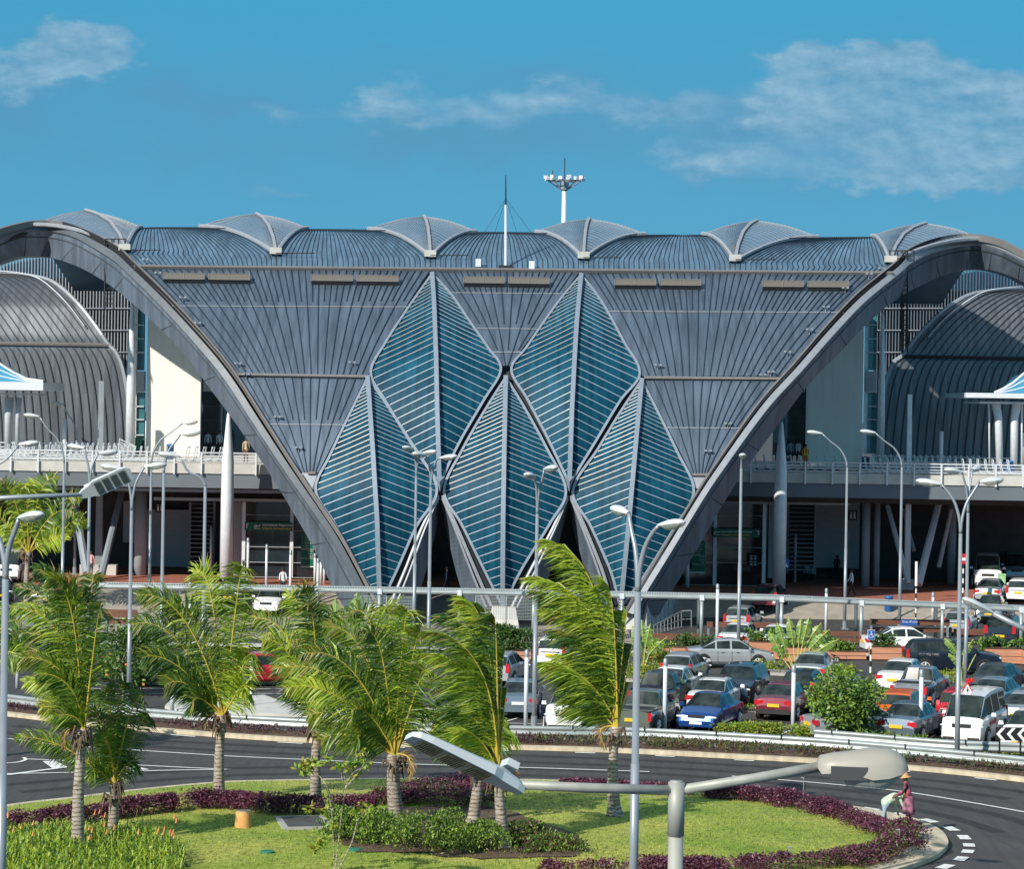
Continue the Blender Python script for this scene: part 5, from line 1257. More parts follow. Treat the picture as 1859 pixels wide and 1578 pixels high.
# ---------------------------------------------------------------- vehicles
# top-line stations: (x from rear to front as fraction of half length, z top, kind of the segment that FOLLOWS)
CARK={
'sedan':dict(L=4.45,W=1.72,H=1.45,belt=.93,roofw=.60,st=[(-1,.62,'b'),(-.97,.93,'b'),(-.72,.99,'b'),(-.66,1.0,'rw'),(-.36,1.37,'p'),(-.32,1.4,'w'),(-.02,1.45,'p'),(.02,1.45,'w'),(.2,1.42,'ws'),(.52,.97,'b'),(.56,.94,'b'),(.88,.8,'b'),(.97,.68,'b'),(1,.5,'b')],rear=.78),
'hatch':dict(L=3.85,W=1.68,H=1.5,belt=.95,roofw=.61,st=[(-1,.6,'b'),(-.98,.98,'rw'),(-.82,1.36,'p'),(-.76,1.42,'w'),(-.3,1.5,'p'),(-.25,1.5,'w'),(.1,1.46,'ws'),(.5,1.0,'b'),(.56,.96,'b'),(.86,.8,'b'),(.97,.66,'b'),(1,.5,'b')],rear=.8),
'suv':dict(L=4.8,W=1.88,H=1.72,belt=1.12,roofw=.66,st=[(-1,.8,'b'),(-.98,1.14,'rw'),(-.84,1.58,'p'),(-.78,1.65,'w'),(-.34,1.72,'p'),(-.3,1.72,'w'),(.05,1.7,'p'),(.08,1.7,'w'),(.22,1.64,'ws'),(.5,1.2,'b'),(.55,1.14,'b'),(.88,1.02,'b'),(.98,.85,'b'),(1,.6,'b')],rear=.95),
'minibus':dict(L=4.9,W=1.75,H=2.05,belt=1.15,roofw=.70,st=[(-1,.8,'b'),(-.99,1.15,'rw'),(-.93,1.85,'p'),(-.88,1.98,'w'),(-.4,2.05,'p'),(-.36,2.05,'w'),(.12,2.05,'p'),(.16,2.04,'w'),(.56,1.96,'ws'),(.86,1.18,'b'),(.9,1.1,'b'),(.98,.85,'b'),(1,.55,'b')],rear=.95),
'pickup':dict(L=4.95,W=1.74,H=1.65,belt=1.05,roofw=.62,st=[(-1,.55,'b'),(-.99,1.0,'bed'),(-.3,1.0,'b'),(-.27,1.08,'rw'),(-.2,1.58,'p'),(-.17,1.6,'w'),(.06,1.65,'p'),(.09,1.65,'w'),(.2,1.6,'ws'),(.46,1.12,'b'),(.5,1.08,'b'),(.88,.98,'b'),(.98,.8,'b'),(1,.55,'b')],rear=.85)}
def car_proto(kind,paintm,name='parked_car',cat='car',plate='yellow',trim=False,tailbar=False,lid=None):
    K=CARK[kind]; L,W,belt=K['L']/2,K['W']/2,K['belt']; e=empty(name,(0,0,0),None,cat)
    st=K['st']; rings=[]; cab=[]
    for i,(fx,z,k) in enumerate(st):
        x=fx*L; ends=1-.13*max(0,abs(fx)-.75)/.25; w=W*ends; t=belt*1.0 if z>belt+.08 else z-.04
        isc=z>belt+.08; rf=(z-belt)/(K['H']-belt) if isc else 0
        wr=lerp(w*.93,W*K['roofw']/.83*.86,min(1,max(0,rf))) if isc else w*.82
        zb=.22 if abs(fx)<.95 else .3
        lo=[(w*.86,zb),(w*.97,zb+.12),(w*1.0,lerp(zb,t,.55)),(w*.985,t-.05),(w*.94,t)]
        up=[(lerp(w*.94,wr,.1),lerp(t,z,.1)),(lerp(w*.94,wr,.86),lerp(t,z,.86)),(wr,z),(wr*.8,z+.022),(0,z+.04)]
        half=lo+up; rings.append([(x,y,zz) for y,zz in half]+[(x,-y,zz) for y,zz in half[-2::-1]]); cab.append(isc)
    n=len(rings[0])
    body,ws,rw,sw=MB(),MB(),MB(),[MB(),MB()]
    for i in range(len(st)-1):
        k=st[i][2]; a,b=rings[i],rings[i+1]
        for j in range(n-1):
            q=(a[j],b[j],b[j+1],a[j+1]); tgt=body
            js=j if j<9 else n-2-j   # symmetric index
            if js==5 and k in('w','ws','rw'): tgt=sw[0 if j<9 else 1]
            if js in(7,8) and k=='ws': tgt=ws
            if js in(7,8) and k=='rw': tgt=rw
            tgt.quad(*q)
    body.add(rings[0],(tuple(range(n)),)); body.add(rings[-1],(tuple(range(n-1,-1,-1)),))
    body.quad(*[(x,y,.24) for x,y in((-L*.95,-W*.85),(L*.95,-W*.85),(L*.95,W*.85),(-L*.95,W*.85))][::-1])
    # quarter lights beside windscreen and rear screen
    bo=body.build('body',paintm,e,True)
    ws.build('windscreen','car_glass',e,True); rw.build('rear_window','car_glass',e,True)
    for m in sw: 
        if m.f: m.build('side_windows','car_glass',e,True)
    if kind=='pickup':
        mb=MB(); mb.bbox((-L*.96,-W*.76,1.03),(-L*.34,W*.76,1.055)); mb.build('load_bed','car_trim',e)
        mb=MB(); mb.bbox((-L*.97,-W*.84,1.04),(-L*.95,W*.84,1.1)); mb.bbox((-L*.96,-W*.84,1.04),(-L*.33,-W*.79,1.1)); mb.bbox((-L*.96,W*.79,1.04),(-L*.33,W*.84,1.1)); mb.build('bed_rail',paintm,e)
    # wheels in dark arches
    wr_=.325 if kind in('sedan','hatch') else .38; wx=.62
    for sx in (-wx,wx):
        for sy in (-1,1):
            mb=MB(); c=(sx*L,sy*(W*.80),wr_+.03); ax=Vector((0,sy,0))
            mb.tube([Vector(c),Vector((c[0],sy*(W*1.006),c[2]))],wr_+.055,20); 
            mb.build('wheel_arch','car_trim',e)
            mb=MB(); mb.tube([(sx*L,sy*W*.72,wr_),(sx*L,sy*(W*1.0),wr_),(sx*L,sy*(W*1.02),wr_)],[wr_,wr_,wr_*.93],20); w_=mb.build('wheel','tyre',e,False)
            mb=MB(); y0=sy*W*1.023
            mb.tube([(sx*L,y0-sy*.03,wr_),(sx*L,y0,wr_)],wr_*.34,10)
            for q in range(5):
                a=2*math.pi*q/5; mb.tube([(sx*L,y0,wr_),(sx*L+wr_*.62*math.cos(a),y0,wr_+wr_*.62*math.sin(a))],.06,4)
            N=16; mb.add([(sx*L+r*math.cos(2*math.pi*q/N),y0,wr_+r*math.sin(2*math.pi*q/N)) for r in (wr_*.6,wr_*.7) for q in range(N)],[(q,(q+1)%N,N+(q+1)%N,N+q) for q in range(N)])
            mb.build('rim','rim',w_)
    zl=belt-.2
    for sy in (-1,1):
        mb=MB(); mb.lathe((L*.955,sy*W*.66,zl-.06),[(0,.15),(.04,.12),(.06,0),(.04,-.12),(0,-.15)],10,0,Matrix.Rotation(R(90),3,'X')@Matrix.Diagonal((1,1,1.9)).to_3x3() ); mb.build('headlight','light_clear',e,True)
        mb=MB()
        if kind in('hatch','suv','minibus'): mb.box((-L*.965,sy*W*.82,zl+.12),(.16,.2,.42),0,None,.8)
        elif kind=='pickup': mb.box((-L*.985,sy*W*.86,.82),(.08,.14,.34))
        else: mb.box((-L*.955,sy*W*.74,zl+.04),(.17,.38,.2),0,None,.9)
        mb.build('tail_light','light_red',e)
        mb=MB(); mb.box((L*.42,sy*(W+.1),belt+.1),(.12,.2,.14),0,None,.8); mb.build('wing_mirror',paintm,e)
    if tailbar: mb=MB(); mb.bbox((-L*.985,-W*.6,zl-.03),(-L*.95,W*.6,zl+.1)); mb.build('tail_light_bar','light_red',e)
    mb=MB(); mb.bbox((-L*1.005,-W*.82,.3),(-L*.96,W*.82,.5 if trim else .42)); mb.build('rear_bumper','car_trim' if trim else paintm,e)
    mb=MB(); mb.bbox((L*.965,-W*.82,.28),(L*1.005,W*.82,.46)); mb.build('front_bumper','car_trim' if trim or kind=='minibus' else paintm,e)
    mb=MB(); mb.bbox((L*.96,-W*.42,zl-.12),(L*.992,W*.42,zl+.02)); mb.build('grille','car_trim',e)
    mb=MB(); mb.bbox((L*1.005,-.26,.38),(L*1.012,.26,.5)); mb.build('number_plate','plate_white' if plate=='white' else 'plate_yellow',e)
    mb=MB(); zp=.62 if kind!='sedan' else .6; mb.bbox((-L*1.02,-.26,zp),(-L*.99,.26,zp+.13)); mb.build('number_plate','plate_yellow' if plate=='yellow' else 'plate_white',e)
    if kind in('suv','minibus','hatch'):
        mb=MB(); mb.bbox((-L*1.0,-W*.55,belt-.14),(-L*.985,W*.55,belt-.1)); mb.build('tailgate_line','car_trim',e)
    mb=MB()
    for sy in (-1,1):
        for fx in ((-.3,.02,.45) if kind!='hatch' else (-.27,.48)): mb.bbox((fx*L-.008,sy*W*1.003,.32),(fx*L+.008,sy*W*1.009,belt-.06))
        for fx in (-.22,.12): mb.bbox((fx*L,sy*W*1.003,belt-.14),(fx*L+.16,sy*W*1.02,belt-.11))
    mb.build('door_gaps','car_trim',e)
    return e
P_={}
for nm,col,me in (('white',(.82,.82,.81),0),('silver',(.5,.52,.54),.5),('grey_blue',(.2,.26,.32),.5),('slate',(.16,.2,.25),.5),('dark_blue',(.008,.018,.035),.3),('blue',(.0,.05,.25),.4),('black',(.01,.01,.012),.2),('maroon',(.2,.02,.04),.3),('red',(.5,.01,.025),.2),('orange',(.75,.14,.01),.2),('olive',(.16,.18,.15),.4),('dark_silver',(.32,.35,.39),.5),('pale_blue',(.35,.42,.48),.3)):
    P_[nm]=paint(nm,col,me)
PROT={}
def car(px,py,th,kind,col,label,group=None,plate='yellow',name='parked_car',cat='car',scale=1,depth=None,dirty=None,**k):
    key=(kind,col,plate,tuple(sorted(k.items())))
    L=CARK[kind]['L']/2; W=CARK[kind]['W']/2
    p=G(px,py) if depth is None else Vector((At(px,py,depth).x,depth,ground_h(depth)))
    t=R(th); h=Vector((math.sin(t),math.cos(t),0))
    off=abs(h.y)*L+abs(h.x)*W
    c=p+Vector((0,off*.92,0)); c.x=p.x*(c.y/p.y); c.z=ground_h(c.y)
    if key not in PROT: PROT[key]=[car_proto(kind,P_[col],name,cat,plate,**k),False]
    pr=PROT[key]; o=place(pr[0],pr[1],c,R(90-th),label,group,scale); pr[1]=True; o['category']=cat; 
    return o
GP='cars parked in the bays'
car(1175,1340,18,'pickup','olive','dusty olive pickup left of the bright blue car, partly behind the big lamp pole',GP)
car(1200,1300,18,'pickup','dark_blue','dark blue pickup just beyond the olive one',GP)
car(1290,1334,200,'sedan','blue','bright blue car facing us in the front row behind the guard rail',GP,plate='white')
c_=car(1300,1302,18,'sedan','white','white sedan with roof rack, seen from behind just beyond the bright blue car',GP)
car(1424,1311,18,'sedan','maroon','dark red old sedan with a full width tail light strip and grey bumper',GP,trim=True,tailbar=True)
car(1225,1278,18,'sedan','white','white sedan seen from behind, between the dark blue pickup and the silver hatchback',GP)
car(1245,1248,18,'hatch','silver','silver hatchback with red tail lights, left of the dark car facing us',GP)
car(1345,1288,197,'suv','dark_blue','dark blue car facing us between the white sedans and the black hatchback',GP)
car(1462,1283,18,'hatch','black','black hatchback with a green windscreen sticker behind the dark red sedan',GP)
car(1478,1248,15,'sedan','silver','silver sedan seen from behind below the fan palm',GP)
car(1325,1214,90,'sedan','silver','silver sedan driving past side on, under the pale walkway frame','cars on the lane behind the bays',name='parked_car')
car(1728,1226,90,'suv','dark_blue','dark blue estate car side on behind the two right lamp poles','cars on the lane behind the bays')
car(1640,1262,22,'sedan','white','white and silver sedan with yellow plate in the back row right of the leafy tree',GP)
car(1672,1288,22,'pickup','dark_silver','grey double cab pickup with a pale rear window frame behind the orange hatchback',GP)
car(1640,1326,20,'hatch','orange','orange hatchback seen from behind, right of the leafy tree',GP)
car(1655,1352,25,'sedan','slate','blue grey sedan in the front row between the leafy tree and the white van',GP)
car(1750,1322,22,'hatch','red','red hatchback half hidden behind the white van',GP)
car(1810,1300,25,'sedan','grey_blue','blue grey sedan behind the triangular crossing sign',GP)
car(1812,1270,28,'sedan','black','black sedan at the right end of the back row',GP)
car(1770,1362,203,'minibus','white','white passenger van with red lettering on its side, behind the arrow board',GP,plate='white',name='passenger_van',cat='van')
car(1868,1330,25,'sedan','silver','silver sedan cut off by the right edge beside the white van',GP)
car(1870,1372,205,'hatch','white','white hatchback peeping out behind the arrow board at the right edge',GP)
car(1560,1350,75,'sedan','silver','silver sedan under the leafy round tree behind the guard rail',GP)
car(1535,1300,20,'sedan','pale_blue','pale blue sedan mostly hidden by the leafy round tree',GP)
car(945,1306,3,'sedan','grey_blue','grey sedan seen from behind, left of the white hatchback facing us',GP,plate='white')
car(1033,1330,187,'hatch','white','white hatchback facing us beneath the windblown right palm',GP,plate='white')
car(1010,1215,10,'hatch','white','white car beyond the windblown right palm on the far lane',GP)
car(915,1248,15,'hatch','silver','silver car with red tail light right of the middle palm crown',GP)
car(480,1250,70,'hatch','red','red hatchback behind the palms on the left lane','cars on the left lane')
car(278,1250,80,'suv','black','black car with a yellow plate behind the green bush on the left lane','cars on the left lane')
car(492,1122,184,'hatch','white','white hatchback facing us on the forecourt before the left entrance','cars on the left forecourt',plate='white')
car(425,1112,184,'sedan','black','black sedan on the forecourt, left of the white hatchback','cars on the left forecourt')
car(375,1122,184,'sedan','dark_blue','dark sedan behind the fronds of the second big palm','cars on the left forecourt')
car(20,1060,176,'minibus','white','white minibus facing us at the left edge below the deck','vans under the deck',name='minibus',cat='van')
car(0,1108,170,'sedan','black','black car cut by the left edge below the white minibus','cars at the left edge')
car(30,1150,80,'sedan','pale_blue','pale blue car with a red light behind the far left palm','cars at the left edge')
car(95,1112,185,'sedan','silver','silver car behind the top of the leftmost palm','cars at the left edge')
car(1350,1150,18,'hatch','silver','silver hatchback with its rear to us above the brown timber rail','cars on the right forecourt')
car(1400,1122,18,'hatch','maroon','maroon hatchback in the shade under the right arch','cars on the right forecourt')
car(1345,1186,18,'sedan','white','white car between the planter rail and the silver sedan, left one of two','cars on the right forecourt')
car(1415,1190,18,'sedan','white','white car partly behind the fan palm leaves above the planters','cars on the right forecourt')
car(1640,1190,85,'sedan','white','long white car behind the planter plants next to the wheelchair sign','cars on the right forecourt')
car(1745,1158,18,'hatch','silver','silver hatchback behind the walkway posts on the right','cars on the right forecourt')
car(1800,1140,195,'sedan','grey_blue','blue grey car under the pale lamp head at the right','cars on the right forecourt')
car(1825,1178,18,'suv','dark_blue','dark blue car with yellow plate behind the right planters','cars on the right forecourt')
car(1800,1108,18,'sedan','silver','silver car in front of the white minibus on the right','cars on the right forecourt')
car(1855,1105,18,'hatch','white','white hatchback with yellow plate at the right edge beyond the lime box','cars on the right forecourt')
v=car(1793,1071,190,'minibus','white','white minibus with yellow plate and dark bumper parked under the right deck','vans under the deck',name='minibus',cat='van',trim=True,scale=1.12)
car(1845,1060,190,'minibus','dark_silver','dark minibus just behind the white one under the right deck','vans under the deck',name='minibus',cat='van')
# roof rack for the white sedan, taxi light
L=CARK['sedan']['L']/2
mb=MB()
for x in (-.2,-.5,.1): mb.tube([(x*1.6,-.5,1.55),(x*1.6,.5,1.55)],.02,4)
for y in (-.52,.52): mb.tube([(-1.0,y,1.56),(.3,y,1.56)],.025,4)
mb.build('roof_rack','car_trim',c_)
for o in COL.objects:
    if o.get('label','').startswith('white passenger van with'):
        t=text_mesh('A.FORTRESSE',.2,(1.5,0,.9),o,'red_sign'); t.location=(1.4,CARK['minibus']['W']/2+.02,.86); t.rotation_euler=(R(90),0,R(180))
# scooter with rider in teal, beside the left column
# ---------------------------------------------------------------- palms
WIND=Vector((-1,-.12,.0))
def frond(mb,rb,p0,az,el,L,rng,wind,droop,mi,dens=50,leafL=.85,lw=.058):
    d=Vector((math.cos(az)*math.cos(el),math.sin(az)*math.cos(el),math.sin(el))); p=Vector(p0); N=16; P=[p.copy()]; D=[d.copy()]
    for i in range(N):
        t=i/N; d=(d+(WIND*wind*(.25+t*1.2)+Vector((0,0,-1))*droop*(.2+t*1.3))/N*1.9).normalized(); p=p+d*L/N; P.append(p.copy()); D.append(d.copy())
    rb.tube(P,[lerp(.04,.006,(i/N)**.7) for i in range(N+1)],4,0,False)
    ref=Vector((0,0,1)) if abs(D[N//2].z)<.8 else Vector((0,1,0))
    for k in range(dens):
        t=.14+.86*(k+.5)/dens; f=t*N; i=min(int(f),N-1); pos=P[i].lerp(P[i+1],f-i); tg=D[i]
        sd=tg.cross(ref); sd=sd.normalized() if sd.length>.05 else Vector((0,1,0)); upn=sd.cross(tg)
        ll=leafL*(math.sin(math.pi*min(1,.12+t*.9))**.6)*rng.uniform(.8,1.1)*(1 if t<.9 else .8)
        for s in (-1,1):
            q=(sd*s*.8+tg*.5+upn*.1+WIND*(wind*.6+.12)*rng.uniform(.6,1.2)+Vector((0,0,-.38-droop*.3*rng.random()))+Vector((rng.uniform(-.08,.08),rng.uniform(-.08,.08),rng.uniform(-.08,.08)))).normalized()
            q2=(q+WIND*wind*.45+Vector((0,0,-.7))*rng.uniform(.6,1.3)).normalized()
            m=pos+q*ll*.5; e=m+q2*ll*.5; w=q.cross(Vector((rng.uniform(-.3,.3),1,rng.uniform(-.3,.9)))); w=w.normalized()*lw/2 if w.length>.05 else Vector((0,0,lw/2))
            mm=mi if rng.random()<.86 else (2 if t>.6 else 3)
            mb.add([pos-w*.6,pos+w*.6,m+w,m-w,e],((0,1,2,3),(3,2,4)),mm)
def bez(a,c,b,t): return a*(1-t)**2+c*2*t*(1-t)+b*t*t
def frond_to(mb,rb,P,rng,wind,mi,dens,leafL,lw,side=1.0):
    N=len(P)-1
    rb.tube(P,[lerp(.042,.006,(i/N)**.7) for i in range(N+1)],4,0,False)
    for k in range(dens):
        t=.1+.9*(k+.5)/dens; f=t*N; i=min(int(f),N-1); pos=P[i].lerp(P[i+1],f-i); tg=(P[min(i+1,N)]-P[max(i-1,0)]).normalized()
        ref=Vector((0,-1,.25)); sd=tg.cross(ref); sd=sd.normalized() if sd.length>.05 else Vector((1,0,0)); upn=Vector((0,1,0))
        ll=leafL*(math.sin(math.pi*min(1,.16+t*.82))**.55)*rng.uniform(.75,1.1)
        if rng.random()<.04: continue
        for s in (-1,1):
            q=(sd*s*side+tg*.6+upn*rng.uniform(-.5,.5)+WIND*(wind*.75)*rng.uniform(.6,1.2)+Vector((0,0,-.12-.25*rng.random()))).normalized()
            q2=(q+WIND*wind*.35+Vector((0,0,-.75))*rng.uniform(.4,1.3)).normalized()
            m=pos+q*ll*.5; e=m+q2*ll*.5; w=q.cross(Vector((rng.uniform(-.6,.6),1,rng.uniform(-.5,.9)))); w=w.normalized()*lw/2 if w.length>.05 else Vector((0,0,lw/2))
            mm=mi if (mi==4 or rng.random()<.78) else ((2 if rng.random()<.75 else 4) if t>.72 else rng.choice((0,1,3)))
            mb.add([pos-w*.6,pos+w*.6,m+w,m-w,e],((0,1,2,3),(3,2,4)),mm)
def palm(bpx,tpx,label,seed,tips,wind=.8,kx=.3,lift=30,r0=.2,r1=.13,depthG=None,bright=.15,dens=60,leafL=1.0,side=1.0,lw=.05):
    """tips: where each frond ends in the photo; kx says how soon it leaves the vertical"""
    rng=random.Random(seed); b=GI(*bpx) if depthG is None else Vector((At(*bpx,depthG).x,depthG,ground_h(depthG)))
    t=At(*tpx,b.y); e=empty('palm_tree',b,label,'palm tree','windblown coconut palms')
    top=Vector((t.x-b.x,.15,t.z-b.z)); mb=MB(); N=26
    bow=rng.uniform(-.12,.12)
    P=[Vector((top.x*s+bow*math.sin(math.pi*s),top.y*s,-.15+(top.z+.15)*s)) for s in [i/N for i in range(N+1)]]
    Q=[];rr=[]
    for i in range(N):
        s=i/N; r=lerp(r0,r1,min(1,s*1.3))+(.1*r0 if s>.85 else 0)+ (r0*.35*max(0,1-s*7))
        Q+=[P[i],P[i].lerp(P[i+1],.8)]; rr+=[r*1.06,r*.96]
    mb.tube(Q+[P[-1]],rr+[r1*.9],12); mb.build('trunk','trunk',e,True)
    hb=MB()
    for k in range(14):
        a=rng.uniform(0,6.28); z=top.z-rng.uniform(.0,.55); q=Vector((top.x+math.cos(a)*r1*.9,math.sin(a)*r1*.9,z)); hb.tube([q,q+Vector((math.cos(a)*.12,math.sin(a)*.12,.14)),q+Vector((math.cos(a)*.22,math.sin(a)*.22,-.12-rng.random()*.25))],[.07,.045,.012],5)
    hb.build('leaf_bases','trunk_dark',e)
    mb,rb=MB(),MB()
    for k,tp in enumerate(tips):
        x,y=tp[0],tp[1]; kk=tp[2] if len(tp)>2 else kx; dY=tp[3] if len(tp)>3 else rng.uniform(-1.2,1.2)
        T=At(x,y,b.y+dY); T=Vector((T.x-b.x,dY,T.z-b.z)); C=At(lerp(tpx[0],x,kk),min(y,tpx[1]-20)-lift*rng.uniform(.6,1.3),b.y+dY*.4); C=Vector((C.x-b.x,dY*.4,C.z-b.z))
        st=top+Vector((rng.uniform(-.06,.06),rng.uniform(-.06,.06),-.05))
        R_=[bez(st,C,T,i/14) for i in range(15)]
        mi=3 if rng.random()<bright else (0 if rng.random()<.5 else 1)
        frond_to(mb,rb,R_,rng,wind,mi,dens,leafL,lw,side)
    for k in range(rng.choice((0,1,1,2))):
        sx=rng.choice((-1,1)); T=top+Vector((sx*rng.uniform(.25,.6),rng.uniform(-.5,.2),-rng.uniform(.4,.8))); C=top+Vector((sx*rng.uniform(.5,.9),0,.15))
        frond_to(mb,rb,[bez(top,C,T,i/8) for i in range(9)],rng,.1,4,22,.35,.04,.5)
    mb.build('crown',['frond','frond_dark','frond_gold','frond_bright','frond_dead'],e); rb.build('rachis','rachis',e,True)
    return e
palm((143,1545),(150,1325),'tall windblown palm at the left, nearest its leaning shorter neighbour',3,[(62,1035),(88,1050),(30,1068),(22,1105),(40,1150),(35,1195),(45,1240),(75,1285),(100,1300),(118,1060,.1),(150,1075,.05),(172,1045,.8),(184,1100,.9),(180,1150,.9),(95,1180),(70,1225)],wind=.9,kx=.12,lift=10,dens=78,leafL=.8,lw=.04)
palm((203,1525),(206,1425),'short palm with a dark trunk just right of the leftmost tall palm',5,[(28,1340,.5),(60,1352,.5),(228,1240,.3),(262,1265,.6),(272,1300,.8),(190,1255,.2),(160,1290,.4),(170,1400,.9),(245,1385,.9),(225,1320,.2),(180,1330)],wind=.4,lift=12,leafL=.68,r0=.17,dens=58,lw=.036)
palm((400,1455),(404,1300),'second tall palm from the left, standing alone before the pale traffic island',8,[(250,1082,.4),(240,1135,.5),(258,1195,.6),(300,1245,.65),(352,1040,.2),(300,1100,.35),(443,1030,.85),(455,1110,.95),(455,1190,1.0),(350,1275,.8),(445,1250,1.1)],wind=.5,lift=25,dens=84,leafL=.95,lw=.042)
palm((576,1465),(577,1312),'palm just left of the bare sapling, its crown mingling with the next palm',13,[(462,1125,.4),(478,1165,.5),(520,1085,.35),(548,1070,.1),(500,1210,.6),(528,1255,.8),(610,1115,.5),(628,1160,.8),(560,1100,.2),(618,1220,.9)],wind=.5,lift=22,dens=64,leafL=.85,bright=.25,lw=.042)
palm((725,1500),(716,1372),'stout palm in the middle with a broad upright frond, behind the slanted LED lamp',21,[(505,1215,.45),(520,1250,.5),(545,1190,.4),(560,1300,.6),(585,1345,.75),(590,1140,.35),(635,1112,.3),(742,1112,.8),(700,1105,.2),(765,1150,.9),(775,1220,1.0),(770,1290,1.0),(640,1290,.6),(615,1230,.5),(665,1150,.3),(650,1340,.9),(745,1180,.7)],wind=.45,lift=30,r0=.24,r1=.19,dens=78,leafL=.95,lw=.04)
palm((858,1495),(874,1378),'leaning palm half hidden behind the brighter trunk in the middle right',34,[(790,1310,.5),(805,1350,.7),(800,1260,.4),(840,1250,.2),(925,1320,.9)],wind=.8,lift=15,dens=50)
palm((916,1540),(904,1395),'windblown palm with a pale pinkish trunk, all its fronds streaming left',40,[(838,1088,.05,0),(872,1100,.05,.3),(795,1120,.02),(775,1150,.02),(772,1190,.05),(790,1235,.1),(812,1290,.2),(800,1340,.4),(898,1120,.2),(918,1180,.6,1.4),(922,1250,.8,1.2),(845,1330,.5),(890,1200,.1)],wind=1.5,kx=.05,lift=0,bright=.25,dens=84,leafL=1.2,side=.5,lw=.04)
palm((1118,1482),(1120,1322),'tallest windblown palm with yellow stalks, reaching over the walkway frame',55,[(988,985,.12,0),(1010,1000,.12,.5),(955,1052,.05,0),(965,1078,.05,.4),(985,1110,.03),(1000,1150,.05),(1010,1195,.08),(992,1210,.35,-.6),(1020,1235,.3),(1040,1280,.5),(1100,1060,.1),(1140,1110,.9,1.5),(1148,1170,1.0,1.5),(1143,1240,1.0,1.3),(1060,1130,.05),(1075,1200,.1)],wind=1.5,kx=.05,lift=4,bright=.5,dens=86,leafL=1.3,side=.55,r0=.22,lw=.042)
palm((52,1060),(51,1003),'bright yellow green palm far back under the left deck beside the minibus',66,[(105,870,.4),(150,905,.6),(160,950,.7),(0,880,.5),(-40,930,.7),(20,890,.3),(70,880,.3),(120,980,.9),(0,975,.9),(135,930,.5),(45,885)],wind=.15,lift=20,depthG=153,bright=.6,r0=.22,dens=34,leafL=1.1,lw=.1)
palm((-25,1330),(-22,1200),'palm cut off by the left edge behind the lamp post',70,[(55,1165,.5),(40,1130,.4),(20,1110,.4),(60,1190,.7),(-60,1120,.4),(45,1215,.8)],wind=.2,lift=18,depthG=92,dens=46,leafL=.9)
# ---------------------------------------------------------------- broadleaf clumps
def leaves(mb,c,rad,n,size,rng,mis=(0,),flat=.5,shell=.35,clump=None):
    c=Vector(c); K=clump or max(5,n//60); cl=[]
    for _ in range(K):
        v=Vector((rng.gauss(0,1),rng.gauss(0,1),rng.gauss(0,1))); v.normalize(); v*=rng.uniform(shell,1.0)**.6; cl.append((v,rng.choice(mis),rng.uniform(.18,.38)))
    for i in range(n):
        v,mi,cr=cl[i%K]; g=Vector((rng.gauss(0,1),rng.gauss(0,1),rng.gauss(0,1)))*cr*.62; q=v+g
        if q.length>1.15: q=q.normalized()*rng.uniform(.9,1.15)
        p=c+Vector((q.x*rad[0],q.y*rad[1],q.z*rad[2])); d=(Vector((rng.uniform(-1,1),rng.uniform(-1,1),rng.uniform(-.9,.6)))+g*1.2).normalized(); w=d.cross(Vector((rng.uniform(-1,1),rng.uniform(-1,1),rng.uniform(.2,1)))).normalized()
        s=size*rng.uniform(.6,1.3); mb.add([p,p+d*s*.5+w*s*.24,p+d*s,p+d*s*.5-w*s*.24],((0,1,2,3),),mi if rng.random()<.8 else rng.choice(mis))
def tree(bpx,crown,label,seed,mats,leaf=.16,n=5200,Yd=None,name='leafy_tree',trunk=(.1,.05),stems=3,flowers=0,dens=1):
    rng=random.Random(seed); b=G(*bpx) if Yd is None else Vector((At(*bpx,Yd).x,Yd,ground_h(Yd))); x0,y0,x1,y1=crown; s=b.y/F
    a=At(x0,y1,b.y); c=At(x1,y0,b.y); ctr=Vector(((a.x+c.x)/2-b.x,0,(a.z+c.z)/2)); rx,rz=(c.x-a.x)/2,(c.z-a.z)/2
    e=empty(name,b,label,'tree'); tb=MB()
    for k in range(stems):
        q=Vector((rng.uniform(-.6,.6)*rx,rng.uniform(-.5,.5)*rx,ctr.z-b.z+rng.uniform(-.1,.5)*rz)); m=Vector((q.x*.35+rng.uniform(-.05,.05),q.y*.4,(ctr.z-rz)*.7)); tb.tube([tuple(v) for v in catmull([Vector((rng.uniform(-.03,.03),0,-.05)),m,q],6)],[lerp(trunk[0],trunk[1]*.4,i/6) for i in range(7)],7)
        for _ in range(3):
            w=q+Vector((rng.uniform(-.5,.5)*rx,rng.uniform(-.5,.5)*rx,rng.uniform(.1,.5)*rz)); tb.tube([m.lerp(q,.6),w],[trunk[1]*.5,.012],5)
    tb.build('trunk','trunk',e,True)
    mb=MB(); leaves(mb,ctr,(rx*.95,rx*.85,rz*.95),n,leaf,rng,tuple(range(len(mats))),clump=26); mb.build('crown',mats,e)
    if flowers:
        fm=MB()
        for _ in range(flowers): fm.box(ctr+Vector((rng.uniform(-.8,.8)*rx,-rx*.8,rng.uniform(-.9,.2)*rz)),(.09,.09,.08))
        fm.build('blossoms','flower',e)
    return e
tree((1543,1346),(1468,1204,1606,1330),'round leafy tree with bright green leaves behind the guard rail among the parked cars',1,['leaf_green','leaf_lime','leaf_lime','leaf_green'],.19,5200,trunk=(.09,.06),stems=4)
tree((236,1262),(178,1124,300,1245),'dark leafy bush tree with an orange flower behind the two left palms',2,['leaf_green','leaf_green','leaf_lime'],.2,4500,flowers=5,stems=4)
tree((1088,1330),(1005,1240,1062,1305),'thin leafy young tree before the white hatchback',4,['leaf_green','leaf_lime'],.14,700,stems=2,trunk=(.03,.02))
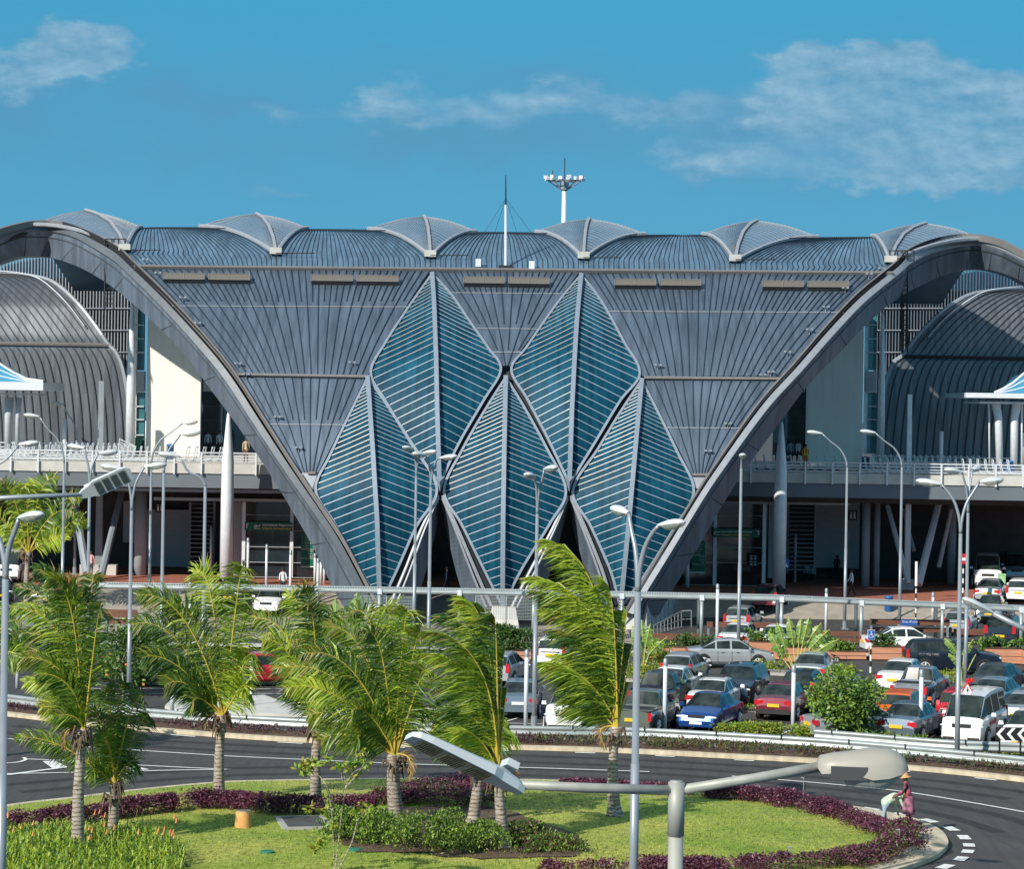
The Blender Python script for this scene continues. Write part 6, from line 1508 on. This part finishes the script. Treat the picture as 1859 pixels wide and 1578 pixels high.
tree((1187,1222),(1150,1165,1225,1232),'loose yellow green bush beside the travellers palm near the ramp wall',6,['leaf_lime','leaf_yellow'],.17,1500,trunk=(.03,.02))
# bare sapling in the foreground
rng=random.Random(5); b=GI(608,1590); e=empty('sapling',b,'thin bare sapling with sparse bright leaves in the foreground left of the middle palm','tree'); s=b.y/F; tb=MB(); lf=MB()
def SP(px,py): p=At(px,py,b.y); return Vector((p.x-b.x,rng.uniform(-.15,.15),p.z-b.z))
for Q in (((608,1590),(606,1540),(604,1490),(605,1462),(616,1445),(628,1430)),((608,1590),(614,1540),(620,1480),(628,1430),(622,1400)),((612,1585),(640,1530),(650,1490),(668,1470),(672,1465)),((628,1430),(645,1412),(660,1390),(667,1372)),((605,1462),(597,1432),(580,1410),(560,1395)),((628,1430),(640,1405),(655,1395)),((604,1490),(600,1450),(588,1420)),((622,1420),(618,1400),(610,1392))):
    tb.tube([tuple(v) for v in catmull([SP(*q) for q in Q],8)],[lerp(.02,.006,i/8) for i in range(9)],5)
tb.build('trunk','trunk',e)
for (x,y,n_) in ((560,1390,34),(575,1385,30),(550,1400,20),(600,1382,18),(612,1388,20),(660,1372,16),(640,1388,26),(652,1392,26),(668,1385,14),(645,1405,16),(572,1545,26),(588,1530,26),(570,1470,22),(590,1462,16),(645,1470,20),(655,1465,14),(600,1500,14),(672,1462,8),(612,1555,6)):
    c=SP(x,y); leaves(lf,c,(12*s,.15,9*s),int(n_*1.7),.17,rng,(0,1),clump=3)
lf.build('crown',['leaf_lime','leaf_yellow'],e)
# travellers palms / banana like plants
def fanpalm(bpx,label,seed,fan,Yd=None,stem='paddle_stem',w=.32):
    rng=random.Random(seed); b=G(*bpx) if Yd is None else Vector((At(*bpx,Yd).x,Yd,ground_h(Yd))); e=empty('fan_palm',b,label,'fan palm'); sm,lf=MB(),MB()
    for (ax,ay,bx,by,ww) in fan:    # leaf foot and tip in the photo
        yo=rng.uniform(-.3,.3); q=lambda x,y,k=1: (lambda p:Vector((p.x-b.x,yo*k,p.z-b.z)))(At(x,y,b.y)); f=q(ax,ay); t=q(bx,by)
        sm.tube([(rng.uniform(-.05,.05),0,.1),f*.5+Vector((0,yo*.3,0)),f],[.05,.035,.022],5)
        N=9; d=(t-f); sd=Vector((-d.z,0,d.x)).normalized(); rows=[]
        mid=[f+d*(i/N)+Vector((.0,-.10*math.sin(math.pi*i/N),-.3*(i/N)**2)) for i in range(N+1)]
        for s in (-1,1):
            for i in range(N):
                w0=.72*ww*math.sin(math.pi*min(.97,(.08+i/N*.9)))**.6; w1=.72*ww*math.sin(math.pi*min(.97,(.08+(i+1)/N*.9)))**.6; gap=rng.choice((0,.08,.15,.3))
                tw=Vector((0,rng.uniform(.02,.12),-rng.uniform(.0,.12)))
                a,c=mid[i],mid[i].lerp(mid[i+1],1-gap); lf.add([a,c,c+sd*s*w1+tw,a+sd*s*w0+tw],((0,1,2,3) if s>0 else (3,2,1,0),))
        sm.tube(mid,[.02]*(N+1),4)
    sm.build('stems',stem,e); lf.build('crown','paddle',e)
fanpalm((1447,1230),'fan shaped travellers palm with yellow stems rising behind the silver sedan in the car park',3,[(1421,1195,1396,1135,.3),(1428,1185,1412,1120,.35),(1440,1170,1432,1110,.3),(1450,1165,1455,1112,.28),(1457,1168,1470,1107,.3),(1464,1172,1492,1120,.34),(1470,1180,1507,1132,.34),(1476,1188,1522,1150,.3),(1434,1190,1400,1165,.26)],w=.3)
fanpalm((1165,1230),'travellers palm with pale torn leaves right of the central lamp pole',4,[(1160,1185,1150,1125,.3),(1168,1172,1166,1115,.32),(1172,1178,1182,1122,.3),(1178,1190,1212,1146,.26),(1150,1190,1128,1160,.28)])
fanpalm((1747,1250),'yellow green banana plant between the two right lamp poles',5,[(1740,1190,1716,1148,.25),(1750,1190,1768,1150,.24),(1744,1210,1722,1175,.22),(1756,1225,1774,1178,.05)])
fanpalm((640,1235),'banana plant with large upright leaves behind the palms left of the middle leaf tip',6,[(600,1140,590,1085,.32),(612,1135,610,1075,.34),(622,1130,625,1090,.3),(640,1135,650,1066,.42),(650,1140,665,1088,.28),(655,1150,680,1105,.3),(700,1150,712,1112,.34),(714,1160,735,1110,.4)],Yd=128)
# ---------------------------------------------------------------- hedges and beds
def hedge(Q,wid,h,label,mats,seed,n,leaf=.12,name='hedge',isl=True,spiky=0,cat='hedge',kind=None,group=None):
    rng=random.Random(seed); P=catmull([(GI(*q) if isl else G(*q)) for q in Q],40); e=empty(name,P[20],label,cat,group); o=P[20]; mb=MB()
    ls=[0]; 
    for a,b_ in zip(P,P[1:]): ls.append(ls[-1]+(b_-a).length)
    bumps=[(rng.uniform(0,ls[-1]),rng.uniform(-.4,.4),rng.uniform(.45,1.35) if cat=='bush' else rng.uniform(.75,1.15),rng.uniform(.2,.45) if cat=='bush' else rng.uniform(.3,.6)) for _ in range(int(ls[-1]*2.2)+4)]
    for k in range(n):
        bs,bo,bh,br=rng.choice(bumps); s=min(ls[-1]-.01,max(0,bs+rng.gauss(0,br*.6))); i=max(j for j in range(len(ls)) if ls[j]<=s) if False else min(39,int(40*s/ls[-1])); f=(s-ls[i])/max(.01,ls[i+1]-ls[i]); f=min(1,max(0,f))
        c=P[i].lerp(P[i+1],f); t=(P[i+1]-P[i]).normalized(); u=max(-1,min(1,bo+rng.gauss(0,.35))); W=wid(s/ls[-1]) if callable(wid) else wid
        hh=h*bh*(1-.55*u*u)*rng.random()**.45; p=c+Vector((-t.y,t.x,0))*u*W/2+Vector((0,0,hh))-o
        d=Vector((rng.uniform(-1,1),rng.uniform(-1,1),rng.uniform(.1 if spiky else -.3,1.6 if spiky else .8))).normalized(); w=d.cross(Vector((rng.uniform(-1,1),rng.uniform(-1,1),rng.uniform(-1,1)))); w=w.normalized() if w.length>.01 else Vector((1,0,0)); z=leaf*rng.uniform(.6,1.35)
        mb.add([p,p+d*z*.5+w*z*.2,p+d*z,p+d*z*.5-w*z*.2],((0,1,2,3),),rng.randrange(len(mats)))
    mb.build('foliage',mats,e); 
    tw=MB()
    for k in range(min(120,n//90)):
        i=rng.randrange(40); p=P[i]-o+Vector((rng.uniform(-.4,.4)*.6,rng.uniform(-.4,.4)*.6,0)); tw.tube([p,p+Vector((rng.uniform(-.15,.15),rng.uniform(-.15,.15),h*.7))],[.012,.006],4)
    tw.build('stems','trunk_dark',e); return e
pur=['leaf_purple','leaf_purple','leaf_purple_light']
hedge([(-40,1522),(60,1505),(110,1500),(160,1492)],1.0,.55,'purple hedge at the far left of the island behind the lily bed',pur,1,6500,.1)
hedge([(168,1492),(215,1485),(270,1478),(318,1474)],1.0,.55,'purple hedge between the short dark palm and the second tall palm',pur,2,6500,.1)
hedge([(326,1470),(380,1466),(430,1468),(470,1473)],1.0,.52,'purple hedge behind the orange tree stump',pur,3,6000,.1)
hedge([(474,1474),(530,1477),(590,1478),(680,1480)],1.1,.55,'purple hedge behind the bare sapling',pur,4,6500,.1)
hedge([(735,1462),(790,1442),(850,1436),(905,1440)],2.6,.5,'sprawling purple shrubs between the middle palms, behind the green bushes',pur+['leaf_purple_light'],5,7500,.1)
hedge([(690,1462),(740,1458),(830,1462),(900,1468)],1.8,.45,'pale purple flowering shrubs just above the green bushes',['leaf_purple_light','leaf_purple','leaf_olive'],6,3500,.13)
hedge([(1020,1428),(1090,1432),(1180,1438),(1260,1444)],.8,.28,'purple hedge behind the foreground lamp post, right of the tallest palm',pur,7,3500,.12)
hedge([(1285,1448),(1350,1453),(1430,1464),(1505,1482),(1570,1502),(1622,1524)],lambda s:lerp(1.3,1.7,s),.5,'long purple hedge running to the two gardeners on the right of the island',pur,8,21000,.1)
hedge([(1645,1520),(1635,1542),(1590,1562),(1520,1574),(1440,1582)],lambda s:1.5,.5,'purple hedge curving back along the front nose of the island',pur+['leaf_olive'],9,13000,.1)
hedge([(1430,1584),(1340,1588),(1240,1590),(1140,1592),(1000,1600)],1.5,.5,'purple hedge cut off by the bottom edge of the picture',pur,10,9000,.1)
gr=['leaf_green','leaf_lime','leaf_olive','leaf_lime']
for i,(x,y,w,h_,lab) in enumerate(((650,1525,90,.7,'green bush left of the stout middle palm, behind the sapling'),(705,1528,80,.65,'green bush at the foot of the stout middle palm'),(775,1540,110,.85,'green bush right of the stout middle palm, brightest on top'),(850,1545,90,.7,'green bush in front of the leaning palm trunk'),(960,1535,90,.55,'green and brown bush right of the pinkish palm trunk'),(1010,1545,60,.35,'low straggly bush at the right end of the green bush row'))):
    hedge([(x-w/2,y-3),(x-w/6,y),(x+w/6,y+3),(x+w/2,y)],2.3,h_,lab,gr if i<4 else ['leaf_olive','leaf_green','leaf_red','leaf_lime'],20+i,4200,.1,spiky=1,name='bush',cat='bush')
for (x0,x1,y0,y1,h_,lab,ms,n_) in ((1290,1420,1338,1342,.6,'yellow green low hedge behind the guard rail under the bright blue car',['leaf_yellow','leaf_lime'],2600),(1430,1500,1343,1347,.6,'yellow green low hedge behind the guard rail left of the leafy tree',['leaf_yellow','leaf_lime'],1500),(1555,1680,1352,1358,.5,'yellow green low plants behind the guard rail under the blue grey sedan',['leaf_yellow','leaf_lime','leaf_green'],1500),(1690,1859,1360,1375,.35,'scattered yellow green plants between the two guard rails',['leaf_yellow','leaf_lime'],900),
    (1372,1550,1224,1232,.6,'clipped green hedge strip between the silver sedan and the car bays',['leaf_lime','leaf_yellow'],3000),(1655,1735,1236,1240,.6,'clipped lime hedge left of the two right lamp poles',['leaf_lime','leaf_yellow'],1600),(1225,1420,1286,1293,.25,'low grass strip in front of the white sedan with the roof rack',['leaf_olive','leaf_lime'],1200),(1130,1200,1236,1240,.8,'bright green bush under the travellers palm',['leaf_lime','leaf_yellow'],1500)):
    hedge([(x0,y0),(lerp(x0,x1,.33),lerp(y0,y1,.33)),(lerp(x0,x1,.66),lerp(y0,y1,.66)),(x1,y1)],1.1,h_,lab,ms,x0,n_,.14,isl=False)
# planter plants
for i,((c,w),nm) in enumerate(zip(PLT,('left of the walkway posts','hidden by the silver sedan','between silver sedan and fan palm','behind the fan palm','left of the wheelchair sign','right of the wheelchair sign','in front of the dark estate car','cut off by the right edge','behind the left palms','behind the middle palms'))):
    rng=random.Random(90+i); e=empty('planter_plants',c,'green leafy plants in the timber planter '+nm,'plants','plants in the timber planters'); mb=MB()
    for k in range(int(w*2.2)+1): leaves(mb,(rng.uniform(-w/2,w/2),0,.22),(.45,.4,.38),170,.2,rng,(0,1),clump=4)
    mb.build('foliage',['leaf_green','leaf_olive' if i%2 else 'leaf_lime'],e)
hedge([(905,1188),(925,1188),(945,1188),(968,1188)],1.4,1.6,'dense dark green hedge below the middle leaf tip',['leaf_green'],77,3500,.2,isl=False)
# bed of strap leaved lilies
rng=random.Random(11); mb=MB(); fl=MB()
for k in range(8000):
    x=rng.uniform(-120,332); ymin=interp([(0,1520),(150,1512),(250,1518),(310,1535),(332,1560)],x); y=rng.uniform(ymin,1625)
    if x>250 and y>1578 and rng.random()<.6: continue
    p=GI(x,y); L=rng.uniform(.35,.75); az=rng.uniform(0,6.28); d=Vector((math.cos(az),math.sin(az),0)); wv=Vector((-d.y,d.x,0))*.017; a=rng.uniform(.15,.7)
    m=p+d*L*.35*a+Vector((0,0,L*.62)); t=p+d*L*a*1.05+Vector((0,0,L*rng.uniform(.35,.85))); mb.add([p-wv*.6,p+wv*.6,m+wv,m-wv,t],((0,1,2,3),(3,2,4)),rng.choice((0,0,1,2)))
for k in range(34):
    p=GI(rng.uniform(10,320),rng.uniform(1520,1575)); fl.tube([p,p+Vector((rng.uniform(-.05,.05),0,.75))],.007,4); fl.tube([p+Vector((0,0,.72)),p+Vector((.02,0,.86))],[.03,.01],5,1)
o=tag(mb.build('lily_bed',['frond_bright','leaf_lime','leaf_green']),'bed of bright green strap leaved lilies in the bottom left corner','plants',kind='stuff')
f=fl.build('flower_stalks',['leaf_olive','flower'],o)
# ground cover on the verge
rng=random.Random(12); mb=MB()
for k in range(15000):
    i=rng.uniform(0,119.9); a=int(i); p=op[a].lerp(op[a+1],i-a); t=(op[a+1]-op[a]).normalized(); w=rng.uniform(.5,2.1); pp=p+Vector((-t.y,t.x,0))*w; r_=pp.x
    dens=.5+.5*math.sin(r_*1.7)*math.sin(r_*.63+1)
    if rng.random()>dens+.25: continue
    pp.z=.14+rng.random()**.6*.3; d=Vector((rng.uniform(-1,1),rng.uniform(-1,1),rng.uniform(0,1.4))).normalized(); wv=d.cross(Vector((rng.uniform(-1,1),rng.uniform(-1,1),1))).normalized(); z=rng.uniform(.09,.2)
    mb.add([pp,pp+d*z*.5+wv*z*.2,pp+d*z,pp+d*z*.5-wv*z*.2],((0,1,2,3),),(0 if rng.random()<.75 else 1) if r_<1 else rng.choice((0,1,2,2,2)))
tag(mb.build('ground_cover',['leaf_purple','leaf_red','leaf_olive']),'low dark red and green plants on the verge below the guard rail','plants',kind='stuff')
# short grass blades on the lawn
rng=random.Random(13); mb=MB(); n_=0
while n_<26000:
    x=rng.uniform(-60,1720); y=rng.uniform(1414,1600); p=GI(x,y)
    if not inside(p): continue
    n_+=1; h=rng.uniform(.03,.08); w=.018; a=rng.uniform(0,3.14); dx,dy=math.cos(a)*w,math.sin(a)*w
    mb.add([p+Vector((-dx,-dy,-.01)),p+Vector((dx,dy,-.01)),p+Vector((rng.uniform(-.05,.05),rng.uniform(-.05,.05),h))],((0,1,2),),rng.randrange(2))
tag(mb.build('lawn_grass',['grass_blade','lawn']),'short mown grass blades covering the island','grass',kind='stuff')
# stump, slab, covers, sprinklers
p=GI(442,1502); e=empty('tree_stump',p,'orange brown cut tree stump on the lawn','stump'); mb=MB(); mb.lathe((0,0,-.05),[(.26,0),(.245,.2),(.235,.5),(.22,.53)],16); mb.build('stump_side',mat('stump',(.6,.28,.08),.85,0,.3,5,.4,col2=(.7,.38,.14)),e,True); mb=MB(); mb.tube([(0,0,.47),(0,0,.49)],.225,16); mb.build('cut_top',mat('stump_top',(.35,.3,.2),.85),e)
p=GI(552,1496); e=empty('drain_cover',p,'pale rectangular concrete drain cover in the grass','drain cover'); mb=MB(); R1=Matrix.Rotation(R(12),3,'Z'); mb.box((0,0,.02),(1.5,2.2,.08),0,R1); mb.build('frame','concrete',e); mb=MB(); mb.box((0,0,.05),(1.15,1.8,.04),0,R1); mb.build('lid','dark_wall',e)
for x,y,lab in ((486,1549,'small green valve lid in the grass left of the sapling'),(645,1545,'small green valve lid in the grass right of the sapling')):
    p=GI(x,y); e=empty('valve_lid',p,lab,'valve lid'); mb=MB(); mb.lathe((0,0,-.02),[(.2,0),(.2,.06),(.17,.08),(0,.085)],14); mb.build('lid','bin_green',e)
for i,(x,y,h,lab) in enumerate(((1459,1454,.75,'thin metal sprinkler rod on the far kerb of the island'),(1633,1545,.6,'thin metal sprinkler rod in the purple hedge at the nose'),(1435,1578,.6,'thin metal sprinkler rod in the front purple hedge'))):
    p=GI(x,y); e=empty('sprinkler',p,lab,'sprinkler'); mb=MB(); mb.tube([(0,0,0),(0,0,h)],.012,5); mb.build('riser','galv',e); mb=MB(); mb.tube([(-.1,0,h),(.02,0,h)],.018,5); mb.build('nozzle','galv',e)
# tree trunks beside poles
mb=MB(); p=G(223,1295); e=empty('wooden_stake',p,'twisted brown stem beside the left double lamp pole','stake'); mb.tube([(0,0,0),(.03,0,1.0),(-.03,0,1.7)],[.07,.05,.03],6); mb.build('stem','trunk',e)

def bed(Q,name):
    # bare soil patch lying on the lawn, given by its outline in photo points
    P=[GI(*q) for q in Q]; c=sum(P,Vector())/len(P); P=catmull(P+[P[0]],48)[:-1]; n=len(P); mb=MB(); rng=random.Random(len(Q)); J=[rng.uniform(.93,1.05) for _ in P]
    R_=[]
    for f in (1,.75,.5,.25):
        row=[]
        for p,j in zip(P,J): q=c+(p-c)*f*(j if f==1 else 1); row.append(Vector((q.x,q.y,isl_z(q.x,q.y)+.03)))
        R_.append(row)
    mb.add([p for r in R_ for p in r]+[Vector((c.x,c.y,isl_z(c.x,c.y)+.03))],[(a*n+i,a*n+(i+1)%n,(a+1)*n+(i+1)%n,(a+1)*n+i) for a in range(3) for i in range(n)]+[(3*n+i,3*n+(i+1)%n,4*n) for i in range(n)])
    struct(mb.build(name,'soil'))
bed([(590,1500),(700,1470),(860,1465),(980,1490),(1065,1535),(1040,1556),(900,1562),(760,1552),(640,1545)],'planting_bed_soil')
bed([(-80,1530),(100,1512),(250,1520),(330,1548),(338,1575),(250,1600),(0,1620)],'lily_bed_soil')
# ---------------------------------------------------------------- people
mat('cloth_white',(.68,.69,.72),.8); mat('cloth_dark',(.02,.022,.028),.85); mat('cloth_navy',(.02,.035,.09),.8); mat('cloth_teal',(.02,.33,.38),.8); mat('cloth_beige',(.5,.38,.28),.8); mat('cloth_orange',(.75,.2,.02),.7); mat('cloth_yellow',(.7,.7,.05),.7); mat('cloth_mint',(.5,.62,.45),.8); mat('cloth_denim',(.3,.42,.52),.8); mat('cloth_pink',(.65,.4,.42),.8); mat('cloth_brown',(.12,.06,.04),.8)
mat('cloth_floral',(.02,.015,.03),.8,0,.3,7,col2=(.5,.1,.14),detail=0)
mat('cloth_floral_light',(.015,.01,.02),.8,0,.3,6,col2=(.42,.16,.24),detail=0)
def person(loc,rz,h,label,top,legs,lean=0,stride=.18,arm=(-.15,.2),elbow=(.25,.5),sit=False,hair=True,skin='skin_dark',hat=False,crouch=0,bulk=1.0,name_group=None,shoes='cloth_dark',skirt=None,head_drop=0,fingers=True,mats_extra=None):
    V=[];E=[];Rd=[];BM=[]
    def v(p,r): V.append(Vector(p)); Rd.append(r*h); return len(V)-1
    def e(a,b,m): E.append((a,b)); BM.append(m)
    L=R(lean); ph=.53*h if not sit else .27*h
    # local axes: x right, y forward
    up=lambda d,side=0,fw=0: Vector((side*h, math.sin(L)*d*h+fw*h*math.cos(L), ph+math.cos(L)*d*h-fw*h*math.sin(L)))
    pel=v((0,0,ph),.072*bulk); sp=v(up(.13),.064*bulk); ch=v(up(.24),.076*bulk); nb=v(up(.30),.04); nk=v(up(.335),.03)
    hl=R(lean+head_drop); hd=lambda d,f=0: V[nk]+Vector((0,math.sin(hl)*d*h+f*h*math.cos(hl),math.cos(hl)*d*h-f*h*math.sin(hl)))
    h1=v(hd(.035,.005),.044); h2=v(hd(.085,.006),.052); h3=v(hd(.12,0),.03); ns=v(hd(.06,.058),.008)
    e(pel,sp,1); e(sp,ch,1); e(ch,nb,1); e(nb,nk,0); e(nk,h1,0); e(h1,h2,0); e(h2,h3,0); e(h1,ns,0)
    for s,(sw,el) in ((-1,(arm[0],elbow[0])),(1,(arm[1],elbow[1]))):
        sh=v(up(.275,s*.1),.036); eb=v(V[sh]+Vector((s*.025*h,math.sin(sw)*.17*h,-math.cos(sw)*.17*h)),.025); a2=sw+el
        w=v(V[eb]+Vector((-s*.005*h,math.sin(a2)*.145*h,-math.cos(a2)*.145*h)),.017); dr=Vector((0,math.sin(a2),-math.cos(a2)))
        pm=v(V[w]+dr*.045*h,.019)
        e(nb,sh,1); e(sh,eb,1); e(eb,w,1 if not mats_extra else 0); e(w,pm,0)
        sd=Vector((0,math.cos(a2),math.sin(a2)))
        if fingers:
            for k in range(4):
                f1=v(V[pm]+dr*.016*h+sd*(k-1.5)*.0105*h,.0058); f2=v(V[f1]+dr*(.028+.004*(1-abs(k-1.5)))*h+Vector((-s*.008*h,0,0)),.0045); e(pm,f1,0); e(f1,f2,0)
            t1=v(V[w]+dr*.02*h+sd*.022*h,.0065); t2=v(V[t1]+dr*.026*h+sd*.008*h,.005); e(w,t1,0); e(t1,t2,0)
    for s,k in ((-1,1),(1,-1)):
        hp=v((s*.048*h,0,ph-.035*h),.058)
        if sit: kn=v((s*.06*h,.24*h,ph+.0*h),.036); an=v((s*.06*h,.26*h,.045*h),.022)
        else:
            fw=k*stride*.5; kn=v((s*.052*h,(fw*.75+crouch*.12)*h,ph-.26*h+crouch*.03*h),.036); an=v((s*.052*h,(fw*1.35-(.05 if k<0 and stride>.1 else 0))*h,.045*h),.021)
        to=v(V[an]+Vector((0,.085*h,-.022*h)),.018)
        e(pel,hp,2); e(hp,kn,2); e(kn,an,2); e(an,to,3)
    me=bpy.data.meshes.new('person'); me.from_pydata([tuple(p) for p in V],E,[]); o=bpy.data.objects.new('person',me); COL.objects.link(o)
    o.modifiers.new('s','SKIN'); sk=me.skin_vertices[0].data
    for i,r in enumerate(Rd): sk[i].radius=(r,r*(.8 if i in(pel,sp,ch) else 1))
    sk[0].use_root=True
    sb=o.modifiers.new('u','SUBSURF'); sb.levels=1; sb.render_levels=1
    dg=bpy.context.evaluated_depsgraph_get(); m2=bpy.data.meshes.new_from_object(o.evaluated_get(dg)); bpy.data.objects.remove(o); bpy.data.meshes.remove(me)
    m2.materials.clear()
    for m in (skin,top,legs,shoes): m2.materials.append(MT[m])
    segs=[(V[a],V[b],BM[i],Rd[a],Rd[b]) for i,(a,b) in enumerate(E)]
    for p in m2.polygons:
        c=p.center; best=9; bm=1
        for a,b,m,ra,rb_ in segs:
            d=b-a; t=max(0,min(1,(c-a).dot(d)/max(1e-9,d.length_squared))); q=(c-(a+d*t)).length-lerp(ra,rb_,t)
            if q<best: best=q; bm=m
        p.material_index=bm; p.use_smooth=True
    em=empty('person',loc,label,'person',name_group,rz); b=bpy.data.objects.new('body',m2); COL.objects.link(b); b.parent=em
    c=V[h2]; fw=Vector((0,math.cos(hl),-math.sin(hl))); upv=Vector((0,math.sin(hl),math.cos(hl))); rot=Matrix((Vector((1,0,0)),fw,upv)).transposed()
    if hair:
        mb=MB(); k=h*.06; mb.lathe(c-fw*.008*h+upv*.005*h,[(k,-.3*k),(k*1.05,.1*k),(k*.95,.55*k),(k*.6,.95*k),(0,1.08*k)],12,0,rot); mb.build('hair','hair',em,True)
    mb=MB()
    for s in (-1,1): mb.box(c+fw*.05*h+Vector((s*.02*h,0,0))+upv*-.005*h,(.012*h,.01*h,.008*h),0,rot)
    mb.build('eyes','black',em)
    if hat:
        mb=MB(); k=h*.06; mb.lathe(c+upv*.02*h,[(k*2.0,-.35*k),(k*1.1,.05*k),(k*.95,.9*k),(k*.35,1.7*k),(0,1.75*k)],16,0,rot); mb.lathe(c+upv*.02*h,[(0,-.1*k),(k*2.0,-.4*k)],16,0,rot); mb.build('hat','straw',em,True)
    if skirt:
        mb=MB(); mb.lathe((0,0,0),[(.085*h,ph+.06*h),(.1*h,ph-.03*h),(.12*h,ph-.18*h),(.135*h,ph-.3*h),(.12*h,ph-.3*h)],14); mb.build('skirt',skirt,em,True)
    return em
p=GI(1650,1500); person(p,R(75),1.58,'standing gardener in straw hat and dark floral blouse and skirt at the purple hedge','cloth_floral','cloth_floral',lean=10,stride=.05,arm=(.35,.45),elbow=(.75,.6),hat=True,hair=False,bulk=1.35,skirt='cloth_floral_light')
p=GI(1606,1503); person(p,R(-72),1.6,'gardener bending over the purple hedge in pale green top and light blue trousers','cloth_mint','cloth_denim',lean=78,stride=.1,arm=(.1,.35),elbow=(.25,.3),hat=True,hair=False,crouch=.0,head_drop=20,bulk=1.8,shoes='cloth_denim')
p=G(514,1082); person(p,R(185),1.74,'man in a white shirt and dark trousers with sunglasses outside the left entrance','cloth_white','cloth_dark',stride=.06,arm=(.3,.25),elbow=(.9,.8))
p=G(1546,1083); person(p,R(100),1.75,'man in a white shirt and black trousers walking left on the right brick plaza','cloth_white','cloth_dark',stride=.2)
p=G(1508,1050); person(p,R(180),1.72,'person in a pale shirt standing by the lower right staircase','cloth_white','cloth_dark',stride=.04)
p=G(1520,1052); person(p,R(10),1.68,'person in dark clothes close to the pale shirted one by the lower right staircase','cloth_dark','cloth_dark',stride=.04)
p=G(812,1080); p.z=ground_h(p.y); person(p,R(-80),1.72,'person in dark blue walking through the opening right of the left leaf','cloth_navy','cloth_navy',stride=.3,arm=(-.5,.6),elbow=(.2,.6))
p=G(416,1060); person(p,R(-60),1.7,'person in a teal shirt near the foot of the left column','cloth_teal','cloth_navy',stride=.05)
p=G(166,1046); person(p,R(170),1.65,'person in pale pink at the left square pylon','cloth_pink','cloth_dark',stride=.04)
p=G(350,1042); p.z+=.0; person(p,R(200),1.66,'dark figure sitting near the left staircase','cloth_dark','cloth_dark',sit=True,stride=0)
for (x,y,Y,rz,lab,t,l,st) in ((447,838,168.0,10,'man in a beige shirt and brown trousers walking on the left deck','cloth_beige','cloth_brown',.14),(1463,832,171,0,'worker in an orange and yellow safety vest standing on the right deck','cloth_orange','cloth_orange',.03),(1436,838,178,0,'person in a light blue shirt by the right doorway','cloth_denim','cloth_dark',.05),(1450,838,178,30,'person in white by the right doorway next to the one in light blue','cloth_white','cloth_dark',.05),(236,812,176.5,-60,'person in navy leaning on the green bin on the left deck','cloth_navy','cloth_navy',.04),(378,822,178,0,'first person in blue before the left doorway glazing','cloth_denim','cloth_dark',.05),(399,822,178,20,'second person in blue before the left doorway glazing','cloth_denim','cloth_dark',.05)):
    X=At(x,y,Y).x; z=8.95+(Y-166)*.03
    pr=person(Vector((X,Y,z)),R(rz),1.72,lab,t,l,stride=st)
    if 'vest' in lab:
        mb=MB()
        for dx in (-.09,.09): mb.bbox((dx-.03,-.16,1.05),(dx+.03,-.13,1.42))
        mb.bbox((-.16,-.165,1.0),(.16,-.14,1.07)); mb.build('reflective_strips','cloth_yellow',pr)
for (x,y,lab) in ((1466,1053,'person in a pale top sitting on the low bench by the right stairs, left one'),(1476,1055,'person sitting on the low bench by the right stairs, right one')):
    p=G(x,y); person(p,R(160),1.6,lab,'cloth_white' if x<1470 else 'cloth_denim','cloth_dark',sit=True,stride=0)
# bench under the seated pair and the lone sitter
for (x,y,w,lab) in ((1472,1052,2.2,'low bench under the seated pair by the right stairs'),(350,1041,1.2,'low bench under the dark sitting figure on the left')):
    p=G(x,y); e=empty('bench',p+Vector((0,.15,0)),lab,'bench'); mb=MB(); mb.box((0,0,.36),(w,.4,.06)); mb.build('seat','dark_wall',e)
    for s in (-1,1): mb=MB(); mb.box((s*w*.42,0,.17),(.08,.36,.33)); mb.build('leg','dark_wall',e)
# motor scooter by the teal shirted person
p=G(402,1072); e=empty('motor_scooter',p,'dark motor scooter parked by the left column','motorbike',None,R(20)); mb=MB(); mb.tube([(-.55,0,.62),(-.1,0,.7),(.15,0,.4),(.45,0,.55),(.55,0,.95)],[.1,.13,.1,.08,.04],8); mb.build('body','black',e,True)
for x in (-.55,.6): mb=MB(); mb.tube([(x,-.05,.26),(x,.05,.26)],.26,14); mb.build('wheel','tyre',e)
mb=MB(); mb.tube([(.5,-.32,1.02),(.55,0,.97),(.5,.32,1.02)],.02,5); mb.build('handlebar','galv',e)
